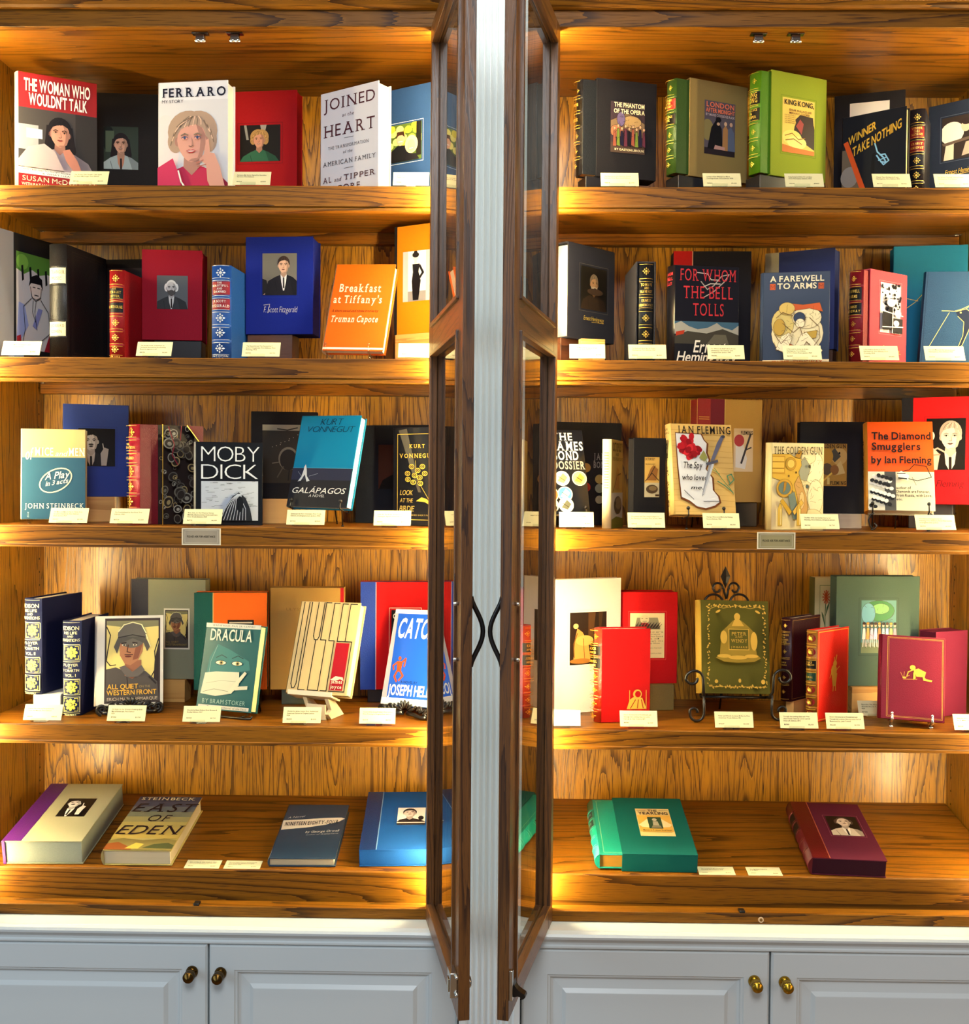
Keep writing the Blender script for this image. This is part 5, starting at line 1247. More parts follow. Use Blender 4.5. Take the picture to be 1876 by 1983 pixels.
# ---- fourth shelf, left bookcase
for nm, v, vol in (('a', V(-1.019, .140, -.476, 78, 0, 0, .155, .213, .043), 'VOL. II'), ('b', V(-.934, .150, Z4, 88, 0, 0, .155, .212, .043), 'VOL. I')):
    b = hardcover('cloth_book', 'navy cloth book with gilt flower squares on its spine, ' + ('raised on a white block' if nm == 'a' else 'next to the helmeted soldier jacket'), v, CL('12173a'), spine=CL('1d2446'), bulge=.0045)
    ops = []
    GY = P('d8cf5a')
    for q in ((.665, .30, .12) if True else ()):
        ops += [('r', .06, q - .082, .94, q + .082, P('d8d0a0')), ('r', .09, q - .077, .91, q + .077, P('1d2446'))]
        for k in range(8):
            a = k * PI / 4
            ops.append(('e', .5 + .2 * math.cos(a), q + .042 * math.sin(a), .115, .0155, GY, a))
        ops += [('e', .5, q, .07, .015, GY)]
        for sx in (-1, 1):
            for s_ in (-1, 1): ops += [('l', [(.5 + sx * .36, q + s_ * .03), (.5 + sx * .36, q + s_ * .066), (.5 + sx * .2, q + s_ * .066)], .006, GY)]
    for q in (.985, .755, .57, .575, .39, .025): ops.append(('r', .06, q - .0016, .94, q + .0016, P('d8d0a0')))
    for tx, a, c_, u0, u1 in (('EDISON', .905, .945, .1, .92), ('HIS LIFE', .862, .89, .16, .84), ('AND', .828, .85, .34, .66), ('INVENTIONS', .785, .815, .06, .95), ('F·L·DYER', .525, .552, .12, .88), ('AND', .505, .517, .4, .6), ('T·C·MARTIN', .468, .495, .08, .92), (vol, .415, .445, .22, .78), ('HARPERS', .006, .02, .2, .8)):
        ops.append(('t', tx, u0, u1, a, c_, P('e2dcae'), 'm'))
    draw('gilt_spine', b.o, b.S, ops, base=.0006)
    if nm == 'a':
        mb = MB(); mb.box(-.03, .03, -.045, .045, 0, .0478, pm('dcdcd8', 'plastic'), .002)
        o = mb.build('display_block'); o.matrix_world = Matrix.Translation((-1.012, .185, ZS[4] + .0002)) @ Matrix.Rotation(math.radians(4), 4, 'Z')
        tag(o, 'white block under the raised navy cloth book', 'display block', 'display blocks under the books')

v = V(-.903, .150, -.504, 19.7, 14, -.8, .145, .202, .028)
b = hardcover('hardcover_book', 'cream edged jacket with a helmeted soldier and yellow lettering, on an ornate stand', v, J('d8d2c4'), spine=J('ddd6c8'), pages=PAGEW)
R = (.12, .02, .95, .97)
soldier = [('r', 0, 0, 1, 1, P('3a2e2a')), ('r', .03, .03, .97, .97, P('d8c474')), ('p', [(.03, .97), (.97, .97), (.97, .9), (.5, .88), (.03, .92)], P('7a7654')), ('p', [(.86, .03), (.97, .03), (.97, .7), (.9, .5)], P('2a1e1c')),
     ('l', [(.03, .9), (.1, .8), (.05, .6), (.03, .5)], .012, P('2a201a')), ('l', [(.97, .75), (.9, .6), (.92, .4), (.84, .3)], .012, P('2a201a')), ('l', [(.03, .5), (.1, .44), (.2, .45)], .01, P('2a201a')),
     ('p', [(.02, .02), (.03, .4), (.2, .42), (.35, .38), (.6, .42), (.75, .36), (.95, .24), (.98, .02)], P('4a4440')), ('p', [(.36, .32), (.36, .5), (.66, .5), (.66, .36), (.5, .28)], P('8a5a40')), ('p', [(.26, .74), (.27, .56), (.36, .46), (.46, .44), (.6, .5), (.68, .6), (.7, .76)], P('9c6a4a')), ('p', [(.5, .5), (.6, .52), (.7, .74), (.6, .78)], P('7a4a34')),
     ('e', .49, .80, .26, .155, P('5a564e')), ('p', [(.16, .66), (.24, .78), (.72, .78), (.82, .66), (.76, .6), (.7, .7), (.5, .76), (.28, .7), (.22, .58)], P('4a4640')), ('l', [(.24, .77), (.5, .8), (.72, .77)], .012, P('2a2622')), ('l', [(.24, .84), (.34, .92), (.5, .95), (.66, .92), (.74, .82)], .012, P('e0d8a0')), ('l', [(.74, .8), (.82, .66)], .012, P('e0d8a0')),
     ('l', [(.3, .70), (.38, .71)], .014, P('2a1a14')), ('l', [(.5, .71), (.58, .70)], .014, P('2a1a14')), ('e', .34, .68, .035, .012, P('c8b89c')), ('e', .54, .68, .035, .012, P('c8b89c')), ('e', .345, .68, .015, .012, P('1c1410')), ('e', .54, .68, .015, .012, P('1c1410')), ('l', [(.42, .68), (.40, .6), (.46, .59)], .012, P('4a2a1c')), ('e', .42, .545, .06, .01, P('5a2a22')), ('l', [(.36, .565), (.5, .565)], .01, P('3a2018')),
     ('p', [(.26, .42), (.4, .3), (.6, .3), (.72, .38), (.66, .44), (.5, .36), (.36, .44)], P('5a5450')), ('l', [(.4, .3), (.42, .2)], .01, P('2a2422')), ('l', [(.8, .3), (.92, .22)], .02, P('2a2422'))]
draw('jacket_art', b.o, b.F, sub(R, soldier))
yl = P('dca83a')
draw('title_lettering', b.o, b.F, sub(R, [('t', 'ALL QUIET', .05, .6, .165, .22, yl, 'm'), ('t', 'ON THE', .62, .82, .175, .2, P('8a7a50'), ''), ('t', 'WESTERN FRONT', .04, .93, .095, .15, yl, 'm'), ('t', 'ERICH MARIA REMARQUE', .05, .95, .03, .065, P('b8a890'), '')]), base=.0055)
n4 = ZS[4]
def ornate(v, label):
    root, L, dz, w_ = stand('none', label, v)
    c = w_ / 2
    mb = MB()
    for fl in (-1, 1):
        mb.tube([(c + fl * .006, -.012, .012), (c + fl * .025, -.014, .010), (c + fl * .045, -.014, .006), (c + fl * .058, -.014, .008)], .0052, IRON, 8, r2=.004)
        swirl(mb, (c + fl * .060, .015), .0115, 1.5, -.013, IRON, .0042, fl, -PI / 2)
        swirl(mb, (c + fl * .038, .024), .007, 1.3, -.013, IRON, .003, fl, -PI / 2)
    mb.build('scroll', root)
    mb = MB()
    for k in range(7):
        a = PI * (k + 1) / 8
        mb.ball((c + .018 * math.cos(a), -.013, .014 + .018 * math.sin(a)), .010, IRON, (1, .4, .36), Matrix.Rotation(-a, 4, 'Y'), 8)
    for fl in (-1, 1):
        for k in range(4):
            mb.ball((c + fl * (.026 + .009 * k), -.013, .026 - .003 * k), .0075, IRON, (1, .4, .42), Matrix.Rotation(-fl * (.9 - .25 * k), 4, 'Y'), 8)
    mb.build('leaf_crest', root)
    mb = MB()
    for u in (.2, .8):
        x = u * w_
        a, b_ = L(u, v[8] + .004, -.0045), L(u, v[8] + .005, .1)
        mb.tube([(x, -.010, .008), tuple(L(u, -.004, -.0045)), tuple(a), tuple(b_)], .0022, IRON)
        mb.tube([tuple(L(u, v[8] + .005, .09)), (x, L(u, v[8] + .005, .09).y + .022, .003)], .0022, IRON)
        mb.tube([(x, -.010, .0032), (x, L(u, v[8] + .005, .09).y + .022, .0032)], .0022, IRON)
    mb.build('frame', root)
ornate(v, 'ornate black leaf stand holding the helmeted soldier jacket')

v = V(-.880, .320, -.4717, -.9, 0, 0, .1785, .238, .04)
b = case('book_box', 'grey green book box with a small soldier picture and dark leather spine', v, CL('8a8c74'))
strip(b, 0, .235, LE('2a2630'), 'leather_strip', P('8a8468'))
R = (.44, .30, .785, .71)
photo(b, R, [('r', -.0, 0, 1, 1, P('e0dac6'))] + sub((.05, .04, .95, .96), soldier))
draw('cover_lettering', b.o, b.F, sub(R, [('t', 'ALL QUIET', .1, .6, .17, .21, P('8a7a48'), 'm'), ('t', 'WESTERN FRONT', .1, .92, .1, .145, P('8a7a48'), 'm')]), base=.006)
block('pine block under the grey green book box', v, .42, .74, PINE, -.4717 - ZS[4], -.012, .05)

v = V(-.7105, .250, -.4842, 5.6, 0, 0, .1667, .2262, .04)
b = case('book_box', 'orange cloth book box with a wide green leather spine strip', v, CL('d65c12'), side=LE('14483e'))
strip(b, .0, .26, LE('14483e'), 'leather_strip', P('b89a5a'))
R = (.46, .2, .82, .72)
photo(b, R, [('r', 0, 0, 1, 1, P('1c1a18')), ('t', 'DRACULA', .06, .94, .82, .9, P('c8b89c'), 'b'), ('r', .06, .93, .94, .96, P('c8b89c')), ('e', .5, .5, .3, .2, P('2a4a44'))])
spine_art(b, [('r', .05, q, .95, q + .006, GOLD) for q in (.12, .22, .4, .55, .68, .84)])
block('dark block under the orange and green book box', v, .12, .9, pm('17151a', 'plastic'), -.4842 - ZS[4], .006, .04)

v = V(-.687, .179, -.5125, -23.6, 13, 1.0, .150, .194, .026)
b = hardcover('hardcover_book', 'dark teal jacketed book with two eyes above a white cloth', v, J('1f5a58'), spine=J('d8d6c4'), pages=pm('e8d9a0', 'paper'))
tl = P('2f7470'); skn = P('d8d2b0')
ops = [('r', 0, .95, 1, 1, P('d0cdbb')), ('t', 'WAS HE BEAST, MAN, OR VAMPIRE?', .12, .9, .965, .985, P('3a403a'), 's'), ('p', [(.1, .3), (.14, .6), (.26, .76), (.5, .7), (.86, .58), (.9, .48), (.5, .42)], tl), ('r', .04, .015, .96, .055, P('d0cdbb')), ('t', 'The Vampire Novel of the Dead', .2, .92, .024, .045, P('3a403a'), 's'),
       ('l', [(.16, .34), (.17, .55), (.26, .74)], .006, P('8ab0a0'))]
for ex in (.36, .66):
    ops += [('l', [(ex - .1, .60), (ex, .635), (ex + .1, .605)], .008, P('12302c')), ('e', ex, .545, .105, .028, P('12302c')), ('e', ex, .545, .092, .022, P('e4ddbc')), ('e', ex + .01, .545, .036, .022, P('a89a50')), ('e', ex + .01, .545, .018, .012, BK)]
ops += [('p', [(.06, .18), (.1, .42), (.3, .44), (.72, .45), (.74, .3), (.62, .2), (.34, .16)], P('cfcdae')), ('l', [(.1, .2), (.3, .24), (.6, .22)], .006, P('8a8a70')), ('l', [(.14, .3), (.4, .34), (.68, .34)], .005, P('a8a88a')), ('p', [(.56, .22), (.62, .2), (.78, .36), (.86, .44), (.82, .46), (.7, .36)], skn), ('p', [(.66, .28), (.9, .3), (.9, .26), (.68, .24)], skn)]
draw('jacket_art', b.o, b.F, ops)
draw('title_lettering', b.o, b.F, [('t', 'DRACULA', .12, .88, .80, .93, P('e6e0c4'), 'm')], base=.004)
draw('author_lettering', b.o, b.F, [('t', 'BY BRAM STOKER', .12, .9, .075, .125, P('8fb4a8'), 'w')], base=.004)
root, L, dz, w_ = stand('none', 'thin black stand under the teal jacket with eyes', v)
mb = MB()
mb.tube([(w_ * .1, -.006, .003), (w_ * .9, -.006, .003), (w_ + .004, -.004, .004), (w_ + .006, -.002, .009)], .0026, IRON)
for u in (.2, .8):
    mb.tube([(u * w_, -.006, .0026), (u * w_, L(u, v[8] + .005, -.004).y, .0026), tuple(L(u, v[8] + .005, .09))], .002, IRON)
    mb.tube([tuple(L(u, v[8] + .005, .085)), (u * w_, L(u, v[8] + .005, .085).y + .03, .003)], .002, IRON)
mb.build('frame', root)

v = V(-.542, .290, -.489, 2.4, 0, 0, .172, .241, .04)
b = case('book_box', 'tan cloth book box with a red leather edge, behind the striped jacket', v, CL('a8803e'))
strip(b, .955, 1.0, LE('a01018'), 'leather_edge')
draw('cover_lettering', b.o, b.F, [('t', 'ULYSSES', .22, .5, .775, .80, P('8a662e'), '')])
block('smoked block under the tan book box', v, .15, .55, pm('3e4642', 'plastic'), -.489 - ZS[4], .006, .04)

v = V(-.479, .156, -.470, -18.7, 22, 1.0, .150, .212, .030)
b = hardcover('hardcover_book', 'cream jacketed book with long rounded black line lettering and a red panel', v, J('d9bb80'), spine=J('d6b678'), pages=pm('eadcae', 'paper'))
ln = P('1c1a14'); W2 = .0095
ops = [('l', [(.06, .99), (.06, .10), (.085, .055), (.12, .055), (.145, .1), (.145, .99)], W2, ln), ('l', [(.19, .99), (.19, .04), (.30, .04)], W2, ln), ('l', [(.30, .99), (.30, .62), (.325, .58), (.375, .58), (.40, .62), (.40, .99)], W2, ln), ('l', [(.35, .58), (.35, .04)], W2, ln), ('l', [(.52, .99), (.43, .99), (.43, .58), (.52, .58), (.52, .04), (.36, .04)], W2, ln),
       ('l', [(.66, .985), (.57, .985), (.57, .575), (.66, .575), (.66, .04), (.56, .04)], W2, ln), ('l', [(.8, .98), (.71, .98), (.71, .57), (.95, .57), (.95, .04), (.7, .04)], W2, ln), ('l', [(.95, .98), (.84, .98), (.84, .57)], W2, ln), ('r', .70, .05, .92, .555, P('a81420')), ('p', [(.70, .16), (.78, .2), (.9, .19), (.92, .15), (.86, .17), (.78, .15)], P('e2d2b4')),
       ('t', 'james', .72, .90, .125, .16, P('efdcb8'), 'sb'), ('t', 'joyce', .72, .90, .07, .105, P('efdcb8'), 'sb')]
draw('jacket_art', b.o, b.F, ops)
root, L, dz, w_ = stand('none', 'cream curved wooden stand under the striped jacket', v)
cw = pm('e2d3ac', 'paint')
mb = MB(); q = [tuple(L(.5, a, s)) for a, s in ((v[8] + .003, -.006), (-.012, -.006), (-.014, .004), (-.011, .004), (-.0095, -.0025), (v[8] + .003, -.002))]
mb.prism([(p[1], p[2]) for p in q], 0, w_ * .08, w_ * .80, cw); mb.build('ledge', root)
mb = MB()
q = [(-.004, dz - .006), (.030, dz - .0175), (.052, .02), (.072, .0012), (.012, .0012), (-.002, .014), (.012, .022)]
mb.prism(q, 0, w_ * .30, w_ * .36, cw); mb.prism(q, 0, w_ * .66, w_ * .72, cw)
mb.prism([(-.002, .001), (-.002, dz - .020), (.004, dz - .022), (.004, .001)], 0, w_ * .36, w_ * .66, cw)
mb.build('leg_frame', root)
mb = MB(); q = [tuple(L(.5, a, s)) for a, s in ((v[8] + .002, -.002), (v[8] + .008, -.002), (v[8] + .008, .11), (v[8] + .002, .11))]
mb.prism([(p[1], p[2]) for p in q], 0, w_ * .3, w_ * .7, cw); mb.build('back_rest', root)

v = V(-.334, .325, -.4935, 5.3, 0, 0, .1746, .2569, .04)
b = case('book_box', 'red cloth book box with a blue leather strip down its left side', v, CL('c80f14'), side=LE('1b3c9c'))
strip(b, 0, .21, LE('1b3c9c'), 'leather_strip', P('b8a0b0'))
R = (.42, .3, .8, .74)
photo(b, R, [('r', 0, 0, 1, 1, P('1c1a18')), ('t', 'CATCH-22', .06, .94, .82, .92, P('d8d0c4'), 'b'), ('r', .1, .1, .9, .7, P('2a58b0'))], frame='e0d0b0')
block('dark block under the red and blue book box', v, .1, .9, pm('17151a', 'plastic'), -.4935 - ZS[4], .006, .04)
v = V(-.272, .204, -.502, -29.1, 19, 2, .150, .220, .03)
b = hardcover('hardcover_book', 'royal blue jacketed book with white slanted capitals and a small red dancing man', v, J('1c54c0'), spine=J('d8d0c0'), pages=PAGES)
for q in ((.955, 1), (0, .07)): draw('jacket_band', b.o, b.F, [('r', 0, q[0], 1, q[1], WH)])
draw('title_lettering', b.o, b.F, [('t', 'CATCH-22', .10, 1.04, .70, .90, WH, 'bi')], base=.0012)
draw('author_lettering', b.o, b.F, [('t', 'A NOVEL BY', .3, .6, .225, .25, P('14204a'), 'm'), ('t', 'JOSEPH HELLER', .10, .99, .10, .205, WH, 'b')], base=.0008)
rd = P('d8481c')
draw('jacket_art', b.o, b.F, [('p', [(0, .07), (.0, .955), (.06, .955), (.09, .07)], P('a8a4b0')), ('e', .22, .48, .025, .02, rd), ('p', [(.18, .45), (.28, .45), (.27, .34), (.2, .34)], rd), ('l', [(.19, .44), (.12, .4), (.14, .36)], .018, rd), ('l', [(.27, .44), (.33, .48), (.32, .40)], .018, rd), ('l', [(.21, .35), (.17, .29), (.22, .24)], .02, rd), ('l', [(.26, .35), (.32, .3), (.26, .25)], .02, rd)])
ornate(v, 'ornate black leaf stand holding the royal blue jacket')

# ---- fourth shelf, right bookcase
v = V(.105, .20, Z4, 24.3, 0, 0, .191, .308, .022)
b = case('book_box', 'large white book box with a dark framed fairy picture, beside the door', v, CL('d3c8bc'))
R = (.30, .36, .80, .75)
photo(b, R, [('r', 0, 0, 1, 1, P('24180f')), ('p', [(.5, 1), (.5, .4), (.6, .3), (.7, 1)], P('4a3018')), ('p', [(.78, 1), (.8, .4), (.9, 1)], P('3c2814')), ('p', [(.1, .1), (.14, .5), (.2, .7), (.34, .62), (.5, .42), (.56, .1)], P('b8803c')), ('e', .16, .74, .07, .05, P('d8a868')), ('e', .4, .46, .24, .1, P('c8924a')), ('e', .3, .07, .3, .05, P('8a5a24')), ('l', [(.2, .6), (.1, .4), (.12, .14)], .02, P('6a4418')), ('l', [(.36, .5), (.4, .12)], .014, P('7a4e1c'))], frame='c8beb2')

v = V(.2735, .285, -.466, 5.4, 0, 0, .141, .215, .055)
b = case('book_box', 'red book box with a cream label showing a round headed figure and script', v, CL('b80c10'))
R = (.2, .28, .78, .77)
ink = P('2a2420')
photo(b, R, [('r', 0, 0, 1, 1, P('e2cf98')), ('p', [(.12, .64), (.2, .9), (.8, .9), (.88, .64)], P('8a8466')), ('e', .42, .86, .13, .1, P('d8c894')), ('l', [(.33, .88), (.37, .88)], .01, ink), ('l', [(.45, .88), (.5, .88)], .01, ink), ('l', [(.36, .82), (.48, .82)], .008, ink), ('p', [(.3, .76), (.36, .79), (.48, .79), (.56, .75), (.5, .7), (.36, .7)], P('a84038'))] + [('l', [(.14 + .02 * i, .66), (.18 + .022 * i, .74 + (i % 4) * .02)], .008, ink) for i in range(34)] +
      [('t', tx, .3, .95 - .1 * (i % 2), .575 - .05 * i, .60 - .05 * i, ink, 's') for i, tx in enumerate(("Alice's", 'Adventures in', 'Wonderland', 'and', 'Through the', 'Looking-Glass'))] + [('t', 'Lewis Carroll', .5, .9, .22, .245, ink, 's'), ('t', 'ILLUSTRATED', .5, .9, .1, .12, ink, 's')], frame='d84a40')
block('olive wood block under the red label book box', v, .52, .92, pm('7a6a3a', 'cloth'), -.466 - ZS[4], -.02, .05)

v = V(.222, .131, Z4, 8, 0, 0, .110, .207, .036)
b = hardcover('leather_book', 'red leather book with orange gilt spine and a gilt figure low on its cover', v, LE('a80c0c'), spine=LE('a02a14'), bulge=.0125, bands=(.13, .27, .42, .56, .70, .83), pages=PAGES)
leather_spine(b, orn=(.915, .49 - .0, .345, .2, .07), labels=((.715, .815, BK), (.575, .685, BK)), lines=(.115, .145, .255, .285, .405, .435, .545, .575, .69, .71, .82, .845, .98), gold=pm('e8a030', 'gold'), r=.3, um=(.42, 1), texts=(('ALICE', .775, .80, .2, .8), ('LEWIS', .735, .755, .2, .8), ('CARROLL', .64, .665, .14, .86), ('LONDON', .6, .62, .2, .8)))
draw('gilt_picture', b.o, b.F, [('l', [(.58, .14), (.58, .34)], .007, GILT), ('l', [(.92, .14), (.92, .34)], .007, GILT), ('e', .74, .30, .09, .05, GILT), ('e', .75, .30, .06, .034, LE('a80c0c')), ('p', [(.52, .14), (.58, .24), (.66, .27), (.84, .26), (.93, .14)], GILT), ('l', [(.6, .15), (.7, .24)], .008, LE('a80c0c')), ('l', [(.74, .15), (.76, .24)], .008, LE('a80c0c')), ('l', [(.86, .15), (.82, .24)], .008, LE('a80c0c'))])

v = V(.448, .160, -.463, 7, 10, -1.5, .157, .208, .035)
b = hardcover('cloth_book', 'olive green cloth book with a gilt garland border and title plate, on an iron stand', v, CL('4f4a12'), spine=CL('a08030'), pages=PAGES, bulge=.007)
go = []
rr = random.Random(4)
for i in range(120):
    s_ = i / 120 * 4; k = int(s_); q = s_ - k
    x, y = ((.1 + .8 * q, .94), (.92, .94 - .86 * q), (.9 - .8 * q, .075), (.08, .08 + .86 * q))[k]
    go.append(('e', x + rr.uniform(-.016, .016), y + rr.uniform(-.012, .012), rr.uniform(.01, .022), rr.uniform(.005, .009), GOLD, rr.random() * 3))
go += [('l', [(.08, .075), (.92, .075)], .005, GOLD), ('l', [(.1, .90), (.2, .93), (.3, .91), (.5, .94), (.7, .91), (.8, .93), (.9, .9)], .005, GOLD)]
go += [('p', [(.24, .42), (.27, .66), (.36, .72), (.44, .78), (.56, .78), (.66, .72), (.74, .66), (.78, .42), (.84, .38), (.74, .34), (.5, .33), (.3, .34), (.18, .38)], P('8a7024')), ('e', .5, .82, .045, .04, GOLD), ('p', [(.42, .72), (.46, .79), (.54, .79), (.6, .72)], GOLD), ('r', .37, .465, .67, .69, GOLD), ('r', .38, .472, .66, .683, CL('4f4a12')), ('e', .3, .6, .05, .07, GOLD), ('e', .74, .56, .05, .1, GOLD), ('e', .3, .4, .1, .02, GOLD), ('e', .5, .385, .14, .022, GOLD), ('e', .7, .4, .1, .02, GOLD), ('e', .22, .875, .04, .012, GOLD, .5), ('e', .8, .875, .04, .012, GOLD, -.5), ('e', .18, .13, .025, .02, GOLD), ('e', .52, .14, .02, .022, GOLD), ('e', .86, .13, .03, .025, GOLD),
       ('t', 'PETER', .41, .63, .62, .655, GOLD, 's'), ('t', 'AND', .46, .57, .595, .612, GOLD, 's'), ('t', 'WENDY', .40, .64, .545, .58, GOLD, 's'), ('t', 'J·M·BARRIE', .40, .64, .485, .505, GOLD, 's')]
draw('gilt_picture', b.o, b.F, go)
root, L, dz, w_ = stand('none', 'wrought iron scroll easel with a diamond finial under the olive book', v)
r0 = .0032
mb = MB()
for u, fl in ((.02, -1), (.98, 1)):
    x = u * w_
    mb.tube([tuple(L(u, v[8] * .5, -.007)), tuple(L(u, -.004, -.007)), (x + fl * .004, -.014, dz + .004), (x + fl * .005, -.014, dz + .03)] + [(x + fl * (.005 + .020 - .020 * math.cos(a)) , -.014, dz + .034 + .019 * math.sin(a)) for a in [PI * k / 10 for k in range(11)]] + [(x + fl * (.030 - .0 + .012 * math.cos(a)), -.014, dz + .034 - .010 * math.sin(a)) for a in [PI * .2 + PI * .9 * k / 8 for k in range(9)]], r0, IRON, 8)
    mb.tube([(x + fl * .003, -.012, dz - .004), (x + fl * .002, -.013, dz - .03)] + [(x + fl * (.002 + .016 - .016 * math.cos(a)), -.013, dz - .042 - .0165 * math.sin(a)) for a in [PI * k / 10 for k in range(11)]] + [(x + fl * (.026 + .009 * math.cos(a)), -.013, dz - .038 + .008 * math.sin(a)) for a in [PI * .1 + PI * k / 8 for k in range(9)]], r0, IRON, 8)
mb.tube([tuple(L(.02, v[8] * .5, -.0075)), tuple(L(.98, v[8] * .5, -.0075))], r0, IRON, 8)
mb.build('scroll_foot', root)
bk_ = v[8] + .005
mb = MB()
def X_(xx, s): 
    p = L(.5, bk_, s); return (p.x + xx, p.y, p.z)
mb.tube([tuple(L(.02, v[8] * .5, -.0075)), tuple(L(.05, bk_, -.006)), X_(-.05, .15), X_(-.035, .19)], .0026, IRON); mb.tube([tuple(L(.98, v[8] * .5, -.0075)), tuple(L(.95, bk_, -.006)), X_(.05, .15), X_(.035, .19)], .0026, IRON)
mb.tube([X_(-.06, .2), X_(.06, .2)], .0026, IRON)
p = L(.5, bk_, .15); mb.tube([tuple(p), (p.x, p.y + .05, .003)], .0026, IRON)
mb.build('frame', root)
mb = MB()
for fl in (-1, 1):
    mb.tube([X_(fl * .010, .205)] + [X_(fl * (.030 + .022 * math.cos(a)), .205 + .020 * math.sin(a)) for a in [PI - PI * k / 12 for k in range(13)]] + [X_(fl * (.038 + .010 * math.cos(a)), .207 - .006 * math.sin(a)) for a in [PI * k / 8 for k in range(9)]], .0027, IRON)
    mb.tube([X_(0, .215), X_(fl * .006, .238)] + [X_(fl * (.019 + .012 * math.cos(a)), .238 + .013 * math.sin(a)) for a in [PI - PI * k / 10 for k in range(11)]] + [X_(fl * (.022 + .007 * math.cos(a)), .236 - .006 * math.sin(a)) for a in [PI * k / 8 for k in range(9)]], .0027, IRON)
mb.build('crest', root)
mb = MB(); o_ = Vector(X_(0, .262))
vs = [mb.bm.verts.new(o_ + Vector(q)) for q in ((0, 0, .028), (.0115, 0, .004), (0, .006, .004), (-.0115, 0, .004), (0, -.006, .004), (0, 0, -.024))]
i = mb.mi(IRON)
for a, b_ in ((1, 2), (2, 3), (3, 4), (4, 1)):
    mb.bm.faces.new((vs[0], vs[a], vs[b_])).material_index = i; mb.bm.faces.new((vs[5], vs[b_], vs[a])).material_index = i
mb.build('finial', root)

v = V(.656, .202, -.488, 44, 0, 0, .122, .189, .026)
b = hardcover('leather_book', 'dark maroon leather book with small gilt diamonds, raised behind the scarlet and gold book', v, LE('2e0a14'), bulge=.005)
leather_spine(b, orn=(.91, .60, .29, .12), lines=(.83, .845, .70, .685, .53, .515, .38, .365, .2, .215, .035, .98), r=.22, texts=(('THROUGH', .79, .81, .12, .88), ('THE', .765, .78, .35, .65), ('LOOKING', .735, .755, .14, .86), ('GLASS', .71, .728, .25, .75), ('LEWIS', .465, .48, .25, .75), ('CARROLL', .435, .45, .2, .8)))
draw('gilt_border', b.o, b.F, [('l', [(.03, .03), (.97, .03), (.97, .97), (.03, .97), (.03, .03)], .003, GOLD)])
block('pale wood block under the dark maroon leather book', (.664, .210, v[2], v[3], 0, 0, .09), 0, 1, PINE, v[2] - ZS[4], 0, .02)

v = V(.702, .158, Z4, 42, 0, 0, .128, .204, .028)
b = hardcover('leather_book', 'scarlet leather book with gold spine panels and a gilt rabbit figure', v, LE('c4140c'), spine=LE('8a5c1e'), bulge=.006, bands=(.155, .285, .42, .56, .69, .84))
G2 = pm('e0b040', 'gold')
spine_art(b, [('r', .08, .585, .92, .675, BK), ('r', .08, .45, .92, .54, LE('16382a'))] + [('e', .5, q, .4, .045, LE('7a0f14')) for q in (.915, .765, .355, .22, .085)], 'title_label')
ops = []
for q in (.915, .765, .355, .22, .085): ops += [('e', .5, q, .15, .018, G2), ('e', .42, q + .018, .07, .012, G2), ('e', .62, q - .012, .07, .01, G2)]
for q in (.14, .17, .27, .3, .405, .435, .545, .575, .68, .705, .825, .855, .985): ops.append(('r', .04, q - .0025, .96, q + .0025, G2))
ops += [('t', 'ALICE', .645, .665, .25, .75, G2), ('t', 'IN WONDERLAND', .62, .637, .12, .88, G2), ('t', 'CARROLL', .485, .505, .2, .8, G2)]
ops = [o_ if o_[0] != 't' else ('t', o_[1], o_[4], o_[5], o_[2], o_[3], o_[6], 'sm') for o_ in ops]
draw('gilt_tooling', b.o, b.S, ops, base=.0024)
draw('gilt_picture', b.o, b.F, [('l', [(.03, .02), (.97, .02), (.97, .98), (.03, .98), (.03, .02)], .008, G2), ('e', .52, .53, .09, .07, G2), ('e', .55, .61, .06, .035, G2), ('l', [(.56, .62), (.6, .7)], .018, G2), ('l', [(.53, .62), (.53, .68)], .014, G2), ('p', [(.44, .5), (.48, .36), (.58, .36), (.62, .5)], G2), ('l', [(.5, .38), (.49, .31)], .016, G2), ('l', [(.56, .38), (.57, .31)], .016, G2), ('l', [(.44, .52), (.38, .46)], .01, G2), ('l', [(.6, .54), (.68, .57)], .01, G2)])

v = V(.742, .330, Z4, 6, 0, 0, .10, .308, .03)
b = hardcover('cloth_book', 'tall cream cloth book with a red flower, half hidden behind the grey green box', v, CL('efe2ac'), spine=CL('5e5a2c'), bulge=.006)
gn = P('4a6a3a')
draw('cover_picture', b.o, b.F, sub((0, 0, .44, 1), [('l', [(.28, .03), (.28, .94), (.96, .94)], .003, P('7a8a4a')), ('l', [(.6, .36), (.58, .7), (.62, .84)], .006, gn), ('p', [(.58, .62), (.42, .70), (.38, .74), (.5, .71)], gn), ('p', [(.6, .7), (.78, .78), (.84, .82), (.66, .77)], gn)] + [('l', [(.62, .85), (.62 + .2 * math.cos(a), .85 + .052 * math.sin(a))], .008, P('d0582c')) for a in [k * PI / 6 for k in range(12)]] + [('l', [(.62, .31), (.62 + .24 * math.cos(a), .31 + .06 * math.sin(a))], .008, P('c84a24')) for a in [k * PI / 6 for k in range(12)]]))

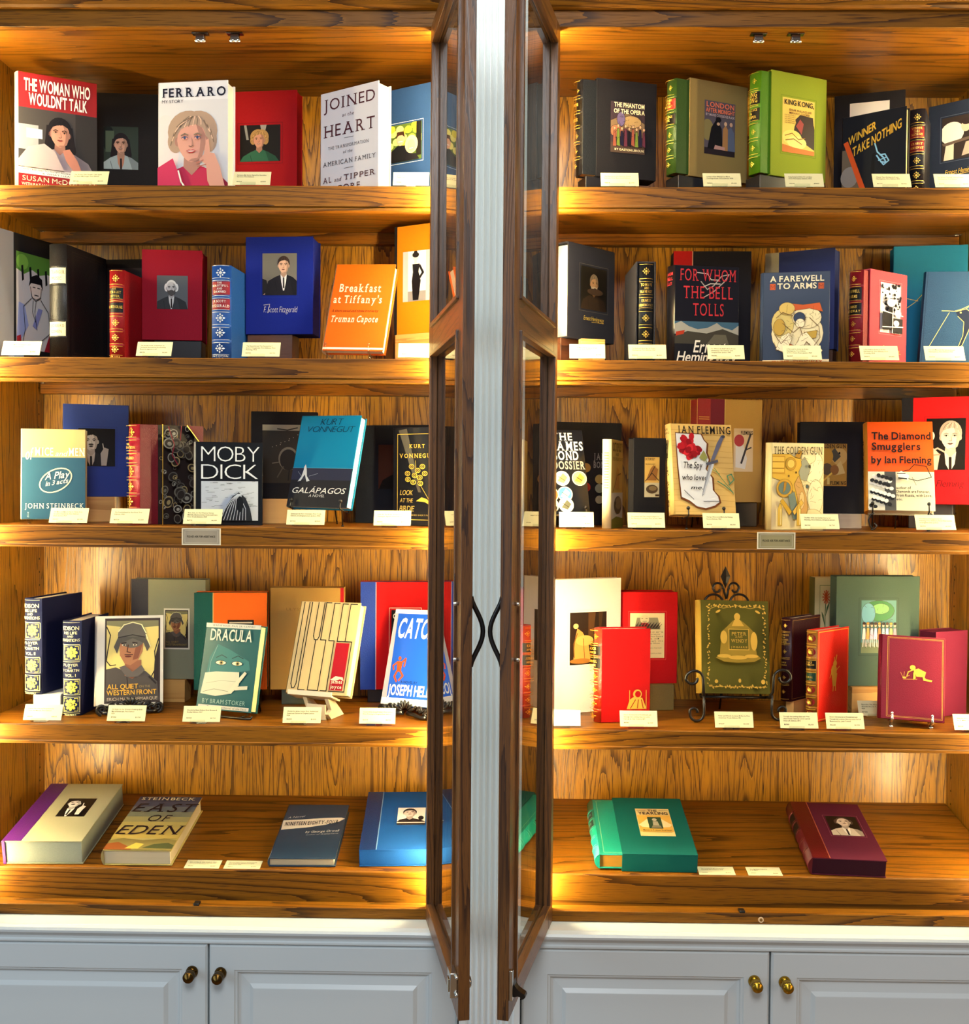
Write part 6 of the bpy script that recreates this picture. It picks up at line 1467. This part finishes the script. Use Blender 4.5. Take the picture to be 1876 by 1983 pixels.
v = V(.778, .280, -.465, 4.3, 0, 0, .198, .256, .04)
b = case('book_box', 'large grey green book box with a bright picture of masked dancers', v, CL('4a5d50'))
R = (.30, .30, .72, .78)
ops = [('r', 0, 0, 1, 1, P('5a8a86')), ('e', .5, .8, .45, .2, P('3f7a4a')), ('e', .55, .84, .25, .1, P('7ab06a')), ('e', .2, .75, .2, .2, P('6aa0b0')), ('r', 0, 0, 1, .2, P('6f7a5a'))]
for i in range(9):
    x = .08 + i * .105
    ops += [('p', [(x - .06, .26), (x - .03, .48), (x + .04, .48), (x + .07, .26)], P(('e8e0d4', 'd8a05a', 'c8b8d0', 'e0d8e4', 'd87a4a', '9ab4c8', 'eae4da', 'd8b870', 'c890a0')[i])), ('e', x, .53, .04, .035, P('dcb090')), ('e', x, .565, .045, .025, P(('4a3428', 'c88a3a', '2c2422')[i % 3])), ('l', [(x - .02, .26), (x - .03, .12)], .016, P('e8dcd0')), ('l', [(x + .03, .26), (x + .04, .13)], .016, P('d8ccc0'))]
photo(b, R, inked(ops, '4a4a44', .006, 30, 8, (0, .1, 1, .9)), frame='3c4c42')
block('pale wood block under the grey green book box', v, .18, .56, PINE, -.465 - ZS[4], -.012, .05)

v = V(.829, .118, -.505, -7.6, 12, -2.7, .133, .183, .026)
b = hardcover('leather_book', 'maroon leather book with a gilt crawling child, on a silver stand', v, LE('6e1228'), pages=PAGES, bulge=.005)
draw('gilt_picture', b.o, b.F, [('l', [(.09, .03), (.965, .03), (.965, .975), (.09, .975), (.09, .03)], .0035, GILT), ('l', [(.11, .042), (.95, .042), (.95, .963), (.11, .963), (.11, .042)], .002, GILT), ('e', .49, .625, .045, .03, GILT), ('p', [(.5, .60), (.58, .62), (.70, .58), (.68, .52), (.55, .52)], GILT), ('p', [(.52, .6), (.54, .50), (.5, .48), (.5, .56)], GILT), ('p', [(.64, .55), (.70, .50), (.80, .49), (.79, .47), (.66, .48)], GILT), ('l', [(.5, .6), (.42, .57), (.40, .52)], .012, GILT), ('l', [(.34, .5), (.3, .56)], .004, GILT), ('l', [(.35, .5), (.36, .57)], .004, GILT), ('l', [(.36, .5), (.44, .53)], .004, GILT), ('e', .36, .5, .03, .012, GILT), ('l', [(.34, .48), (.56, .49)], .004, GILT)])
stand('silver', 'silver stand under the maroon book with the crawling child', v, us=(.17, .80), mat=CHROME)

v = V(.988, .225, Z4, 25, 0, 0, .098, .195, .05)
b = case('book_box', 'maroon cloth book box at the right end of the fourth shelf', v, CL('6e1c34'))

# ---- slanted bottom shelf: books lying down
SL = math.atan2(.0614, .3525)
def lying(X, s, roll, w_, h_, t_):
    upv = Vector((0, math.cos(SL), math.sin(SL))); n = Vector((0, -math.sin(SL), math.cos(SL)))
    o = Vector((X, .06, -.836 + .0006)) + upv * s + n * t_
    return (o.x, o.y, o.z, 0, PI / 2 - SL, roll, w_, h_, t_)
v = lying(-1.0743, .009, .02, .1719, .284, .0543)
b = case('book_box', 'thick pale grey book box with a purple spine lying at the left end', v, CL('9a9678'), side=CL('8e9486'))
strip(b, -.0, .24, LE('4a1a60'), 'leather_strip')
R = (.42, .40, .80, .72)
photo(b, R, portrait(ar_of(b, R), '100e0e', 'd8d2cc', '2a2422', '141214', .34, .70, .22, 'short', shirt='e0dcd8', dark='0c0a0a', lips='4a4442') + [('e', .34, .58, .08, .02, P('17130f')), ('p', [(.66, .02), (.62, .34), (.72, .52), (.86, .46), (.82, .3), (.8, .02)], P('d0cac4')), ('l', [(.72, .5), (.7, .64)], .02, P('e0dad4'))])
mb = MB(); mb.box(-.0012, .006, -.0004, .0543, -.0008, .2848, LE('4a1a60'), .0008, 1); mb.build('spine_edge', b.o)
v = lying(-.8558, .0095, .0034, .1475, .2575, .036)
b = hardcover('hardcover_book', 'jacketed book with a golden valley landscape under slate sky, lying second from left', v, J('b8a45c'), spine=J('8a7a50'), pages=pm('d8c8a4', 'paper'), bulge=.006)
sky_ = ['3a3c50', '44485a', '5a6064', '747862', '948c5c', 'ac9c58', 'b8a258', 'c0a654']
ops = [('r', 0, 1 - .1 * (i + 1), 1, 1 - .1 * i, P(c_)) for i, c_ in enumerate(sky_)] + [('p', [(0, 0), (0, .16), (.2, .2), (.5, .17), (.8, .2), (1, .17), (1, 0)], P('8a7a44')), ('p', [(0, 0), (0, .1), (.15, .13), (.3, .07), (.4, .02), (.4, 0)], P('8a4c24')), ('p', [(.3, .02), (.42, .12), (.55, .1), (.5, .02)], P('c8b04c')), ('p', [(.55, .03), (.7, .1), (.9, .12), (1, .08), (1, .02)], P('4a5030')), ('p', [(.2, .19), (.5, .165), (.8, .19), (.5, .2)], P('b8a868'))]
draw('jacket_art', b.o, b.F, ops)
bkk = P('20141a')
draw('title_lettering', b.o, b.F, [('t', 'STEINBECK', .06, .92, .915, .965, P('dcd2a8'), 's'), ('t', 'EAST', .03, .97, .68, .84, bkk, 'si'), ('t', 'OF', .35, .68, .50, .62, bkk, 'si'), ('t', 'EDEN', .02, .96, .26, .42, bkk, 'si')], base=.0026)
v = lying(-.4967, .012, .0168, .1429, .2545, .0205)
b = hardcover('hardcover_book', 'slate blue jacketed book with a torn white title strip, lying on the slanted shelf', v, J('22384e'), spine=J('2a3a4a'), pages=pm('c8b898', 'paper'), bulge=.004)
draw('jacket_art', b.o, b.F, [('p', [(.02, .50), (.0, .68), (.3, .70), (.65, .73), (.93, .74), (.99, .72), (.9, .66), (.7, .60), (.4, .545), (.25, .53), (.12, .515)], P('dccfb8'))])
draw('title_lettering', b.o, b.F, [('t', 'A Novel', .06, .32, .715, .745, P('c8c8c0'), 'i', .03), ('t', 'NINETEEN EIGHTY-FOUR', .05, .90, .575, .64, BK, 'sb', .05), ('t', 'by George Orwell', .42, .94, .44, .475, P('d8d4c4'), 'im', .03), ('t', 'author of Animal Farm', .44, .94, .395, .415, P('b0b4b0'), 'i', .03)], base=.0008)
v = lying(-.3025, .0168, .045, .168, .2817, .0395)
b = case('book_box', 'blue book box with a boy photo, lying next to the door', v, CL('124a8c'))
strip(b, 0, .22, LE('0e2c5c'), 'leather_strip', P('6a90b8'))
R = (.45, .40, .83, .70)
photo(b, R, portrait(ar_of(b, R), 'd8d4d0', 'c8b8b0', '1c1a1c', '2a2426', .44, .66, .24, 'short', shirt='1c1a1c') + [('e', .85, .3, .1, .12, P('17151a')), ('r', .0, .0, 1, .06, P('b0a8a4'))], frame='0c3c74')
cvy = lying(.2647, .0115, -.0107, .1615, .2687, .0418)
c = case('slipcase', 'dark teal slipcase with a yellow deer picture label lying on the slanted shelf', cvy, CL('045c54'), 'L')
R = (.30, .30, .78, .79)
yb = P('e4b04c')
photo(c, R, [('r', 0, 0, 1, 1, P('e8cc88')), ('r', .02, .15, .98, .75, yb), ('p', [(.02, .4), (.15, .5), (.3, .62), (.36, .4), (.28, .3), (.1, .32)], P('f0dca4')), ('p', [(.98, .4), (.85, .5), (.7, .62), (.66, .4), (.72, .3), (.9, .32)], P('f0dca4')), ('r', .30, .26, .70, .68, P('2c4a34')), ('e', .5, .58, .07, .05, P('c8bca0')), ('p', [(.42, .3), (.44, .52), (.58, .52), (.62, .3)], P('b0a890')), ('p', [(.36, .28), (.42, .38), (.64, .36), (.66, .28)], P('8a826a')), ('t', 'THE', .36, .64, .88, .95, P('3a2418'), 'b'), ('l', [(.04, .92), (.3, .92)], .012, P('3a2418')), ('l', [(.7, .92), (.96, .92)], .012, P('3a2418')), ('t', 'YEARLING', .06, .94, .76, .86, P('3a2418'), 'b'), ('t', 'Marjorie Kinnan Rawlings', .1, .92, .17, .215, P('3a2c14'), 'sm'), ('l', [(.08, .12), (.92, .12)], .01, P('8a6a28'))])
M, bv = inside_case(c, cvy, .048)
b = hardcover('leather_book', 'turquoise leather book with gilt rule sliding out of the dark teal slipcase', bv, LE('0e8c78'), M=M, pages=pm('b8842c', 'paper'), bulge=.011, bands=(.17, .33, .50, .655, .81))
leather_spine(b, labels=((.68, .79, LE('12302c')), (.52, .63, LE('12302c'))), lines=(.155, .185, .315, .345, .485, .515, .64, .67, .795, .825), gold=P('9ad0c0'), texts=(('THE YEARLING', .72, .75, .12, .88), ('RAWLINGS', .56, .59, .15, .85)))
draw('gilt_border', b.o, b.F, [('l', [(.14, .97), (.06, .97), (.06, .03), (.4, .03)], .003, P('a8c888'))])
v = lying(.6709, .0087, -.0694, .1559, .2667, .0395)
b = hardcover('leather_bound_box', 'maroon book box with a ridged spine and a man in a pale suit, lying flat', v, CL('54142a'), spine=LE('5a1018'), pages=CL('30081a'), cat='book box', bulge=.009, bands=(.17, .33, .50, .655, .82), inset=.001, square=.002)
strip(b, .0, .235, LE('54080f'), 'leather_strip', P('a8543c'))
R = (.42, .40, .86, .745)
photo(b, R, portrait(ar_of(b, R), '120d0c', 'cdb8a4', '4a3c34', 'c8b8a0', .52, .68, .23, 'tufts', shirt='e6dccb', lips='5a4038'), frame='7a3a48')
leather_spine(b, labels=((.68, .79, BK), (.52, .63, BK)), lines=(.155, .185, .315, .345, .485, .515, .64, .67, .795, .825), gold=P('b06a4a'))

# ------------------------------------------------------------------ price cards
FE = 'First Edition'
for xl, xr, n, lab, lines, ref, price in (
    (135, 208, 1, 'cream price card before the red banded jacket', ("The Woman Who Wouldn't Talk, Signed", 'by Susan McDougal. First Edition'), '88236', '$250'),
    (449, 521, 1, 'beige price card before the red book box on the top shelf', ('Ferraro, My Story, Signed by Geraldine', 'Ferraro. First Edition'), '88214', '$350'),
    (757, 826, 1, 'cream price card before the navy couple photo box', ('Joined at the Heart, Signed by Al and', 'Tipper Gore. First Edition'), '88217', '$450'),
    (1157, 1230, 1, 'cream price card under the black opera slipcase', ('The Phantom of the Opera by Gaston', 'Leroux, First Illustrated Edition'), '91114', '$1,250'),
    (1354, 1427, 1, 'cream price card under the tan slipcase', ('London After Midnight by Marie', 'Coolidge-Rask, First Edition, 1928'), '91120', '$2,200'),
    (1512, 1586, 1, 'cream price card under the lime green slipcase', ('King Kong by Delos W. Lovelace', 'First Photoplay Edition, 1932'), '91200', '$950'),
    (1681, 1754, 1, 'cream price card on the glossy black jacket', ('Winner Take Nothing by Ernest', 'Hemingway, First Edition, 1933'), '86709', '$2,450'),
    (1800, 1873, 1, 'cream price card under the sepia writer photo box', ('For Whom The Bell Tolls by Ernest', 'Hemingway, First Edition'), '86330', '$1,950'),
    (3, 77, 2, 'cream price card before the open grey display box', ('Stranger Music by Leonard Cohen', 'Signed Limited Edition'), '87650', '$1,400'),
    (263, 331, 2, 'cream price card under the crimson book box', ('The Scarlet Letter, A Romance, by', 'Nathaniel Hawthorne, First Printing', 'Bound in signature calf'), '88211', '$6,500'),
    (467, 540, 2, 'cream price card before the dark wood block', ('The Beautiful and The Damned by F.', 'Scott Fitzgerald, First Edition, First', 'Printing, 1922'), '86900', '$2,750'),
    (769, 836, 2, 'cream price card before the pine block under the orange box', ("Breakfast at Tiffany's by Truman", 'Capote, First Edition, 1958'), '86115', '$4,200'),
    (1100, 1169, 2, 'cream price card before the small pine block', ('The Old Man and the Sea by Ernest', 'Hemingway, First Edition'), '87780', '$1,750'),
    (1214, 1287, 2, 'cream price card under the gilt flower spine in its charcoal slipcase', ('To Have and Have Not by Ernest', 'Hemingway, First Edition, 1937'), '83630', '$1,350'),
    (1367, 1438, 2, 'cream price card on the mountain jacket', ('For Whom the Bell Tolls by Ernest', 'Hemingway, First Edition with', 'Original Dust Jacket, 1940'), '86330', '$1,550'),
    (1513, 1587, 2, 'cream price card on the jacket of reclining figures', ('A Farewell to Arms by Ernest', 'Hemingway, First Edition', 'in First State Dust Jacket, 1929'), '86560', '$3,250'),
    (1662, 1736, 2, 'cream price card before the pink slipcase', ('A Farewell to Arms by Ernest', 'Hemingway, First Edition, First', 'Printing, 1929'), '86852', '$4,000'),
    (1787, 1864, 2, 'pale price card before the gilt fish book', ('The Old Man and the Sea by Ernest', 'Hemingway, First Edition, 1952'), '86710', '$1,250'),
    (94, 168, 3, 'cream price card at the foot of the tan and slate jacket', ('Of Mice and Men A Play in Three Acts', 'by John Steinbeck, First Edition', 'Dust Jacket, 1937'), '86223', '$3,500'),
    (212, 286, 3, 'cream price card before the marbled red book', ('The Fountainhead by Ayn Rand, First', 'Edition, 1943'), '86224', '$3,500'),
    (354, 428, 3, 'cream price card below the white woodcut book', ('Moby Dick; Or The Whale by Herman', 'Melville, Illustrated by Rockwell Kent', 'First Trade Edition, 1930'), '86756', '$1,250'),
    (554, 628, 3, 'cream price card below the teal jacket', ('Galapagos by Kurt Vonnegut, First Trade', 'Edition, in Original Dust Jacket, 1985'), '87252', '$350'),
    (723, 795, 3, 'cream price card before the shrink wrapped book', ('Look At The Birdie, Stories by Kurt', 'Vonnegut, Signed Limited Edition'), '86332', '$950'),
    (1083, 1150, 3, 'pale price card below the round vignettes', ('The James Bond Dossier by Kingsley', 'Amis, Signed, 1965'), '87131', '$1,050'),
    (1216, 1288, 3, 'cream price card before the narrow black fish box', ('Octopussy and The Living Daylights by', 'Ian Fleming, in Original Dust Jacket, 1966'), '87133', '$1,050'),
    (1362, 1433, 3, 'beige price card below the carnation jacket', ('The Spy Who Loved Me by Ian Fleming', 'Second Edition, 1962'), '86951', '$1,250'),
    (1552, 1626, 3, 'beige price card over the lower corner of the revolver jacket', ('The Man With the Golden Gun by Ian', 'Fleming, First Edition, Original Jacket'), '86740', '$1,750'),
    (1775, 1852, 3, 'pale price card below the orange topped jacket', ('The Diamond Smugglers by Ian', 'Fleming, First Edition, First Impression', 'in Original Dust Jacket'), '86952', '$1,250'),
    (43, 117, 4, 'bright price card before the white block', ('Edison His Life and Inventions by', 'Dyer and Martin, First Edition'), '86610', '$850'),
    (206, 280, 4, 'cream price card before the leaf stand of the soldier jacket', ('All Quiet on the Western Front by Erich', 'Maria Remarque, First Edition', '1929'), '87145', '$1,750'),
    (353, 426, 4, 'cream price card at the foot of the teal eyes jacket', ('Dracula by Bram Stoker, First Grosset &', 'Dunlap Edition, 1927'), '86558', '$1,750'),
    (548, 622, 4, 'cream price card before the curved wooden stand', ('Ulysses by James Joyce, First Authorized', 'American Edition in Original Jacket', '1934'), '86553', '$1,650'),
    (697, 767, 4, 'cream price card before the royal blue jacket', ('Catch-22 by Joseph Heller, First Edition', 'First Printing in Original Dust Jacket'), '86554', '$3,750'),
    (1066, 1128, 4, 'pale price card before the large white box', ('Peter Pan in Kensington Gardens by', 'J. M. Barrie, Illustrated'), '86213', '$2,950'),
    (1205, 1278, 4, 'cream price card at the foot of the red leather book', ("Alice's Adventures in Wonderland and", 'Through the Looking-Glass by Lewis', 'Carroll, in One Volume, 1871'), '87110', '$2,500'),
    (1390, 1465, 4, 'cream price card before the iron easel', ('Peter and Wendy by James M. Barrie, First', 'American Trade Edition, 1911'), '87227', '$1,250'),
    (1517, 1591, 4, 'cream price card before the dark maroon leather spine', ('Through the Looking-Glass and What', 'Alice Found There by Lewis Carroll', 'First UK Edition, 1872'), '87112', '$2,750'),
    (1607, 1681, 4, 'cream price card before the scarlet and gold book', ("Alice's Adventures in Wonderland and", 'Through the Looking-Glass by Lewis Carroll', 'Illustrated by John Tenniel'), '86230', '$1,200'),
    (1856, 1930, 4, 'pale price card at the right end of the fourth shelf', ('When We Were Very Young by', 'A. A. Milne, First Edition'), '86241', '$1,100')):
    card(xl, xr, n, lab, lines, ref, price)
card(1669, 1742, 4, 'beige price card standing back behind the maroon child book', ('Pinocchio: The Adventures of a Little', 'Wooden Boy, by C. Collodi, Illustrated', '1920'), '87210', '$950', Y=.215)
for xl, xr, lab, lines in ((356, 424, 'white card lying right of the landscape jacket', ('East of Eden by John Steinbeck, First', 'Edition in Original Dust Jacket, 1952')), (433, 504, 'white card lying left of the torn strip jacket', ('Nineteen Eighty-Four by George Orwell', 'First American Edition in Original', 'Dust Jacket, 1949')), (1363, 1434, 'cream card lying right of the dark teal slipcase', ('The Yearling by Marjorie Kinnan', 'Rawlings, First Edition, 1938')), (1459, 1526, 'cream card lying left of the maroon ridged box', ('The Big Fellow, Signed by', 'A. A. Milne'))):
    card(xl, xr, 5, lab, lines, '86100', '$1,100', Y=.0625, flat=True)

# notices fixed to the third shelf edges
for xa, xb, ya, yb, side in ((353, 428, 1024, 1056, 'left'), (1465, 1539, 1032, 1064, 'right')):
    a, b_ = at(xa, yb, .0595), at(xb, ya, .0595)
    w_, h_ = b_.x - a.x, b_.z - a.z
    root = empty('notice_sign', Matrix.Translation((a.x, .0563, a.z + .001)), 'small framed assistance notice on the third shelf edge of the %s bookcase' % side, 'notice sign', 'framed notices on the shelf edges')
    mb = MB(); t = .0022
    for q in ((0, w_, 0, t), (0, w_, h_ - t, h_)): mb.box(q[0], q[1], -.0012, .0010, q[2], q[3], pm('d8cdb4', 'paint'))
    for q in ((0, t), (w_ - t, w_)): mb.box(q[0], q[1], -.0012, .0010, t, h_ - t, pm('d8cdb4', 'paint'))
    mb.build('frame', root)
    mb = MB(); mb.box(t, w_ - t, -.0004, .0008, t, h_ - t, P('a0937e' if side == 'left' else '9a8f68')); mb.build('plate', root)
    F = Face('F', w_, h_)
    draw('printed_text', root, F, [('l', [(.08, .14), (.92, .14), (.92, .86), (.08, .86), (.08, .14)], .02, P('c8bca4')), ('t', 'PLEASE ASK FOR ASSISTANCE', .14, .86, .45, .56, BK, 'b')], base=.0007)
